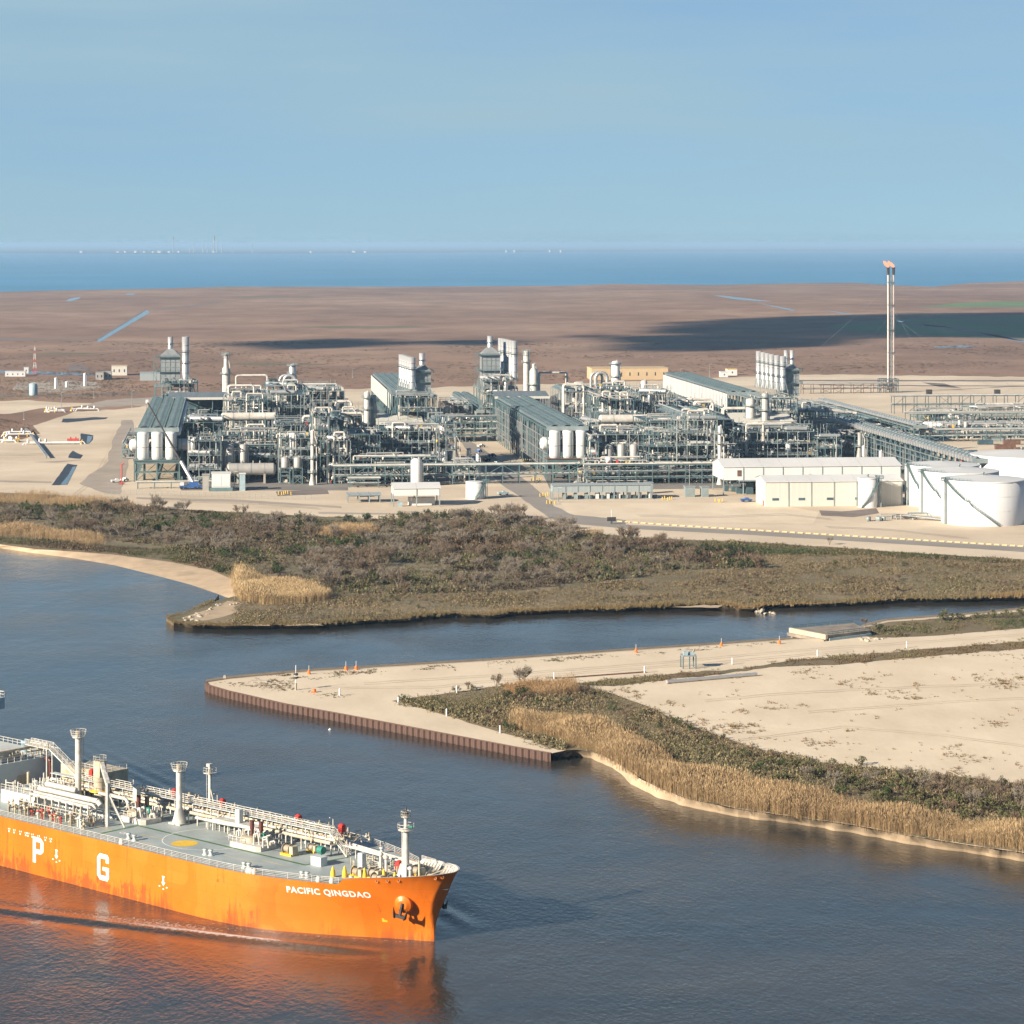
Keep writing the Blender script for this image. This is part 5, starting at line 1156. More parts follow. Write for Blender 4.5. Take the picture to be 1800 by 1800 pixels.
# ---------------------------------------------------------------- long air cooler banks
def cooler_bank(px, d, width, length, zr, label, wall='steel', strips=3, ducts=True, wallmat=None, caps=False, roof='roof_grey'):
    t = thing('air_cooler_bank', label, 'air cooler', gd(px, d), PA, 'long air cooler banks')
    fr = MB(); n = int(length/10); frame(fr, 0, width, 0, length, [zr*.33, zr*.62, zr-2.4], 2, n, .5, True)
    fr.build('steel_frame', MT['steel'], t)
    sw = width/strips
    for k in range(strips):
        a = k*sw+.7; b = (k+1)*sw-.7; mb = MB(); N = 6
        pr = [(a+(b-a)*i/N, zr-.9+1.1*math.sin(math.pi*i/N)) for i in range(N+1)]
        vs = [(x, y, z) for y in (-2.0, length) for x, z in pr]; M = N+1
        mb.add(vs, [(i, i+1, M+i+1, M+i) for i in range(N)], True); mb.add([(a,-2,zr-1.5),(b,-2,zr-1.5),(b,length,zr-1.5),(a,length,zr-1.5)]+[(a,-2,zr-.9),(b,-2,zr-.9),(b,length,zr-.9),(a,length,zr-.9)], [(0,1,5,4),(1,2,6,5),(3,0,4,7),(2,3,7,6),(3,2,1,0)])
        p = mb.build('roof_panel', MT[roof], t)
        rb = MB()
        for y in np.arange(3, length-2, 6.0): rb.bar((a+.2,y,zr-.55),(b-.2,y,zr-.55),.22,1.5)
        stuff(rb.build('fan_deck_rib', MT['steel'], p))
        sid = MB().box(b+.15, b+.85, -1.5, length, zr-1.2, zr-.35); sid.build('edge_beam', MT['steel_pale'], t)
    pl = MB()
    for z in (zr*.33, zr*.62): pl.box(.2, width-.2, .2, length-.2, z-.1, z+.12)
    pl.build('grating', MT['steel_dark'], t)
    MB().box(-.6, width+.6, -3.2, -2.1, zr-2.6, zr-.4).build('header_beam', MT['steel_pale'], t)
    if wallmat:
        n2 = n if wallmat != 'white_paint' else n*2
        for i in range(n2):
            y0, y1 = length*i/n2+.25, length*(i+1)/n2-(.25 if n2 == n else 2.0); MB().box(-.55, -.3, y0, y1, zr*.55, zr-1.7).build('wall_panel', MT[wallmat], t)
    lv = MB()
    for i in range(n*2):
        y = length*(i+.5)/(n*2)
        if rk.random() < .75: lv.bar((-.35,y,rk.uniform(.3,6)), (-.35,y,zr-2.5-rk.uniform(0,5)), rk.choice((.18,.3,.5)))
    for z in (zr*.2, zr*.47, zr*.75): lv.bar((-.4,0,z),(-.4,length,z),.3)
    if not wallmat: stuff(lv.build('wall_piping', MT['alu_dull'], t))
    if caps:
        for i in range(int(length/5)):
            y = 2+i*5; MB().box(-1.0,.6,y,y+2.6,zr-2.2,zr-.5).build('fan_housing', MT['alu'], t)
    if ducts:
        r = width/strips*.42
        for k in range(strips):
            x = (k+.5)*sw
            dct = MB().lathe([(r*.85,zr*.40),(r,zr*.43),(r,zr-3.4),(r*.93,zr-2.6),(.1,zr-2.4)], (x,-3.4,0), 20).build('vertical_duct', MT['white_paint'], t)
            sl = MB()
            for i in range(10): z = zr*.45+i*(zr*.42)/10; sl.bar((x+r*.35,-3.4-r*.95,z),(x+r*.35,-3.4-r*.95,z+1.0),.3)
            stuff(sl.build('duct_port', MT['steel_pale'], dct)); MB().lathe([(r*1.02,0),(r*1.02,.35)], (x,-3.4,zr*.62), 20).build('duct_band', MT['alu_dull'], dct)
        MB().box(-1.5, width+1.5, -7.5, .2, zr*.385, zr*.40).build('duct_platform', MT['rust'] if 'rusty' in label else MT['steel'], t)
        stuff(rails_box(MB(), -1.5, width+1.5, -7.5, -.2, zr*.40).build('platform_rail', MT['steel_pale'], t))
        MB().box(-1.2, width+1.2, -6.8, -5.4, zr*.33, zr*.385).build('base_beam', MT['steel_pale'], t)
        lg = MB(); frame(lg, -.8, width+.8, -7, -.5, [zr*.17, zr*.36], 2, 1, .6, True); lg.build('leg_frame', MT['steel'], t)
    return t
b1 = cooler_bank(240, 1308, 20.5, 258, 27, 'long three-strip cooler bank with three white ducts beside the mobile crane')
b2 = cooler_bank(962, 1318, 20.0, 255, 27, 'long three-strip cooler bank with white ducts on a rusty platform')
MB().vessel_h((20.9,-1,23.5),(20.9,255,23.5),1.1,12).build('edge_duct', MT['white_paint'], b1)
cooler_bank(690, 1618, 20, 235, 27, 'cooler bank with cream side wall behind the slanted merged stacks', strips=4, ducts=False, wallmat='cream_sheet')
cooler_bank(1279, 1622, 19, 240, 27, 'cooler bank with white slatted side behind the six separate stacks', strips=3, ducts=False, wallmat='white_paint')
cooler_bank(1708, 1212, 10, 290, 19.5, 'low cooler bank with a row of pale fan housings above the white tanks', strips=2, ducts=False, caps=True, roof='alu_dull')
cooler_bank(1606, 1560, 7, 260, 11, 'low rear cooler bank with pale edge beyond the white tanks', strips=2, ducts=False, roof='alu_dull')
cooler_bank(838, 1640, 12, 190, 15, 'grey ribbed cooler bank beside the fluted stack row', strips=2, ducts=False, wallmat='grey_sheet')
# ---------------------------------------------------------------- vessels
def drum(px, d, r, L, zc, m, label, along='x', group='lying drums', saddle=True, cat='drum', name='horizontal_vessel'):
    t = thing(name, label, cat, gd(px, d), PA, group)
    q = (Vector((0,0,zc)), Vector((L,0,zc))) if along == 'x' else (Vector((0,0,zc)), Vector((0,L,zc)))
    sh = MB().vessel_h(q[0], q[1], r, 20).build('shell', MT[m], t)
    bd = MB(); dv = (q[1]-q[0]).normalized()
    for k in (.2,.5,.8): c = q[0].lerp(q[1], k); bd.cyl(c-dv*.12, c+dv*.12, r*1.03, 20, False)
    stuff(bd.build('shell_band', MT['alu_dull'], sh))
    for k in (.2,.8):
        c = q[0].lerp(q[1], k); MB().box(c.x-(.5 if along == 'x' else r*.7), c.x+(.5 if along == 'x' else r*.7), c.y-(r*.7 if along == 'x' else .5), c.y+(r*.7 if along == 'x' else .5), 0, zc-r*.6).build('saddle', MT['concrete' if zc < 8 else 'steel'], t)
    nz_ = MB()
    for k in (.3,.55,.7): c = q[0].lerp(q[1], k); nz_.cyl(c, c+Vector((0,0,r+1.2)), .35, 8)
    stuff(nz_.build('nozzle', MT['alu_dull'], t)); return t
def tower(px, d, r, z0, z1, m, label, steps=None, plats=(), group='process columns', crown=False, cat='column', cone=0, name='process_column'):
    t = thing(name, label, cat, gd(px, d), PA, group)
    if steps: prof = steps
    else: prof = [(r,z0),(r,z1-r*.5),(r*.7,z1-r*.15),(.05,z1)]
    if cone: prof = [(r*2.0,0),(r,cone)]+prof[1:] if z0 == 0 else prof
    MB().lathe(prof, (0,0,0), 18).build('shell', MT[m], t)
    if z0 > 0: fr = MB(); frame(fr, -r*1.2, r*1.2, -r*1.2, r*1.2, [z0*.5, z0], 1, 1, .5); fr.build('support_frame', MT['steel'], t)
    for z in plats:
        rr = max(np.interp(z, [p[1] for p in prof], [p[0] for p in prof]), .4)
        p = MB().lathe([(rr,z),(rr+1.5,z+.02),(rr+1.5,z+.2),(rr,z+.22)], (0,0,0), 16).build('platform', MT['steel_pale'], t)
        rg = MB()
        for k in (.6,1.2):
            for i in range(12):
                a, c = 2*math.pi*i/12, 2*math.pi*(i+1)/12; q = rr+1.4; rg.bar((q*math.cos(a), q*math.sin(a), z+k), (q*math.cos(c), q*math.sin(c), z+k), .14)
                if k > 1: rg.bar((q*math.cos(a), q*math.sin(a), z), (q*math.cos(a), q*math.sin(a), z+k), .12)
        stuff(rg.build('platform_rail', MT['steel_pale'], p))
    rr = prof[0][0]; zt = max(p[1] for p in prof)
    MB().tube([(rr+.35,-.3,z0),(rr+.35,-.3,zt*.8),(rr*.3,-.2,zt+.5)], .28, 8).build('side_pipe', MT['pipe_white'], t)
    ld = MB(); x = -prof[0][0]-.35
    for k in (-.3,.3): ld.bar((x,k,z0),(x,k,zt-1),.12)
    for i in range(int((zt-z0)/1.2)): ld.bar((x,-.3,z0+i*1.2),(x,.3,z0+i*1.2),.1)
    ld.build('ladder', MT['steel'], t)
    if crown:
        cn = MB(); rt = prof[-2][0]
        for i in range(8):
            a = 2*math.pi*i/8; q = rt+1.2; cn.bar((q*math.cos(a),q*math.sin(a),zt-3.2),(q*1.15*math.cos(a),q*1.15*math.sin(a),zt+.6),.25); c = 2*math.pi*(i+1)/8
            for z in (-3,-1.4,.4): cn.bar((q*math.cos(a),q*math.sin(a),zt+z),(q*math.cos(c),q*math.sin(c),zt+z),.18)
        cn.build('crown_frame', MT['steel_pale'], t)
    return t
# ---------------------------------------------------------------- stacks and heat recovery units
def stack(px, d, r, z0, z1, label, m='alu', group='exhaust stacks', wide=True, plats=(.55,)):
    t = thing('exhaust_stack', label, 'stack', gd(px, d), PA, group)
    MB().lathe([(r,z0),(r,z1),(r*.9,z1),(r*.88,z1-1.5)], (0,0,0), 20).build('shell', MT[m], t)
    for k in (.2,.4,.6,.8): MB().lathe([(r*1.005,0),(r*1.04,.05),(r*1.04,.45),(r*1.005,.5)], (0,0,z0+(z1-z0)*k), 20).build('stiffener_ring', MT['alu_dull'], t)
    for k in plats:
        z = z0+(z1-z0)*k; MB().lathe([(r,0),(r+.9,.02),(r+.9,.2),(r,.22)], (0,0,z), 16).lathe([(r+.85,1.0),(r+.92,1.0),(r+.92,1.12),(r+.85,1.12)], (0,0,z), 16).build('ring_platform', MT['steel_dark'], t)
    lg = MB()
    for i in range(4):
        a = math.pi/4+i*math.pi/2; lg.bar((r*math.cos(a),r*math.sin(a),z0+5),(r*1.9*math.cos(a),r*1.9*math.sin(a),z0-1),.25)
    lg.build('stack_base', MT['steel_pale'], t); return t
def hrsg(px, d, w_, dep, z0, z1, hood, zs, rs, label, two=False):
    t = thing('heat_recovery_unit', label, 'boiler', gd(px, d), PA, 'heat recovery units')
    x0, x1 = -w_/2, w_/2
    MB().box(x0, x1, 0, dep, z0, z1).build('casing', MT['alu_dull'], t)
    MB().add([(x0,0,z1),(x1,0,z1),(x1,dep,z1),(x0,dep,z1),(-rs,dep/2-rs,hood),(rs,dep/2-rs,hood),(rs,dep/2+rs,hood),(-rs,dep/2+rs,hood)], [(0,1,5,4),(1,2,6,5),(2,3,7,6),(3,0,4,7),(4,5,6,7)]).build('hood', MT['alu_dull'], t)
    for c in ((-rs*1.1, rs*1.1) if two else (0,)):
        MB().lathe([(rs*(.8 if two else 1),hood-1),(rs*(.8 if two else 1),zs),(rs*.7,zs)], (c,dep/2,0), 16).build('stack_pipe', MT['alu'], t)
    MB().lathe([(rs,0),(rs+1,.02),(rs+1,.25),(rs,.27)], (0,dep/2,hood+(zs-hood)*.4), 12).build('ring_platform', MT['steel_dark'], t)
    rb = MB()
    for z in np.linspace(z0+1.5, z1-.5, 6): rb.bar((x0-.15,-.15,z),(x1+.15,-.15,z),.28); rb.bar((x0-.15,-.15,z),(x0-.15,dep,z),.28)
    for x in np.linspace(x0, x1, 5): rb.bar((x,-.12,z0),(x,-.12,z1),.22)
    rb.build('casing_stiffener', MT['steel_pale'], t)
    for z in (z0+(z1-z0)*.45, z1-1): 
        p = MB().box(x0-2.2, x1+1.6, -1.9, 0, z, z+.2).box(x0-2.2, x0, 0, dep, z, z+.2).build('side_platform', MT['steel'], t); stuff(rails_box(MB(), x0-2.2, x1+1.6, -1.9, dep, z+.2, .16).build('platform_rail', MT['steel'], p))
    st = MB(); 
    for i in range(5): a, b = z0+(z1-z0)*i/5, z0+(z1-z0)*(i+1)/5; st.bar((x0-2.4 if i % 2 else x0-4.2,-1,a),(x0-4.2 if i % 2 else x0-2.4,-1,b),.5,.2)
    for k in (-4.3,-2.3): st.bar((x0+k,-1,z0),(x0+k,-1,z1),.25)
    st.build('stair_tower', MT['steel'], t); return t
def support(px, d, w_, dep, z1, label, nx=3, ny=2, m='steel'):
    t = thing('support_structure', label, 'steel frame', gd(px, d), PA, 'stack support frames')
    fr = MB(); frame(fr, -w_/2, w_/2, 0, dep, [z1*.33, z1*.66, z1], nx, ny, .55); fr.build('steel_frame', MT[m], t)
    MB().box(-w_/2-.5, w_/2+.5, -.5, dep+.5, z1, z1+.35).build('top_deck', MT['steel_pale'], t)
    stuff(rails_box(MB(), -w_/2, w_/2, 0, dep, z1+.35, .16).build('deck_rail', MT['steel_pale'], t))
    eq = MB(); 
    for k in range(10):
        x, y, z = rk.uniform(-w_/2+1, w_/2-2), rk.uniform(1, dep-2), rk.choice((0, z1*.33, z1*.66)); eq.box(x, x+rk.uniform(1,3), y, y+2, z, z+rk.uniform(1.5,5))
    stuff(eq.build('equipment', MT['steel_dark'], t)); return t
support(306, 1655, 24, 26, zat(680,1655), 'steel frame under the single tall stack and its heat recovery unit')
hrsg(299, 1668, 12.5, 14, zat(680,1655)+.3, zat(626,1665), zat(614,1665), zat(593,1665), 1.6, 'silver heat recovery unit beside the single tall stack')
stack(326, 1662, 2.2, zat(676,1660)+1.2, zat(592,1660), 'single tall silver stack behind the mobile crane', plats=(.42,.66))
support(724, 1405, 22, 34, zat(692,1410), 'steel frame under the slanted merged stacks')
for k in range(5): stack(724-k*4.3, 1412+k*8.2, 1.9, zat(688,1412)+1.3, zat(628,1412)+k*.05, 'silver stack in the merged row above the cream shelter roof', group='stacks of the merged row', plats=(.62,))
hrsg(743, 1424, 8.6, 12, zat(690,1420), zat(652,1420), zat(643,1420), zat(622,1420), 1.5, 'silver heat recovery unit beside the merged stack row')
support(876, 1640, 24, 36, zat(682,1650), 'steel frame under the fluted white stack row')
for k in range(6): stack(904-k*4.7, 1648+k*7.4, 1.9, zat(672,1650)+1.3, zat(599,1650)+k*.1, 'white stack in the fluted row above the grey shelter roof', group='stacks of the fluted row', plats=(.66,))
hrsg(863, 1655, 11.5, 13, zat(684,1650)+2.6, zat(622,1655), zat(611,1655), zat(591,1655), 1.7, 'silver heat recovery unit left of the fluted white stack row')
support(1360, 1408, 26, 34, zat(700,1412), 'steel frame under the six separate silver stacks')
for k, x in enumerate((1376,1366,1357,1349.5,1342,1334)): stack(x, 1414+k*7, 1.65, zat(690,1414)+1.3, zat(626,1414)+k*.25, 'silver stack in the row of six separate stacks', group='row of six stacks', plats=(.38,.7))
hrsg(1391, 1426, 8.6, 12, zat(697,1420), zat(650,1420), zat(641,1420), zat(617,1420), 1.5, 'silver heat recovery unit right of the six separate stacks', two=True)
# ---------------------------------------------------------------- compressor shelters
def shelter(px, d, w_, dep, z, label, roof, rise=2.2):
    t = thing('compressor_shelter', label, 'shelter', gd(px, d), PA, 'compressor shelters')
    fr = MB(); frame(fr, 0, w_, 0, dep, [z*.4, z*.7, z-.6], 4, 3, .5); fr.build('steel_frame', MT['steel'], t)
    MB().add([(-1.5,-1.5,z),(w_+1.5,-1.5,z),(w_+1.5,dep*.5,z+rise),(-1.5,dep*.5,z+rise),(w_+1.5,dep+1.5,z),(-1.5,dep+1.5,z),(-1.5,-1.5,z-.25),(w_+1.5,-1.5,z-.25)], [(0,1,2,3),(3,2,4,5),(6,7,1,0)]).build('roof', MT[roof], t)
    MB().box(-1.7, w_+1.7, -1.8, -1.55, z-1.3, z+.15).build('fascia', MT['cream_sheet'], t)
    for k in range(3):
        x = 3+k*(w_-6)/3; MB().vessel_h((x,6,z*.4+2.6),(x+4.5,6,z*.4+2.6),1.9,12).build('compressor', MT['steel_pale'], t)
    MB().box(.3, w_-.3, .3, dep-.3, z*.4-.15, z*.4+.05).build('floor_deck', MT['steel_dark'], t)
    MB().box(1, w_-1, dep-1, dep-.6, z*.4, z-2).build('rear_wall', MT['steel_dark'], t); return t
shelter(300, 1560, 33, 40, zat(699,1560), 'shelter with dark grey roof and white fascia behind the mobile crane', 'roof_grey')
shelter(666, 1392, 22, 30, zat(742,1392), 'shelter with bright cream roof below the merged stack row', 'cream_sheet', 3.5)
shelter(874, 1570, 30, 40, zat(697,1570), 'shelter with dark grey roof below the fluted white stack row', 'roof_grey')
shelter(1290, 1388, 30, 30, zat(738,1388), 'shelter with pale cream roof below the six separate stacks', 'cream_sheet', 3.0)
# ---------------------------------------------------------------- process units
def unit(px0, px1, d, dep, h, label, seed, nlev=3, dens=1.0, fans=0, m='steel', loops=1, verts=2, lying=2, white=.5, open_=False):
    r_ = random.Random(seed); w_ = (px1-px0)*d/F
    h *= 1.06; t = thing('process_unit', label, 'process unit', gd(px0, d), PA, 'process units')
    lev = [h*(i+1)/nlev for i in range(nlev)]; fr = MB(); nx = max(1, round(w_/5)); ny = max(1, round(dep/8))
    frame(fr, 0, w_, 0, dep, lev, nx, ny, .32, True, r_); fr.build('steel_frame', MT[m], t)
    for z in lev:
        if r_.random() < .95:
            a = r_.uniform(0, w_*.15); b = r_.uniform(w_*.8, w_); MB().box(a, b, dep*.12, dep-.2, z-.05, z+.15).build('grating', MT['steel_dark'], t)
    rl = MB()
    for z in lev[:-1] if len(lev) > 1 else lev: rails_box(rl, 0, w_, 0, dep, z, .13)
    stuff(rl.build('handrail', MT['steel_pale'], t))
    def pm(): return MT['pipe_white'] if r_.random() < white else MT[r_.choice(('alu_dull','steel_pale','alu','vessel_grey'))]
    zs = [0]+lev
    for k in range(int(18*dens*max(1, w_/18))):
        z = r_.choice(zs)+r_.uniform(.5,3.2); y = r_.uniform(-.6, dep*.9); ra = r_.choice((.12,.16,.2,.28,.42)); a = r_.uniform(-1, w_*.4); b = r_.uniform(w_*.55, w_+1)
        pts = [(a,y,z),(b,y,z)]
        if r_.random() < .5: pts = [(a,y,max(.2,z-r_.uniform(1.5,5)))]+pts
        if r_.random() < .5: pts = pts+[(b,y,max(.2,z-r_.uniform(1.5,5)))]
        MB().tube(pts, ra, 8).build('pipe', pm(), t)
    for k in range(int(8*dens)):
        x = r_.uniform(.3, w_-.3); z = r_.choice(zs)+r_.uniform(.5,3); MB().tube([(x,-.5,z),(x,dep,z)], r_.choice((.2,.3,.45)), 8).build('pipe', pm(), t)
    for k in range(int(12*dens)):
        x, y = r_.uniform(0, w_), r_.uniform(-.8, dep*.5); z0 = r_.choice(zs[:-1]); MB().tube([(x,y,z0),(x,y,min(h+2, z0+r_.uniform(4,h*.8)))], r_.choice((.18,.28,.4)), 8).build('riser', pm(), t)
    for k in range(verts):
        ra = r_.uniform(1.0,1.9); x, y = r_.uniform(ra, w_-ra) if w_ > 2*ra else w_/2, r_.uniform(ra, max(ra+.1, dep*.4)); z0 = r_.choice(zs[:-1])+.4; MB().vessel_v((x,y,0), ra, z0, z0+r_.uniform(4,8), 14).build('vessel', MT[r_.choice(('vessel_grey','alu','alu_dull','white_paint'))], t)
    for k in range(lying):
        ra = r_.uniform(.7,1.3); z = r_.choice(zs[1:] if len(zs) > 2 else zs)+ra+.3; L = min(w_*.8, r_.uniform(8,18)); x = r_.uniform(0, w_-L); MB().vessel_h((x,r_.uniform(1,dep*.5),z),(x+L,r_.uniform(1,1.01)+1,z),ra,14).build('exchanger', MT[r_.choice(('vessel_grey','alu','alu_dull'))], t)
    for k in range(loops):
        x, y, a = r_.uniform(0, w_*.6), r_.uniform(0, dep*.7), r_.uniform(4,9); ra = r_.uniform(.4,.65)
        MB().tube([(x,y,h*.5),(x,y,h+3.4),(x+.5,y,h+4),(x+a-.5,y,h+4),(x+a,y,h+3.4),(x+a,y,h*.6)], ra, 10).build('pipe_loop', MT['pipe_white'], t)
    vt = MB()
    for k in range(int(10+w_/3)):
        x, y = r_.uniform(0, w_), r_.uniform(0, dep); q = h+r_.uniform(1.2,5.5); vt.bar((x,y,h-.3),(x,y,q),r_.choice((.14,.2,.3)))
        if k % 3 == 0: vt.bar((x,y,q),(x+r_.uniform(-1.6,1.6),y,q),.16)
    stuff(vt.build('vent_pipe', MT['steel_pale'], t))
    for f in range(fans):
        fw = w_/fans; x0 = f*fw+.4; x1 = (f+1)*fw-.4
        fd = MB(); fd.add([(x0,-.8,h+.3),(x1,-.8,h+.3),((x0+x1)/2,-.8,h+1.8),(x0,dep,h+.3),(x1,dep,h+.3),((x0+x1)/2,dep,h+1.8)], [(0,1,2),(0,2,5,3),(2,1,4,5),(4,3,5),(0,3,4,1)])
        p = fd.build('cooler_roof', MT['roof_grey'], t); rg = MB()
        for y in np.arange(3, dep-2, 6): rg.lathe([(fw*.3,h+1.0),(fw*.3,h+2.0),(fw*.26,h+2.0)], ((x0+x1)/2,y,0), 14)
        stuff(rg.build('fan_ring', MT['steel'], p))
    for mm, cnt in (('steel_pale',46),('pipe_white',26),('steel_dark',60),('vessel_grey',20),('yellow_paint',4),('red_paint',2)):
        q = MB()
        for k in range(max(1, int(cnt*dens*max(1, w_/22)))):
            z = r_.choice(zs); x, y = r_.uniform(0, w_-.5), r_.uniform(-.5, dep*.7); s_ = r_.uniform(.35,1.4)
            if k % 3: q.box(x, x+s_, y, y+s_, z, z+s_*r_.uniform(.6,1.8))
            else: q.lathe([(.05,0),(s_*.4,.1),(s_*.4,s_*1.1),(.05,s_*1.3)], (x,y,z), 8)
        stuff(q.build('valve_gear', MT[mm], t))
    return t
U = [(330,388,1288,24,20,'dark scaffold-like unit right of the mobile crane',3,1.0,0,0),
 (386,492,1312,34,21,'unit over three grey drums beside the white switch cabinets',4,1.3,0,1),
 (490,548,1292,26,21,'unit holding two short pale drums beside the slender column',4,1.2,0,0),
 (548,578,1296,28,31,'tall narrow unit carrying the slender column left of the white canopy shed',5,1.3,0,1),
 (576,616,1290,22,20,'unit of bent vertical pipes behind the front pipe rack',3,1.4,0,1),
 (392,470,1420,46,31,'unit of stacked white piping between the grey shelter and the slender column',4,1.5,0,2),
 (462,545,1440,50,33,'unit of stacked steel floors with tall yellowish columns',5,1.4,0,1),
 (552,604,1330,70,27,'unit roofed by two dark fan coolers behind the slender column',3,1.0,2,1),
 (400,470,1560,40,27,'unit with white pipe arches beside the dark shelter roof',3,1.2,0,3),
 (466,528,1600,60,29,'unit with dark fan cooler roof behind the white pipe arches',3,1.0,2,1),
 (522,606,1590,70,27,'dense dark blue-grey unit behind the fan cooler roofs',4,1.8,0,0),
 (612,668,1300,36,22,'dark open unit around the shaded round tank',4,.8,0,0),
 (664,772,1325,40,22,'multi-floor unit below the cream shelter roof',4,1.4,0,1),
 (620,768,1290,14,11,'low unit of green-grey floors behind the white canopy shed',3,1.2,0,0),
 (768,800,1330,60,25,'open braced stair tower right of the cream shelter roof',4,.5,0,0),
 (1038,1052,1300,20,19,'narrow unit between the rusty duct platform and the grey drums',3,1.0,0,0),
 (1046,1142,1316,34,21,'unit over three shaded drums right of the white ducts',4,1.3,0,1),
 (1140,1190,1300,30,22,'unit with a pale lying drum left of the second slender column',4,1.3,0,0),
 (1190,1262,1296,26,29,'tall piping unit left of the long white warehouse',5,1.3,0,1),
 (1052,1130,1430,46,31,'unit of stacked white piping right of the rusty-platform bank',4,1.6,0,2),
 (1126,1190,1450,44,33,'unit of stacked steel floors behind the pale lying drum',5,1.4,0,1),
 (1205,1290,1330,90,27,'unit roofed by dark fan coolers beside the white twin columns',3,1.0,2,2),
 (990,1050,1560,60,28,'unit with white pipe arches right of the grey shelter roof',3,1.0,2,3),
 (1050,1110,1610,50,27,'dense unit in front of the tan building',4,1.4,0,1),
 (1110,1165,1590,60,25,'dense unit around the gooseneck column',4,1.5,0,1),
 (1190,1275,1480,60,24,'unit of pale pipe runs left of the cream roof shelter',3,1.2,0,3),
 (1262,1300,1290,22,16,'unit tucked behind the end of the long white warehouse',3,1.0,0,0),
 (322,392,1345,60,25,'dark multi-floor unit between the white ducts and the grey drums',4,1.4,0,0),
 (1034,1056,1345,60,24,'dark narrow unit behind the rusty duct platform',4,1.2,0,0),
 (604,640,1400,60,24,'dark unit left of the close column pair',4,1.2,0,1),
 (480,560,1340,40,24,'mid-block unit of green-grey floors behind the short pale drums',4,1.5,0,0),
 (1140,1215,1345,50,25,'mid-block unit of green-grey floors left of the fan cooler roofs',4,1.5,0,0),
 (780,830,1640,40,16,'pipe unit behind the tall pipe rack',3,1.0,0,0),
 (284,346,1640,36,29,'open steel unit holding up the single tall stack',4,1.2,0,0),
 (848,906,1628,30,31,'open steel unit holding up the fluted stack row',4,1.2,0,0),
 (700,768,1396,30,34,'braced steel unit holding up the merged stack row',5,1.1,0,0),
 (1330,1402,1400,30,33,'braced steel unit holding up the six separate stacks',5,1.1,0,0),
 (1474,1534,1420,40,13,'low green-grey unit around the conical stack by the warehouse',3,1.2,0,0),
 (1540,1604,1500,30,8,'low pipe unit below the low rear cooler bank',2,1.2,0,0),
 (1622,1706,1700,30,8,'scattered pipe unit under the far pipe rack, nearer the flare',2,1.0,0,0),
 (1712,1830,1716,30,9,'scattered pipe unit under the far pipe rack, past the flare',2,1.0,0,0),
 (1650,1815,1590,14,6,'low valve unit along the broad pipe rack',2,1.2,0,0),
 (214,238,1440,120,5,'narrow pipe unit along the dirt road left of the crane-side bank',2,1.0,0,0),
 (800,838,1300,22,7,'low pump unit between the finned stacks and the upright tank',2,1.2,0,0),
 (1296,1440,1320,40,22,'wide multi-floor unit behind the long white warehouse',4,1.4,0,1),
 (1436,1480,1320,36,19,'open teal steel unit at the end of the wide unit',4,.6,0,0),
 (1400,1470,1440,50,24,'green-grey unit right of the six separate stacks',4,1.1,0,1),
 (1015,1140,1286,10,9.5,'row of vertical pipe bundles behind the low grey shed',2,1.3,0,0),
 (770,835,1560,30,12,'open pipe unit on the sand behind the stair tower',2,.8,0,0),
 (1440,1520,1560,120,15,'long green-grey unit left of the low rear cooler bank',3,.8,0,0)]
for i, (a, b, d, dep, h, lab, nl, dn, fn, lp) in enumerate(U):
    unit(a, b, d, dep, h, lab, 100+i, nl, dn, fn, 'steel' if i % 2 else 'steel_pale', min(lp, 2), 1+i % 3, 1+(i+1) % 3, .18+.22*((i*7) % 3)/2)
# ---------------------------------------------------------------- explicit vessels
drum(402, 1292, 3.0, 22, 7.0, 'vessel_grey', 'long pale grey lying drum beside the white switch cabinets')
drum(1100, 1296, 3.0, 24, 6.5, 'vessel_grey', 'long pale lying drum right of the shaded drums')
drum(392, 1405, 2.2, 28, 25.5, 'pipe_white', 'high white lying drum above the three grey drums')
drum(1056, 1400, 2.4, 34, 24.5, 'pipe_white', 'high white lying drum right of the rusty duct platform')
drum(232, 1312, 3.0, 31, 17.5, 'white_paint', 'white drum lying behind the three white ducts of the crane side', group='duct drums')
drum(954, 1322, 3.2, 29, 17.5, 'white_paint', 'white drum lying behind the white ducts on the rusty platform', group='duct drums')
drum(322, 1400, 2.2, 16, 22.5, 'cream_sheet', 'cream ribbed drum below the dark shelter roof')
for k, (x, lab) in enumerate(((383,'nearest the crane'),(404,'middle one'),(428,'farthest from the crane'))):
    tower(x, 1300, 2.0, 7, 19, 'vessel_grey', 'shaded grey upright drum above the long pale drum, %s of three' % lab, group='shaded drums of the crane side', cat='drum', name='vertical_vessel')
for k, (x, lab) in enumerate(((1070,'nearest the platform'),(1092,'middle one'),(1114,'farthest from the platform'))):
    tower(x, 1308, 2.0, 7, 18.5, 'vessel_grey', 'shaded grey upright drum by the rusty duct platform, %s of three' % lab, group='shaded drums of the rusty platform side', cat='drum', name='vertical_vessel')
for x in (501, 523): tower(x, 1290, 1.9, 8, 13.5, 'vessel_grey', 'short banded pale drum beside the slender column', group='short pale drums', cat='drum', name='vertical_vessel')
tower(397, 1775, 2.4, 0, 50, 'pipe_white', 'two-step white column with lattice crown right of the dark shelter', [(2.4,0),(2.4,zat(648,1775)),(1.35,zat(644,1775)),(1.35,zat(622,1775)),(.1,zat(621,1775))], (30, 43), crown=True)
tower(514, 1660, 2.2, 0, zat(640,1660), 'alu', 'pale domed column with platforms behind the dark fan roofs', None, (26, 36, 41))
tower(645, 1396, 1.6, 0, zat(688,1396), 'pipe_white', 'pale column with ring platforms beside a grey twin', None, (14, 22, 30, 36), group='close column pair')
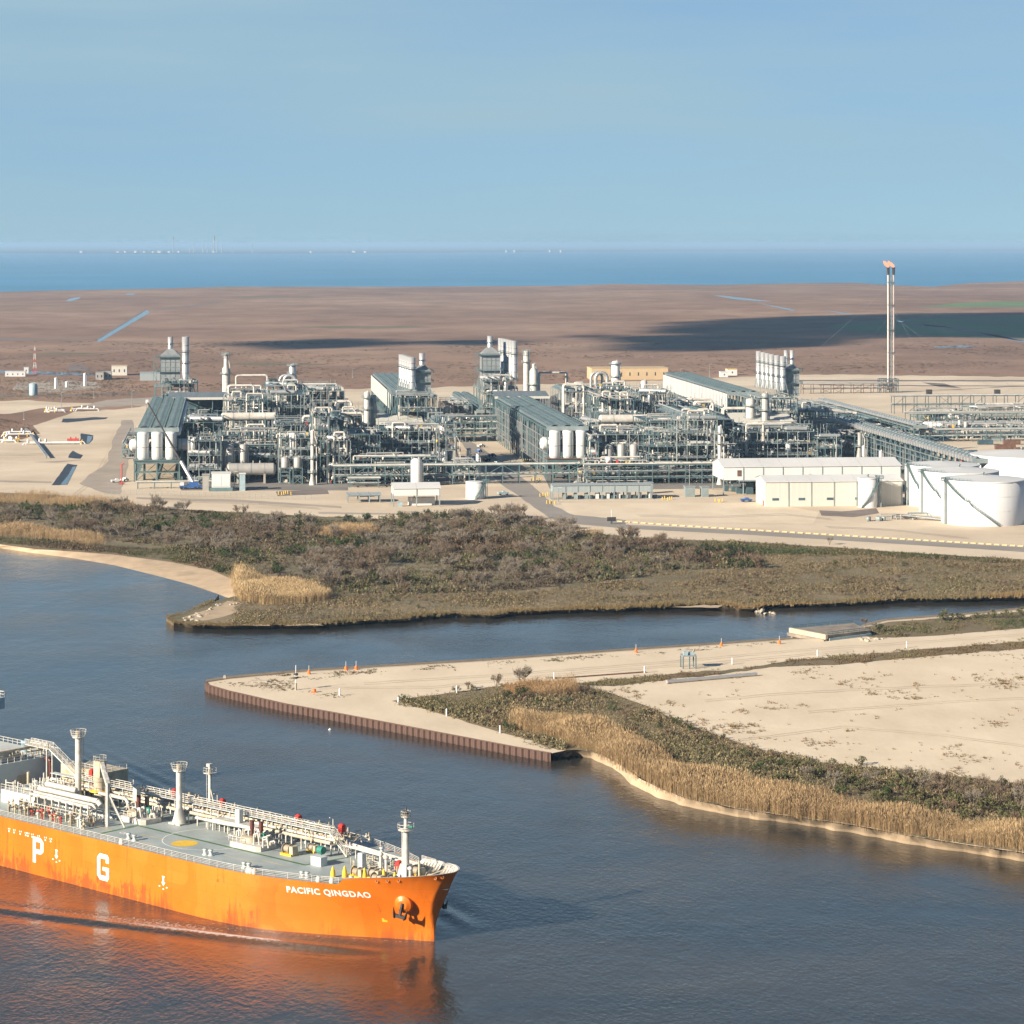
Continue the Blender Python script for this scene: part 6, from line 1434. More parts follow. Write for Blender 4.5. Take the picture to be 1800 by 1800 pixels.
tower(656, 1400, 1.7, 0, zat(694,1396), 'vessel_grey', 'grey column with ring platforms beside a paler twin', None, (12, 20, 28, 34), group='close column pair')
tower(925, 1730, 1.9, 0, zat(616,1730), 'pipe_white', 'tall column with lattice crown right of the fluted stack row', None, (40,), crown=True)
tower(938, 1640, 2.5, 0, zat(640,1640), 'pipe_white', 'white column standing against the crowned column', [(2.6,0),(2.6,zat(652,1640)),(1.0,zat(646,1640)),(1.0,zat(640,1640)),(.1,zat(639,1640))], (30,))
tower(1082, 1660, 2.7, 0, zat(634,1660), 'white_paint', 'white domed column in front of the tan building', None, (24, 34, 42))
tower(1132, 1620, 2.1, 0, zat(668,1620), 'pipe_white', 'short white column with a gooseneck pipe before the white slatted bank', None, (22,))
tower(1319, 1392, 2.4, 0, zat(700,1392), 'pipe_white', 'shorter thicker column of the twin pair by the six stacks', None, (16, 25, 32), group='twin columns by the six stacks')
tower(1345, 1385, 1.9, 0, zat(690,1385), 'vessel_grey', 'taller thinner column of the twin pair by the six stacks', None, (14, 22, 30, 37), group='twin columns by the six stacks')
tower(549, 1284, .85, 0, 27, 'pipe_white', 'slender pale column on a cone foot left of the white canopy shed', None, (6, 13, 20), group='slender columns', cone=4)
tower(1265, 1286, .85, 0, 29, 'pipe_white', 'slender pale column at the end of the long white warehouse', None, (10, 20, 25), group='slender columns', cone=3)
tower(732, 1276, 2.8, 0, zat(805,1276), 'white_paint', 'plain white upright tank behind the white canopy shed', None, (), cat='tank', name='nitrogen_tank')
for px_, d_, y0, lab in ((824,1345,789,'the one toward the upright tank'),(840,1310,797,'the one above the small tank')):
    t = tower(px_, d_, .95, 0, zat(y0,d_), 'white_paint', 'white stack with helical fins by the road, '+lab, None, (), group='finned stacks by the road', cat='stack', name='small_stack')
    hx = MB(); z1 = zat(y0, d_)
    for i in range(40):
        a, c = i*.35, (i+1)*.35
        for o_ in (0, 2.1, 4.2): hx.bar((.98*math.cos(a+o_), .98*math.sin(a+o_), z1-8+i*.2),(.98*math.cos(c+o_), .98*math.sin(c+o_), z1-8+(i+1)*.2),.14)
    stuff(hx.build('helical_fin', MT['white_paint'], t)); MB().lathe([(.9,z1-.3),(1.3,z1-.1),(1.3,z1+.2)], (0,0,0), 12).build('stack_rim', MT['alu_dull'], t)
for px_, d_, y0, lab in ((800,1405,768,'conical stack on the yard behind the road'),(1511,1400,760,'conical stack below the low cooler bank')):
    z1 = zat(y0, d_); tower(px_, d_, 1.0, 0, z1, 'vessel_grey', lab, [(2.4,0),(1.0,z1*.55),(1.0,z1),(.8,z1)], (z1*.56,), group='conical stacks', cat='stack', name='conical_stack')
for px_, d_, y0, lab in ((1518,1380,783,'finned white stack beside the conical stack'),(1548,1370,792,'short white stack behind the warehouse ridge')):
    tower(px_, d_, .9, 0, zat(y0,d_), 'white_paint', lab, None, (), cat='stack', name='small_stack')
tower(650, 1300, 4.4, 0, 9, 'steel_blue', 'shaded round tank inside the dark open unit', [(3.2,0),(4.4,3),(4.4,8.6),(.1,9)], (), cat='tank', name='round_tank')
# gooseneck ducts
for px_, d_, h, lab in ((498,1640,zat(660,1640),'big pale gooseneck duct beside the domed column'),(1046,1640,zat(655,1640),'twin pale gooseneck duct before the tan building')):
    t = thing('gooseneck_duct', lab, 'duct', gd(px_, d_), PA); A_ = [(4+3.6*math.cos(a), 0, h-3.6+3.6*math.sin(a)) for a in np.linspace(math.pi, 0, 9)]
    MB().tube([(.4,0,0)]+A_+[(7.6,0,h-9),(9.5,0,h-13),(9.5,0,4)], 1.15, 12).build('duct', MT['alu'], t); MB().tube([(x-2.6,3,z) for x, y, z in [(.4,0,0)]+A_+[(7.6,0,4)]], .9, 12).build('duct', MT['alu'], t)
for px_, d_, w_, z, lab in ((402,1560,15,zat(678,1560),'white pipe arch right of the dark shelter roof'),(415,1680,20,zat(660,1680),'white pipe run leaving the crowned column'),(596,1400,13,zat(727,1400),'white pipe elbow left of the close column pair'),
        (533,1350,10,zat(732,1350),'white pipe elbow beside the dark fan roofs'),(991,1560,12,zat(676,1560),'white pipe arch right of the grey shelter roof'),(948,1680,18,zat(655,1680),'white pipe run leaving the white column'),
        (1272,1400,14,zat(718,1400),'white pipe elbow left of the twin columns'),(1208,1470,14,zat(702,1470),'white pipe hoop below the slatted bank'),(1222,1440,10,zat(707,1440),'second white pipe hoop below the slatted bank'),(1198,1380,8,zat(724,1380),'white pipe elbow above the second slender column'),
        (590,1480,9,zat(706,1480),'white pipe hoop beside the dense dark unit'),(1250,1300,8,zat(845,1300)+4,'white pipe bend below the warehouse eave')):
    t = thing('pipe_arch', lab, 'pipe', gd(px_, d_), PA, 'large white pipe arches')
    for y in (0, 4): MB().tube([(0,y,0),(0,y,z-1.2),(.4,y,z-.4),(1.2,y,z),(w_-1.2,y,z),(w_-.4,y,z-.4),(w_,y,z-1.2),(w_,y,z*.45)], .62, 10).build('pipe', MT['pipe_white'], t)
# ---------------------------------------------------------------- pipe racks
def rack(px, d, L, w_, h, label, along='x', levels=2, npipe=7, m='steel', truss=False, rz=0.0):
    t = thing('pipe_rack', label, 'pipe rack', gd(px, d), PA+rz, 'pipe racks'); lev = [h*(i+1)/levels for i in range(levels)]
    fr = MB(); n = max(1, int(L/8))
    if along == 'x': frame(fr, 0, L, 0, w_, lev, n, 1, .38, not truss)
    else: frame(fr, 0, w_, 0, L, lev, 1, n, .38, not truss)
    if truss:
        for i in range(n):
            a, b = L*i/n, L*(i+1)/n; z0, z1 = lev[-2], lev[-1]; c = (a, b) if i % 2 else (b, a); fr.bar((c[0],0,z0),(c[1],0,z1),.25)
    fr.build('steel_frame', MT[m], t)
    for z in lev:
        for k in range(npipe):
            y = w_*(k+.5)/npipe; ra = rk.choice((.15,.22,.3,.42)); q = MB()
            if along == 'x': q.tube([(-1,y,z+ra+.2),(L+1,y,z+ra+.2)], ra, 6)
            else: q.tube([(y,-1,z+ra+.2),(y,L+1,z+ra+.2)], ra, 6)
            q.build('pipe', MT[rk.choice(('pipe_white','alu_dull','steel_pale','steel','vessel_grey','pipe_white'))], t)
    return t
rack(588, 1278, 190, 5, 9.5, 'long front pipe rack running before both left blocks to the warehouse', levels=2, npipe=5, truss=True)
rack(1030, 1284, 66, 5, 9.5, 'front pipe rack behind the low grey shed', levels=3, npipe=4)
rack(786, 1560, 32, 8, zat(733,1560), 'tall pipe rack crossing the yard between the middle blocks', levels=4, npipe=6, truss=True)
rack(1572, 1820, 170, 8, zat(697,1820), 'far pipe rack crossing the pale sand right of the flare', levels=2, npipe=5, m='steel_dark')
rack(1600, 1640, 120, 12, zat(728,1640), 'broad pipe rack above the white tanks', levels=2, npipe=9)
rack(1608, 1560, 70, 8, 7, 'low pipe rack with a shaded yard below', levels=2, npipe=6)
rack(1412, 2060, 75, 6, zat(676,2060), 'dark rusty pipe rack leading to the flare stack foot', levels=2, npipe=4, m='rust', rz=R(6))
rack(1452, 1610, 210, 14, 12, 'broad pipe rack running back from the six separate stacks', along='y', levels=3, npipe=9)
rack(1520, 1600, 190, 10, 11, 'second pipe rack running back beside the low rear cooler bank', along='y', levels=3, npipe=7)
rack(615, 1268, 14, 9, 4.2, 'low green canopy rack left of the white canopy shed', levels=2, npipe=3)
rack(688, 1282, 40, 8, 6, 'sloping pipe rack feeding the plain white upright tank', along='y', levels=2, npipe=5)
rack(1285, 1262, 16, 10, 13, 'open teal frame under the warehouse end', levels=3, npipe=4)
rack(242, 1262, 40, 5, 3.0, 'low pipe run at the foot of the mobile crane', levels=1, npipe=3)
for px_, d_, L, lab in ((1625,1640,9,'white lying tank under the broad pipe rack'),(1652,1635,12,'second white lying tank under the broad pipe rack'),(1680,1640,6,'dark lying tank under the broad pipe rack'),(1770,1645,10,'lying tank at the end of the broad pipe rack')):
    drum(px_, d_, 2.6, L, 4.2, 'white_paint' if 'white' in lab else 'vessel_grey', lab)
# ---------------------------------------------------------------- storage tanks
def storage_tank(px, yb, R_, h, label, stair_a=None, group='white storage tanks', pipe_a=None):
    p = gp(px, yb, G); p.y += R_; p.x = (px-900)*p.y/F
    t = thing('storage_tank', label, 'tank', p, 0, group)
    MB().lathe([(R_,0),(R_,h),(R_-.05,h)], (0,0,0), 72).build('shell', MT['white_paint'], t)
    MB().lathe([(R_+.15,h-.35),(R_+.15,h+.05),(R_,h+.05),(R_*.5,h+R_*.055),(.1,h+R_*.085)], (0,0,0), 72).build('roof', MT['roof_white'], t)
    for k in (.33,.66): MB().lathe([(R_+.01,0),(R_+.05,.03),(R_+.05,.12),(R_+.01,.15)], (0,0,h*k), 72).build('weld_band', MT['roof_white'], t)
    if stair_a:
        st = MB(); a0, a1 = stair_a; N = 26
        for i in range(N):
            u, v = i/N, (i+1)/N; f = lambda q: (math.sin(R(a0+(a1-a0)*q))*(R_+.7), -math.cos(R(a0+(a1-a0)*q))*(R_+.7), h*(1-q)+.6*(1 if .45 < q < .52 else 0))
            st.bar(f(u), f(v), .9, .25); a, b = Vector(f(u)), Vector(f(v))
            for k in (.55,1.1): st.bar(a+Vector((0,0,k)), b+Vector((0,0,k)), .12)
            st.bar(a, a+Vector((0,0,1.1)), .1)
        st.build('stairway', MT['steel'], t)
        x, y = math.sin(R(a0-2))*(R_+.8), -math.cos(R(a0-2))*(R_+.8); q = MB().cyl((x,y,0),(x,y,h+1),.35,8).cyl((x+.9,y-.2,0),(x+.9,y-.2,h-.5),.2,8).build('fill_pipe', MT['steel_pale'], t)
        pf = MB().box(x-1.5,x+2.0,y-1.0,y+1.2,h-.3,h-.1); pf.build('top_platform', MT['steel'], t); stuff(rails_box(MB(), x-1.5, x+2.0, y-1.0, y+1.2, h-.1, .14).build('platform_rail', MT['steel'], t))
        rr = MB()
        for i in range(8):
            a, c = R(a0-6+i*6), R(a0+i*6)
            for k in (.6,1.1): rr.bar((math.sin(a)*R_,-math.cos(a)*R_,h+k),(math.sin(c)*R_,-math.cos(c)*R_,h+k),.13)
            rr.bar((math.sin(a)*R_,-math.cos(a)*R_,h),(math.sin(a)*R_,-math.cos(a)*R_,h+1.1),.13)
        rr.build('roof_rail', MT['steel'], t)
    vn = MB().lathe([(.5,h),(.5,h+R_*.085+.8),(.9,h+R_*.085+1.0),(.05,h+R_*.085+1.4)], (0,0,0), 10); vn.build('roof_vent', MT['steel_pale'], t)
    return t
storage_tank(1728, 926, 17.6, 18.6, 'big white tank with diagonal stair, in front of its row', (-68,12))
storage_tank(1686, 908, 17.4, 18.6, 'big white tank with stair, second of its row behind the front one', (-72,-10))
storage_tank(1656, 893, 16.8, 18.2, 'big white tank with stair, farthest of its row beside the warehouse', (-70,-25))
storage_tank(1796, 882, 23.5, 20.0, 'largest white domed tank standing behind the row of three')
storage_tank(1525, 893, 4.3, 13.2, 'small upright white tank with stair before the warehouse', (80,-40), 'small white tanks')
storage_tank(835, 878, 4.3, 8.0, 'small white tank by the plant road below the finned stacks', (70,0), 'small white tanks')
# ---------------------------------------------------------------- buildings
def gable(px0, px1, yb, dep, he, hr, label, wall='cream_sheet', roof='roof_white', bays=0, lift=0.0, cat='building', name='warehouse', doors=(), wall_from=0.0, end_wall=True):
    p = gp(px0, yb, G); w_ = (px1-px0)*p.y/F; t = thing(name, label, cat, p, PA); n = max(1, bays)
    for i in range(n):
        a, b = w_*i/n+.07, w_*(i+1)/n-.07
        MB().box(a, b, -.12, .12, wall_from, he).build('wall_panel', MT[wall], t)
        MB().box(w_*(i+1)/n-.2, w_*(i+1)/n+.2, -.3, .1, 0, he).build('wall_post', MT['steel_pale'], t)
    for x in (0, w_):
        MB().add([(x,.13,wall_from),(x,dep,wall_from),(x,dep,he),(x,dep/2,hr),(x,.13,he)], [(0,1,2,3,4)]).build('end_wall', MT[wall], t)
    MB().box(0, w_, dep-.12, dep+.12, wall_from, he).build('rear_wall', MT[wall], t)
    o_ = .6
    for i in range(n):
        a, b = w_*i/n-(o_ if i == 0 else -.03), w_*(i+1)/n+(o_ if i == n-1 else -.03)
        MB().add([(a,-o_,he-.05),(b,-o_,he-.05),(b,dep/2,hr+.1),(a,dep/2,hr+.1),(a,-o_,he-.25),(b,-o_,he-.25)], [(0,1,2,3),(4,5,1,0)]).build('roof_panel', MT[roof], t)
        MB().add([(a,dep/2,hr+.1),(b,dep/2,hr+.1),(b,dep+o_,he-.05),(a,dep+o_,he-.05)], [(0,1,2,3)]).build('roof_panel', MT[roof], t)
    if wall_from > 0:
        for i in range(n+1):
            for y in (.3, dep-.3): MB().bar((w_*i/n,y,0),(w_*i/n,y,wall_from+1),.5).build('column', MT['steel_pale'], t)
    for dx, dw, z0, z1, mm in doors:
        MB().box(dx, dx+dw, -.2, -.13, z0, z1).build('door' if z0 < .3 else 'wall_vent', MT[mm], t)
    return t, w_
t, w_ = gable(1272, 1590, 871, 28, 13.5, 16.2, 'long white elevated warehouse with open sides below its wall band', 'white_paint', 'roof_white', 9, wall_from=7.2)
eq = MB()
for k in range(60): x, y = rk.uniform(4, w_-4), rk.uniform(3, 20); eq.box(x, x+rk.uniform(1,4), y, y+2, 0, rk.uniform(1.5,5.5))
stuff(eq.build('stored_equipment', MT['steel_dark'], t)); MB().box(6.5,8.5,-.25,-.13,9.0,11.8).build('wall_opening', MT['rust'], t); MB().box(7,16,-4,.1,6.9,7.2).build('entrance_canopy', MT['steel_pale'], t)
t, w_ = gable(1346, 1591, 891, 22, 11.3, 13.2, 'white front warehouse with small wall vents left of the tanks', 'cream_sheet', 'roof_white', 6, doors=[(3,3.0,2.8,3.9,'steel_dark'),(15,3,2.8,3.9,'steel_dark'),(28,3,2.8,3.9,'steel_dark'),(41,3,2.8,3.9,'steel_dark')])
MB().box(-.16,-.1,4,6,0,2.4).build('side_door', MT['red_paint'], t)
t, w_ = gable(972, 1146, 879, 9, 6.9, 7.3, 'low grey shed on posts with cabinets and machines under it', 'grey_sheet', 'grey_sheet', 8, wall_from=3.4, name='equipment_shed')
for k in range(9): x = 5+k*5; MB().box(x, x+1.6, 1, 3, .3, 2.9).build('cabinet', MT['roof_white' if k > 2 else 'steel_pale'], t); MB().box(x+2.2, x+4.2, 1.5, 4, .2, 1.7).build('machine', MT['steel_dark'], t)
MB().box(-1, w_+1, -2, 8, .05, .3).build('slab', MT['concrete'], t)
t, w_ = gable(692, 773, 891, 16, 8.4, 10.2, 'white canopy shed on posts before the plain white upright tank', 'roof_white', 'roof_white', 2, wall_from=5.0, name='canopy_shed')
MB().box(7, 19, 5, 9, 0, 3.6).build('inner_container', MT['white_paint'], t); MB().box(2,4,1,3,0,2).build('machine', MT['steel_blue'], t)
t, w_ = gable(612, 668, 884, 10, 3.6, 4.2, 'low teal canopy on posts left of the white canopy shed', 'steel', 'grey_sheet', 3, wall_from=3.0, name='canopy_shed')
def block(px0, px1, yb, dep, h, label, m, cat='building', name='small_building', roof=None, wins=0, bev=.2):
    p = gp(px0, yb, G); w_ = (px1-px0)*p.y/F; t = thing(name, label, cat, p, PA)
    MB().box(0, w_, 0, dep, 0, h).build('wall', MT[m], t); MB().box(-.3, w_+.3, -.3, dep+.3, h, h+.35).build('roof', MT[roof or m], t)
    for k in range(wins):
        x = w_*(k+.5)/wins; MB().box(x-.5, x+.5, -.08, -.02, h*.35, h*.65).build('window', MT['glass_dark'], t)
    return t
block(1040, 1176, 668, 30, 10, 'long tan building behind the plant with small dark openings', 'tan_sheet', wins=9)
block(1267, 1280, 663, 8, 4.5, 'small white box building behind the six stacks', 'white_paint', wins=1)
block(1279, 1296, 660, 10, 5.5, 'small white box with yellow roof behind the six stacks', 'white_paint', roof='yellow_paint', wins=1)
t = block(372, 405, 863, 8, 8.3, 'white switch cabinet block with double doors beside the mobile crane', 'roof_white', 'cabinet', 'switchgear')
for x in (.5, 4.7): MB().box(x, x+4.0, -.12, -.04, 2.2, 7.6).build('door', MT['white_paint'], t)
MB().box(-1,10,-3,0,0,1.6).build('skid', MT['steel'], t)
block(356, 367, 863, 6, 7.5, 'tall grey cabinet left of the white switch cabinets', 'vessel_grey', 'cabinet', 'switchgear')
block(421, 431, 863, 5, 8, 'blue-white cabinet right of the white switch cabinets', 'steel_blue', 'cabinet', 'switchgear', 'white_paint')
block(1205, 1222, 874, 5, 4.8, 'grey transformer of the pair, the one toward the grey shed', 'steel_pale', 'transformer', 'transformer')
block(1234, 1246, 874, 5, 4.6, 'grey transformer of the pair, the one toward the warehouse', 'steel_pale', 'transformer', 'transformer')
block(1140, 1148, 868, 5, 5.0, 'grey upright cabinet beside the low grey shed', 'steel_pale', 'cabinet', 'switchgear')
# left of the plant
block(9, 44, 662, 12, 4.2, 'long low white building with four windows by the creek', 'white_paint', wins=4)
block(42, 50, 656, 6, 5.0, 'small square white hut beside the long low white building', 'white_paint', wins=1)
block(168, 182, 668, 10, 6.5, 'pale grey cabin farther from the cream two-storey building', 'vessel_grey', wins=2)
block(183, 196, 667, 10, 6.5, 'pale grey cabin next to the cream two-storey building', 'vessel_grey', wins=2)
block(196, 223, 660, 14, 8.5, 'cream two-storey building with tan base on the marsh edge', 'cream_sheet', roof='tan_sheet', wins=3)
block(246, 283, 669, 18, 6.5, 'grey flat building left of the heat recovery unit', 'grey_sheet', wins=0)
tower(58, 2040, 3.0, 0, 10, 'steel_blue', 'pale blue-grey tank left of the plant', [(3,0),(3,9),(.1,10)], (), cat='tank', name='round_tank')
for x, y, h, lab in ((98,683,9,'slim white silo left of the plant, near the blue-grey tank'),(117,681,5,'short white silo left of the plant'),(149,679,11,'tall slim white silo left of the plant')):
    d_ = dist(y, G); tower(x, d_, 1.2, 0, h, 'white_paint', lab, None, (), cat='silo', name='silo')
# ---------------------------------------------------------------- flare stack
mat('flare_pipe', (.60,.50,.46), .5, 0, .1, .3)
fl = thing('flare_stack', 'tall twin-riser flare stack burning orange flames beyond the plant', 'flare', gd(1566, 2080), PA); zf = zat(470,2080)
for x in (-2.2, 2.1):
    MB().cyl((x,0,2),(x,0,zf-6),.72,12).build('riser', MT['flare_pipe'], fl)
    MB().lathe([(1.0,zf-6),(1.15,zf-4),(1.15,zf-1),(1.5,zf-.5),(1.5,zf)], (x,0,0), 12).build('burner_tip', MT['dark_iron'], fl)
lt = MB(); n = 26
for i in range(n):
    z0, z1 = (zf-6)*i/n, (zf-6)*(i+1)/n
    for a, b in (((-1.0,1.2),(1.0,1.2)),((1.0,1.2),(0,-1.4)),((0,-1.4),(-1.0,1.2))): lt.bar((*a,z0),(*b,z1),.2); lt.bar((*a,z0),(*a,z1),.3); lt.bar((*a,z1),(*b,z1),.18)
lt.build('lattice_mast', MT['steel_pale'], fl)
for k in (.32,.5,.7,.88): MB().lathe([(.4,0),(3.6,.05),(3.6,.3),(.4,.32)], (0,0,zf*k), 10).build('ring_platform', MT['steel'], fl)
fr = MB(); frame(fr, -9, 5, -4, 6, [6, 11], 3, 2, .45); fr.build('base_frame', MT['steel_dark'], fl)
for gx, gy, gz, zz in ((-70,-60,0,.62),(-105,-20,0,.86),(80,-30,0,.62),(110,30,0,.86),(25,90,0,.62),(15,-110,0,.7)): MB().tube([(0,0,zf*zz),(gx,gy,gz)], .045, 4).build('guy_wire', MT['steel_pale'], fl)
def flame_mat():
    m = bpy.data.materials.new('flame'); m.use_nodes = True; t = m.node_tree; t.nodes.clear()
    o = t.nodes.new('ShaderNodeOutputMaterial'); e = t.nodes.new('ShaderNodeEmission'); e.inputs['Color'].default_value = (1.0,.36,.20,1); e.inputs['Strength'].default_value = .85
    t.links.new(e.outputs[0], o.inputs['Surface']); MT['flame'] = m
flame_mat()
for x, sgn in ((-2.2,1.0),(2.1,1.25)):
    vs = []; fs = []; N = 10; prof = [(0,.6),(1.4,1.5),(3.0,1.8),(4.6,1.4),(6.0,.9),(7.2,.15)]
    for j, (z, r_) in enumerate(prof):
        for i in range(N):
            a = 2*math.pi*i/N; k = 1+.3*mnoise.noise(Vector((math.cos(a)*1.3+x, math.sin(a)*1.3, z*.6))); vs.append((x-z*.5*sgn+r_*k*math.cos(a)*1.1, r_*k*math.sin(a), zf+z*.75))
    for j in range(len(prof)-1):
        for i in range(N): fs.append((j*N+i, j*N+(i+1)%N, (j+1)*N+(i+1)%N, (j+1)*N+i))
    MB().add(vs, fs, True).build('flame', MT['flame'], fl)
# ---------------------------------------------------------------- mobile crane
cn = thing('mobile_crane', 'mobile crane with white lower boom and thin dark upper boom raised high', 'crane', gd(334, 1262), PA)
MB().box(-5,6,-1.4,1.4,.9,1.9).build('chassis', MT['blue_paint'], cn)
for k, x in enumerate((-4,-2.2,2.6,4.4)):
    for y in (-1.35,1.35): MB().cyl((x,y-.2,.7),(x,y+.2,.7),.7,12).build('wheel', MT['rubber'], cn)
MB().box(-4.8,-2.9,-1.3,1.3,1.9,3.4).build('cab', MT['white_paint'], cn); MB().box(-.5,4,-1.3,1.3,1.9,3.6).build('turntable', MT['blue_paint'], cn)
tipz = zat(704,1290); tipx = (258-334)*1285/F
a, b = Vector((1.5,0,3.2)), Vector((tipx,22,tipz)); m_ = a.lerp(b, .26)
MB().bar(a, m_, 1.1, 1.2).build('lower_boom', MT['white_paint'], cn); MB().bar(m_, b, .5, .55).bar(a.lerp(b,.24), a.lerp(b,.6), .7, .75).build('upper_boom', MT['dark_iron'], cn)
MB().tube([b, (b.x-.5,b.y,b.z-9)], .06, 4).build('hoist_rope', MT['dark_iron'], cn); MB().cbox(b, 1.4,1.0,1.8).build('boom_head', MT['white_paint'], cn); MB().bar((.2,0,3),a.lerp(b,.14),.5).build('lift_ram', MT['alu'], cn)
# ---------------------------------------------------------------- vehicles
def pickup(px, y, rz, m, label, s=1.0):
    t = thing('pickup_truck', label, 'truck', gp(px, y, G+.1), rz, 'vehicles on the plant roads'); t.scale = (s, s, s)
    MB().box(-2.7,2.6,-.95,.95,.55,1.15).box(-2.7,-.7,-.95,-.85,1.15,1.4).box(-2.7,-.7,.85,.95,1.15,1.4).box(-2.7,-2.6,-.85,.85,1.15,1.4).build('body', MT[m], t)
    MB().add([(-.7,-.9,1.15),(1.5,-.9,1.15),(1.5,.9,1.15),(-.7,.9,1.15),(-.4,-.8,1.9),(.8,-.8,1.9),(.8,.8,1.9),(-.4,.8,1.9)], [(0,1,5,4),(1,2,6,5),(2,3,7,6),(3,0,4,7),(4,5,6,7)]).build('cab', MT[m], t)
    for x in (-1.7,1.7):
        for y_ in (-.95,.95): MB().cyl((x,y_-.12,.4),(x,y_+.12,.4),.4,10).build('wheel', MT['rubber'], t)
    MB().add([(1.52,-.8,1.2),(1.52,.8,1.2),(.86,.74,1.86),(.86,-.74,1.86)], [(0,1,2,3)]).build('windscreen', MT['glass_dark'], t)
for x, y, rz, m, lab in ((205,848,.4,'white_paint','white pickup parked at the corner of the dirt road'),(219,846,1.2,'white_paint','white pickup behind another at the dirt road corner'),(855,811,.9,'rubber','dark pickup in the shade beside the rusty-platform bank'),
        (866,803,1.0,'blue_paint','blue pickup on the shaded plant road'),(877,815,.9,'white_paint','white van-like pickup on the plant road'),(846,786,.8,'white_paint','white pickup under the tall pipe rack'),(842,795,1.2,'blue_paint','blue pickup under the tall pipe rack'),
        (1312,882,.3,'blue_paint','blue pickup before the open teal frame'),(1080,872,.1,'white_paint','white pickup beside the low grey shed'),(640,873,.2,'white_paint','white pickup under the low teal canopy'),(1690,812,.2,'red_paint','red container truck on the yard behind the tanks'),(885,870,.3,'steel_blue','grey-blue skid truck beside the small white tank'),
        (1500,860,.1,'white_paint','white pickup below the warehouse'),(925,815,.9,'yellow_paint','yellow loader on the plant road by the front rack')):
    pickup(x, y, rz, m, lab)
# containers on the yard behind the tanks
for i, (x, y, L, m, lab) in enumerate(((1720,782,9,'steel_dark','dark container on the far yard'),(1750,790,12,'rust','rusty red container on the far yard'),(1730,776,14,'steel_pale','grey container row on the far yard'),(1765,782,10,'rust','maroon container beside the grey row'),(1703,800,5,'steel_dark','black box on the far yard'),(1785,795,10,'rust','red flat container near the largest tank'))):
    p = gp(x, y, G); t = thing('container', lab, 'container', p, PA); MB().box(0,L,0,2.6,.15,2.7).build('body', MT[m], t); mb = MB()
    for k in range(int(L/.8)): mb.box(.3+k*.8,.5+k*.8,-.06,0,.3,2.6)
    stuff(mb.build('corrugation', MT[m], t))
for x, y, lab in ((1630,694,'black box on the pale sand nearer the flare'),(1750,694,'black box on the pale sand farther from the flare')):
    t = thing('storage_box', lab, 'box', gp(x, y, G), PA); MB().box(0,4,0,4,.2,4).build('body', MT['dark_iron'], t); MB().box(-.3,4.3,-.3,4.3,0,.2).build('skid', MT['concrete'], t)
# ---------------------------------------------------------------- road barriers and bollards
mat('barrier_yellow', (.46,.36,.19), .7, 0, .2, .5)
pts = resample([(1085,917),(1200,925),(1400,937),(1500,943),(1650,952),(1800,961),(1900,967)], 60)
for (x, y), (x2, y2) in zip(pts[:-1], pts[1:]):
    p, q = gp(x, y, G+.12), gp(x2, y2, G+.12); dv = q-p; L = dv.length*.66
    o = MB().prism([(0,-.3),(L,-.3),(L,.3),(0,.3)], 0, .22).prism([(0.05,-.14),(L-.05,-.14),(L-.05,.14),(.05,.14)], .22, .5).build('road_barrier', MT['barrier_yellow'], None, None, p)
    o.rotation_euler = (0,0,math.atan2(dv.y, dv.x)); tag(o, 'yellow barrier segment in the line along the perimeter road', 'barrier', 'yellow barriers along the perimeter road')
for cx, cy, n_, lab in ((490,869,6,'yellow bollard in the row at the dark paved yard'),(1165,878,5,'yellow bollard before the low grey shed end'),(935,845,5,'yellow bollard at the plant road below the rusty platform'),(962,886,4,'yellow bollard at the road bend by the grey shed'),(1258,882,4,'yellow bollard at the transformer yard'),(950,872,4,'yellow bollard on the sand left of the grey shed')):
    for k in range(n_):
        o = MB().lathe([(.22,0),(.22,1.3),(.15,1.45),(.02,1.5)], (0,0,0), 8).box(-.35,.35,-.35,.35,0,.12).build('bollard', MT['yellow_paint'], None, None, gp(cx+k*4.2+rk.uniform(-1,1), cy+rk.uniform(-1.5,1.5), G+.08)); tag(o, lab, 'bollard', lab+'s')
# message board
t = thing('message_board', 'dark message board with a white pole beside the perimeter road', 'sign', gp(1075, 921, G+.1), PA)
MB().box(-1.9,1.9,-.15,.15,1.2,2.9).build('panel', MT['dark_iron'], t); MB().box(-.4,.4,-.3,.3,0,1.2).build('base', MT['steel_dark'], t); MB().cyl((0,.2,0),(0,.2,6.0),.12,8).build('pole', MT['white_paint'], t)
# lattice lighting mast by the warehouse, red-white mast on the marsh, light poles
def lattice(px, y, h, w0, label, cols, cat='mast'):
    t = thing('lattice_mast', label, cat, gp(px, y, G), PA); n = max(6, int(h/2.5)); parts = {}
    for i in range(n):
        z0, z1 = h*i/n, h*(i+1)/n; a, b = w0*(1-.75*i/n), w0*(1-.75*(i+1)/n); mb = parts.setdefault(cols[int(i*len(cols)*.999/n*3) % len(cols)] if len(cols) > 1 else cols[0], MB())
        for sx, sy, tx, ty in ((-1,-1,1,-1),(1,-1,1,1),(1,1,-1,1),(-1,1,-1,-1)):
            mb.bar((sx*a,sy*a,z0),(sx*b,sy*b,z1),.22); mb.bar((sx*a,sy*a,z0),(tx*b,ty*b,z1),.14); mb.bar((sx*b,sy*b,z1),(tx*b,ty*b,z1),.14)
    for c, mb in parts.items(): mb.build('lattice_section', MT[c], t)
    MB().cyl((0,0,h),(0,0,h+2.5),.12,6).cbox((0,0,h+.3),1.4,.5,.6).build('mast_head', MT['alu'], t); return t
lattice(1424, 886, 13, 1.3, 'thin lattice lighting mast before the white front warehouse', ['steel_pale'])
lattice(61, 658, 24, 1.6, 'red and white lattice radio mast on the marsh left of the plant', ['red_paint','white_paint'])
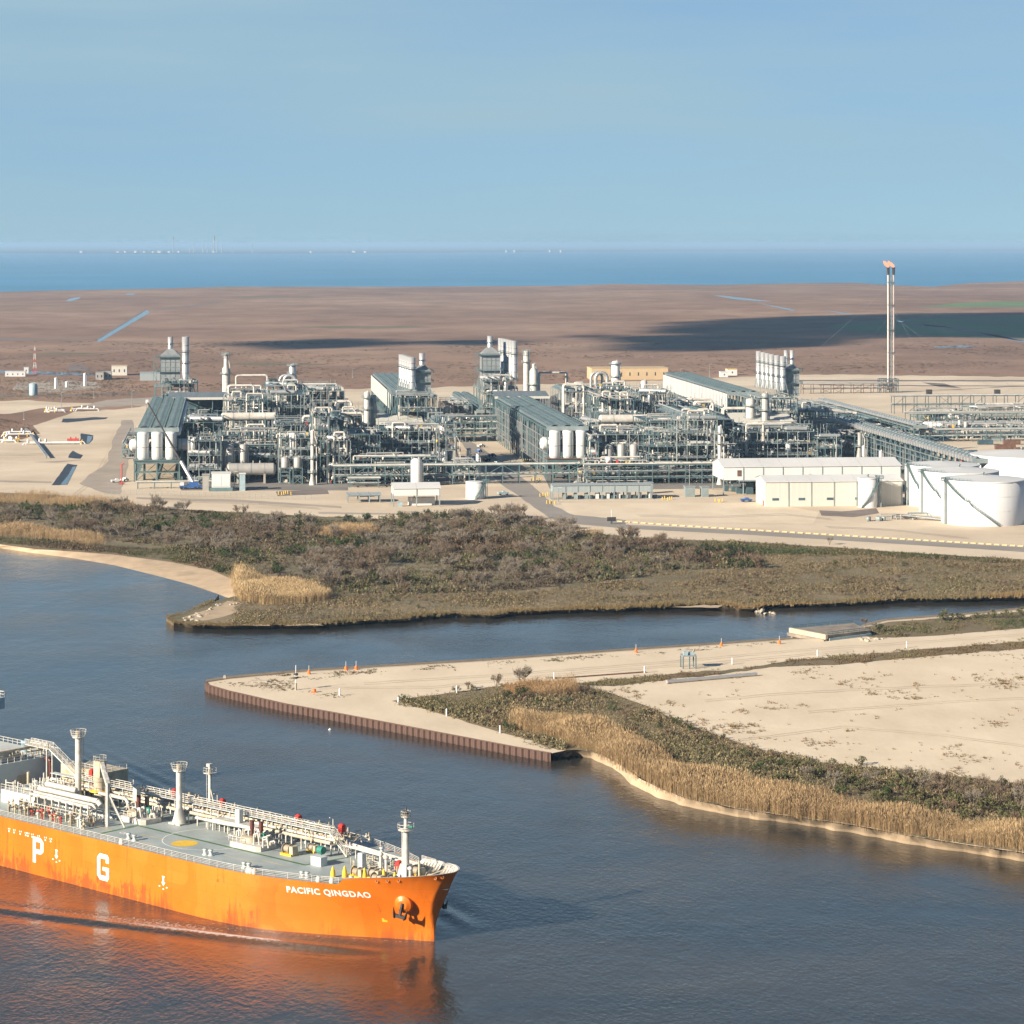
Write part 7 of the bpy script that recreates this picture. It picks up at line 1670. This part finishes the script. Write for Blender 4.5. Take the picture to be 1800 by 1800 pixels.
for i, (x, y, h, lab) in enumerate(((412,862,9,'thin lamp pole right of the white switch cabinets'),(897,824,10,'lamp pole on the plant road beside the rusty-platform bank'),(1212,858,11,'dark lamp pole above the transformers'),(981,884,7,'lamp pole at the low grey shed'),(1247,668,14,'tall thin pole behind the slatted bank'),(1160,664,9,'thin pole beside the tan building'),
        (1196,664,8,'second thin pole beside the tan building'),(42,738,7,'pale pole on a dark base left of the dirt road'),(108,722,13,'utility pole left of the gravel yard'),(232,716,12,'utility pole above the dirt road'),(165,700,12,'utility pole on the marsh behind the white pipes'),(620,664,8,'pole on the marsh left of the cream-sided bank'))):
    t = thing('light_pole', lab, 'pole', gp(x, y, G), 0); MB().cone((0,0,0),(0,0,h),.22,.12,8).build('shaft', MT['steel_pale'], t); MB().bar((0,0,h),(1.4,-.4,h+.15),.14).cbox((1.6,-.45,h+.1),.7,.35,.2).build('lamp_head', MT['alu'], t); MB().box(-.5,.5,-.5,.5,0,.5).build('footing', MT['concrete'], t)
# ---------------------------------------------------------------- pipeline manifolds left of the plant
def manifold(px0, px1, y, label, seed, n=5, yel=2, up=1.0):
    r_ = random.Random(seed); p = gp(px0, y, G); L = (px1-px0)*p.y/F; t = thing('pipeline_manifold', label, 'pipeline', p, PA, 'white pipeline manifolds')
    for k in range(n):
        yy = k*1.8; z = r_.uniform(.8,1.8)*up; a = r_.uniform(0, L*.25); b = L-r_.uniform(0, L*.25); MB().tube([(a-1.2,yy,-.3),(a,yy,z),(b,yy,z),(b+1.2,yy,-.3)], r_.uniform(.35,.6), 8).build('pipe', MT['white_paint'], t)
        x = r_.uniform(a, b); MB().vessel_v((x,yy,0), .7, z, z+2.2, 8).build('valve', MT['white_paint'], t)
    for k in range(yel): x = r_.uniform(0, L); MB().tube([(x,0,0),(x,0,2.2),(x+.8,0,2.6)], .3, 8).build('valve_stand', MT['yellow_paint'], t)
    return t
manifold(78, 120, 725, 'shorter white manifold with many yellow stands beside the gravel yard', 1, 5, 4)
manifold(124, 172, 723, 'longer white pipeline manifold reaching the gravel yard', 2, 4, 2)
manifold(5, 64, 768, 'white pipeline manifold with yellow stands on the left yard', 3, 5, 4, 1.6)
manifold(40, 150, 782, 'long white pipe run crossing the left yard past the red valve block', 4, 3, 1)
manifold(0, 32, 778, 'short white valve row at the edge of the left yard', 5, 6, 3, .8)
t = thing('valve_block', 'red valve block on the long white pipe run', 'valve', gp(118, 776, G), PA); MB().box(0,7,0,2,.3,1.6).build('body', MT['red_paint'], t); MB().cyl((2,1,1.6),(2,1,2.6),.4,8).cyl((5,1,1.6),(5,1,2.6),.4,8).build('hand_wheel', MT['red_paint'], t)
t = thing('walkway_bridge', 'long grey pipe bridge slanting over the left yard', 'walkway', gp(82, 806, G), PA); q = gp(112, 757, G)-gp(82, 806, G)
MB().bar((0,0,1.6),(q.x,q.y,1.6),1.6,.5).build('deck', MT['alu_dull'], t)
for k in (0,.33,.66,1): MB().bar((q.x*k,q.y*k,0),(q.x*k,q.y*k,1.5),.4).build('leg', MT['steel'], t)
t = thing('fire_hydrant_stand', 'thin red pipe stand beside the dirt road', 'pipe', gp(214, 852, G), PA); MB().tube([(0,0,0),(0,0,10),(1.2,0,10.4)], .3, 8).build('riser', MT['red_paint'], t); MB().tube([(-1.5,0,.5),(1.5,0,.5)], .25, 8).build('branch', MT['red_paint'], t)
# fence along the levee
for i in range(34):
    x = 185+i*11; yb = 872+max(0, (x-300))*.02-2*math.sin(x*.01); o = MB().bar((0,0,0),(0,0,2.2),.14).bar((0,0,2.1),(2.9,0,2.1),.07).bar((0,0,1.1),(2.9,0,1.1),.07).build('fence_panel', MT['steel_pale'], None, None, gp(x, yb, G)); tag(o, 'thin grey fence panel along the sandy levee', 'fence', 'fence panels along the levee')
# piping skid before the tanks
t = thing('pump_skid', 'piping skid with valves left of the big white tanks', 'pump skid', gp(1545, 915, G), PA); r_ = random.Random(9)
for k in range(9): x = r_.uniform(0,18); y = r_.uniform(0,7); z = r_.uniform(.6,3.0); MB().tube([(x,y,0),(x,y,z),(x+r_.uniform(3,9),y,z),(x+9,y,.2)], r_.uniform(.2,.42), 8).build('pipe', MT[r_.choice(('alu_dull','steel_pale','vessel_grey'))], t)
for k in range(5): x = r_.uniform(-6,4); MB().vessel_v((x,-2+r_.uniform(-1,1),0), .9, 0, 2.0, 10).build('pump', MT['steel_pale'], t)
for k in range(4): MB().tube([(8+k*.9,2,2.2),(16+k*1.2,-1,1.6),(30+k*1.3,-9,.5)], .3, 8).build('transfer_pipe', MT['alu_dull'], t)
# ---------------------------------------------------------------- sheet pile wall of the peninsula
sp = thing('sheet_pile_wall', 'rusty sheet pile wall around the tip of the sandy quay', 'sea wall', gp(362, 1199, 0), 0); o0 = sp.location.copy()
pile = MB(); D_ = .45
pile.add([(0,0,-1.5),(.45,0,-1.5),(.75,-D_,-1.5),(1.35,-D_,-1.5),(1.65,0,-1.5),(2.0,0,-1.5)]+[(0,0,1.98),(.45,0,1.98),(.75,-D_,1.98),(1.35,-D_,1.98),(1.65,0,1.98),(2.0,0,1.98)], [(i,i+1,i+7,i+6) for i in range(5)]+[(6,7,8,9,10,11)])
mat('pile_rust', (.082,.046,.034), .85, 0, .45, .8, col2=(.045,.030,.026), detail=8, stretch=(1,1,.35)); pm = pile.mesh('sheet_pile', MT['pile_rust'])
cap = MB().box(0,2.02,-.1,.3,1.98,2.1).mesh('cap_beam', MT['rust'])
def pile_line(line, flip):
    W_ = [gp(x, y, PZ) for x, y in line]; L = []
    for a, b in zip(W_[:-1], W_[1:]):
        n = max(1, round((b-a).length/2.0))
        for i in range(n): L.append((a.lerp(b, i/n), b-a, (b-a).length/n/2.0))
    for p, dv, s in L:
        for me, nm in ((pm, 'sheet_pile'), (cap, 'cap_beam')):
            o = bpy.data.objects.new(nm, me); link(o, sp); o.location = Vector((p.x, p.y, 0))-o0; o.rotation_euler = (0,0,math.atan2(dv.y, dv.x)); o.scale = (s, 1 if not flip else -1, 1)
pile_line(PEN_S, False); pile_line([(362,1199),(400,1193),(440,1189),(500,1184)], True)
# rubble at the end of the wall
mat('rubble', (.20,.185,.165), .9, 0, .4, .7)
mat('pale_rubble', (.42,.37,.29), .9, 0, .3, .7)
def rocks(pts, lab, grp, m, smin, smax, n, spread, z):
    r_ = random.Random(len(lab)); 
    for i in range(n):
        x, y = r_.choice(pts); p = gp(x+r_.uniform(-1,1)*spread, y+r_.uniform(-1,1)*spread*.3, z); s = r_.uniform(smin, smax); bm = bmesh.new(); bmesh.ops.create_icosphere(bm, subdivisions=1, radius=1)
        for v in bm.verts: v.co *= 1+r_.uniform(-.3,.25); v.co.z *= .7
        me = bpy.data.meshes.new('rock'); bm.to_mesh(me); bm.free(); me.materials.append(MT[m]); o = bpy.data.objects.new('rock', me); link(o); o.location = p+Vector((0,0,s*.25)); o.scale = (s,s,s); o.rotation_euler = (0,0,r_.uniform(0,6)); tag(o, lab, 'rock', grp)
rocks([(978,1326),(986,1322),(992,1326)], 'grey boulder in the heap at the end of the rusty pile wall', 'boulders at the pile wall end', 'rubble', .5, 1.3, 22, 8, .6)
rocks([(1298,1067),(1308,1069),(1320,1069),(1335,1074),(1352,1078)], 'pale rock of the broken jetty in the channel', 'rocks of the broken jetty', 'pale_rubble', .5, 1.2, 30, 8, .1)
rocks([(1520,1123),(1530,1125),(1545,1124)], 'pale rubble lump at the foot of the concrete slab', 'rubble at the concrete slab', 'pale_rubble', .3, .8, 16, 9, PZ)
rocks([(355,1081),(375,1072),(390,1066),(410,1062),(345,1088),(330,1090)], 'pale stone on the sand spit of the far bank', 'stones of the sand spit', 'pale_rubble', .3, .8, 30, 12, G)
# ---------------------------------------------------------------- concrete bridge stub
mat('old_concrete', (.26,.22,.175), .9, 0, .25, .3, col2=(.15,.125,.10), detail=8)
cs = thing('bridge_stub', 'broken concrete bridge deck ending in the channel', 'bridge', gp(1392, 1121, 0), 0)
o0 = cs.location.copy(); zt = 3.6
A = gp(1392,1105,zt)-o0; B = gp(1454,1117,zt)-o0; Cc = gp(1530,1108,zt)-o0; Dd = gp(1500,1095,zt)-o0
def slab(mb, q, z0, z1): mb.prism([(p.x, p.y) for p in q], z0, z1)
mb = MB(); slab(mb, (A,B,Cc,Dd), zt-.9, zt); mb.build('deck', MT['old_concrete'], cs)
mb = MB(); e = (B-A).normalized(); n_ = Vector((e.y,-e.x,0)); slab(mb, (A+n_*.0-e*.3, B+e*.3, B+n_*.9+e*.3, A+n_*.9-e*.3), zt-1.1, zt+.3); mb.build('end_beam', MT['concrete_yellow'], cs)
mb = MB(); slab(mb, (A+n_*.4-e*.4, B+n_*.4+e*.4, B+n_*1.6+e*.4, A+n_*1.6-e*.4), zt-2.0, zt-1.1); mb.build('pier_cap', MT['old_concrete'], cs)
for k in range(6): p = A.lerp(B, .08+k*.168)+n_*1.0; MB().cyl((p.x,p.y,-1.5),(p.x,p.y,zt-2.0),.4,10).build('pier_column', MT['concrete'], cs)
mb = MB(); f = (Cc-B).normalized(); m_ = Vector((f.y,-f.x,0)); slab(mb, (B+f*.5, Cc, Cc+m_*.5, B+f*.5+m_*.5), zt-1.7, zt-.9); mb.build('girder', MT['steel_blue'], cs)
for q0, q1 in ((B,Cc),(A,Dd)):
    r2 = MB()
    for k in (.45,.95): r2.bar(Vector((q0.x,q0.y,zt+k)), Vector((q1.x,q1.y,zt+k)), .14)
    for k in range(9): p = q0.lerp(q1, k/8); r2.bar((p.x,p.y,zt),(p.x,p.y,zt+1),.14)
    r2.build('guard_rail', MT['steel'], cs)
# ---------------------------------------------------------------- quay furniture
def beacon(px, y, lab, h=1.1):
    t = thing('warning_beacon', lab, 'beacon', gp(px, y, PZ), 0, 'orange beacons on the quay'); MB().lathe([(.55,0),(.55,.2),(.42,.25),(.36,h*.8),(.2,h),(.02,h+.05)], (0,0,0), 12).build('body', MT['orange_plastic'], t); MB().cyl((0,0,h),(0,0,h+1.3),.07,6).build('staff', MT['white_paint'], t)
for x, y, lab in ((543,1185,'orange beacon with staff by the post with lights'),(608,1178,'orange beacon of the close pair, toward the quay tip'),(626,1177,'orange beacon of the close pair, toward the bridge stub'),(1118,1147,'orange beacon beside weeds above the pipe field'),(1268,1136,'orange beacon left of the concrete bridge stub'),(1370,1132,'orange beacon nearest the concrete bridge stub')):
    beacon(x, y, lab)
o = MB().lathe([(.5,0),(.5,.8),(.45,.85),(.02,.9)], (0,0,0), 12).box(-.7,.7,-.7,.7,0,.1).build('drum', MT['orange_plastic'], None, None, gp(552,1217,PZ)); tag(o, 'small orange drum on the weedy quay tip', 'drum')
for x, y, lab in ((597,1223,'white marker post near the quay tip'),(700,1238,'white marker post at the scrub corner'),(785,1259,'white marker post in the sand strip, third from the tip'),(879,1289,'white marker post at the reed end of the sand strip'),(803,1218,'white marker post on the sand road by the scrub'),
        (1287,1168,'white marker post right of the metal stand'),(1437,1154,'white marker post on the weedy verge'),(1133,1183,'white marker post at the end of the buried kerb'),(974,1194,'white marker post behind the rusty reeds'),(1594,1139,'white marker post far along the verge')):
    t = thing('marker_post', lab, 'post', gp(x, y, PZ), 0, 'white marker posts'); MB().lathe([(.2,0),(.2,1.75),(.14,1.9),(.02,1.95)], (0,0,0), 10).build('shaft', MT['white_paint'], t); MB().box(-.3,.3,-.3,.3,0,.1).build('base', MT['concrete'], t)
t = thing('signal_post', 'thin navigation post with stacked black lights on the quay tip', 'post', gp(520, 1213, PZ), 0)
MB().cyl((0,0,0),(0,0,6.6),.11,8).build('shaft', MT['white_paint'], t); MB().cyl((0,0,0),(0,0,1.8),.3,8).build('base', MT['concrete'], t)
for z in (3.0,3.9): MB().lathe([(.15,0),(.62,.1),(.62,.5),(.15,.6)], (0,0,z), 10).build('light_drum', MT['dark_iron'], t)
MB().cbox((0,0,3.75),.9,.5,.3).build('light_bracket', MT['white_paint'], t)
t = thing('metal_stand', 'grey metal stand on four legs with machine on the sand road', 'stand', gp(1201, 1176, PZ), R(8))
for x, y in ((0,0),(3.6,0),(3.6,3.4),(0,3.4),(1.8,0)): MB().bar((x,y,0),(x,y,3.6),.3).build('leg', MT['steel'], t)
MB().box(-.2,3.8,-.2,3.6,3.4,3.7).build('deck', MT['alu_dull'], t); MB().box(.2,1.4,.4,1.6,3.7,4.8).box(1.9,3.4,.8,2.6,3.7,4.5).build('machine', MT['steel_blue'], t); MB().cyl((2.9,1,4.4),(3.3,1,5.2),.25,8).build('winch', MT['machine_brown'], t)
t = thing('ground_pipe', 'long pale steel pipe lying on the sand field', 'pipe', gp(1172, 1202, PZ), 0); q = gp(1330, 1188, PZ)-t.location
MB().cyl((0,0,.5),(q.x,q.y,.5),.5,12).build('pipe', MT['alu'], t)
for k in (.02,.35,.7): MB().box(q.x*k-.5,q.x*k+.5,q.y*k-.5,q.y*k+.5,0,.15).build('timber_block', MT['rust'], t)
t = thing('buried_kerb', 'low dark kerb beam half buried in the sand road', 'kerb', gp(985, 1193, PZ), 0); q = gp(1135, 1182, PZ)-t.location
MB().bar((0,0,.15),(q.x,q.y,.15),.5,.35).build('beam', MT['rust'], t); MB().box(-4,.5,-.6,.6,0,.4).build('end_block', MT['rubble'], t)
for x, y, lab in ((455,1199,'pale concrete block lying on the quay tip'),(395,1192,'small pale bollard at the very tip')):
    o = MB().box(-2.2 if 'block' in lab else -.4,2.2 if 'block' in lab else .4,-.4,.4,0,.5).box(-.3,.3,-.3,.3,.5,.8).build('concrete_block', MT['concrete'], None, None, gp(x, y, PZ)); tag(o, lab, 'block')
# buoys
for x, y, m, lab in ((802,1085,'white_paint','small white buoy in the channel off the scrub bank'),(533,1093,'orange_plastic','small orange float at the far bank edge'),(580,1283,'white_paint','white float drifting off the rusty pile wall')):
    o = MB().lathe([(.1,-.2),(.4,-.05),(.42,.12),(.2,.28),(.1,.42),(.02,.45)], (0,0,0), 12).build('buoy', MT[m], None, None, gp(x, y, 0)); tag(o, lab, 'buoy')
# ---------------------------------------------------------------- works across the bay
df = dist(444.5, 2); mpx = df/F
def far(px, top, wd, label, m, cat, name, grp, dz=0):
    t = thing(name, label, cat, Vector(((px-900)*mpx, df+dz, 2)), 0, grp); h = (444.5-top)*mpx
    if name == 'far_tank': MB().lathe([(wd*mpx/2,0),(wd*mpx/2,h),(.5,h*1.15)], (0,0,0), 16).build('shell', MT[m], t)
    else: MB().lathe([(wd*mpx/2*1.4,0),(wd*mpx/2,h*.3),(wd*mpx/2,h),(wd*mpx/2*.5,h)], (0,0,0), 10).lathe([(wd*mpx/2*1.6,h*.5),(wd*mpx/2*1.6,h*.53)], (0,0,0), 10).build('shell', MT[m], t)
for x, wd in ((135,9),(200,8),(213,7),(232,10),(247,8),(262,6),(275,12),(291,8),(308,7),(370,6),(543,7),(620,9),(640,8)): far(x, 441.6 if wd < 9 else 441, wd, 'pale storage tank of the hazy works across the bay', 'vessel_grey', 'tank', 'far_tank', 'far storage tanks', 400)
for x in (890,905,970,990): far(x, 440.2, 5, 'white building-like tank on the open far coast', 'vessel_grey', 'tank', 'far_tank', 'tanks on the open far coast', 1500)
for x, tp in ((288,414),(325,424),(342,422),(359,420),(362,412),(367,418),(376,426),(431,421),(318,430),(350,430),(395,431)): far(x, tp+3, 1.8, 'hazy tall tower of the works across the bay', 'steel_pale', 'tower', 'far_tower', 'far works towers', 900)
# ---------------------------------------------------------------- clouds whose shade lies on the marsh
def cloud_mat():
    m = bpy.data.materials.new('cloud'); m.use_nodes = True; b = m.node_tree.nodes['Principled BSDF']; b.inputs['Base Color'].default_value = (.9,.9,.9,1); b.inputs['Roughness'].default_value = 1; b.inputs['Specular IOR Level'].default_value = 0
    t = m.node_tree; tr = t.nodes.new('ShaderNodeBsdfTransparent'); mx = t.nodes.new('ShaderNodeMixShader'); mx.inputs[0].default_value = .42
    t.links.new(b.outputs[0], mx.inputs[1]); t.links.new(tr.outputs[0], mx.inputs[2]); t.links.new(mx.outputs[0], t.nodes['Material Output'].inputs['Surface'])
    MT['cloud'] = m
cloud_mat()
def cloud(px0, y0, px1, y1, label, seed, zc=1500.0):
    """cumulus standing where its shadow falls on the given stretch of marsh"""
    r_ = np.random.default_rng(seed); a, b = gp(px0, y0, G), gp(px1, y1, G); k = zc/TO_SUN.z; off = Vector((TO_SUN.x*k, TO_SUN.y*k, zc))
    c = Vector(((a.x+b.x)/2, (a.y+b.y)/2, 0)); sx, sy = abs(b.x-a.x)/2, abs(b.y-a.y)/2; t = thing('cloud', label, 'cloud', c+off, 0, 'small cumulus clouds')
    bm = bmesh.new(); n = 16
    for i in range(n):
        q = bmesh.ops.create_icosphere(bm, subdivisions=3, radius=1.0); ax, ay = r_.normal(0,.42), r_.normal(0,.42); s = r_.uniform(.25,.55)*(1.2-min(1,.5*(ax*ax+ay*ay)))
        for v in q['verts']:
            nn = 1+.35*mnoise.fractal(v.co*2.2+Vector((i*3.1,seed,0)), 1.0, 2.0, 4)
            v.co = Vector((v.co.x*nn*s*sx+ax*sx, v.co.y*nn*s*sy+ay*sy, max(-.25, v.co.z*nn)*s*min(sx,sy)*.7))
    me = bpy.data.meshes.new('cloud_body'); bm.to_mesh(me); bm.free(); me.materials.append(MT['cloud']); me.polygons.foreach_set('use_smooth', [True]*len(me.polygons)); o = bpy.data.objects.new('cloud_body', me); link(o, t)
cloud(1250, 600, 2300, 557, 'broad cumulus cloud shading the green marsh fields', 1)
cloud(1060, 618, 1420, 588, 'low cumulus cloud shading the marsh behind the six stacks', 2)
cloud(420, 614, 720, 596, 'thin cumulus cloud shading the marsh behind the domed column', 3)
cloud(730, 607, 900, 597, 'small cumulus cloud shading the marsh behind the merged stacks', 4)
# ---------------------------------------------------------------- haze
def haze():
    m = bpy.data.materials.new('haze'); m.use_nodes = True; t = m.node_tree; t.nodes.clear()
    out = t.nodes.new('ShaderNodeOutputMaterial'); v = t.nodes.new('ShaderNodeVolumePrincipled')
    v.inputs['Color'].default_value = (.44,.68,.95,1); v.inputs['Density'].default_value = 3.9e-5; v.inputs['Anisotropy'].default_value = 0.0
    t.links.new(v.outputs[0], out.inputs['Volume'])
    mb = MB().box(-62000, 62000, -600, 112000, -2.5, 135.0)
    o = mb.build('haze', m); o['kind'] = 'stuff'
haze()

for o in list(bpy.data.objects):
    if o.name.split('.')[0] in ('pipe_valve','tug_mark','side_markings','deck_guideline','valve_piping','manifold_valve','pipe_support','bulwark_bracket','deck_fitting','roof_piping','dome_piping','cabin_windows'): o['kind'] = 'stuff'
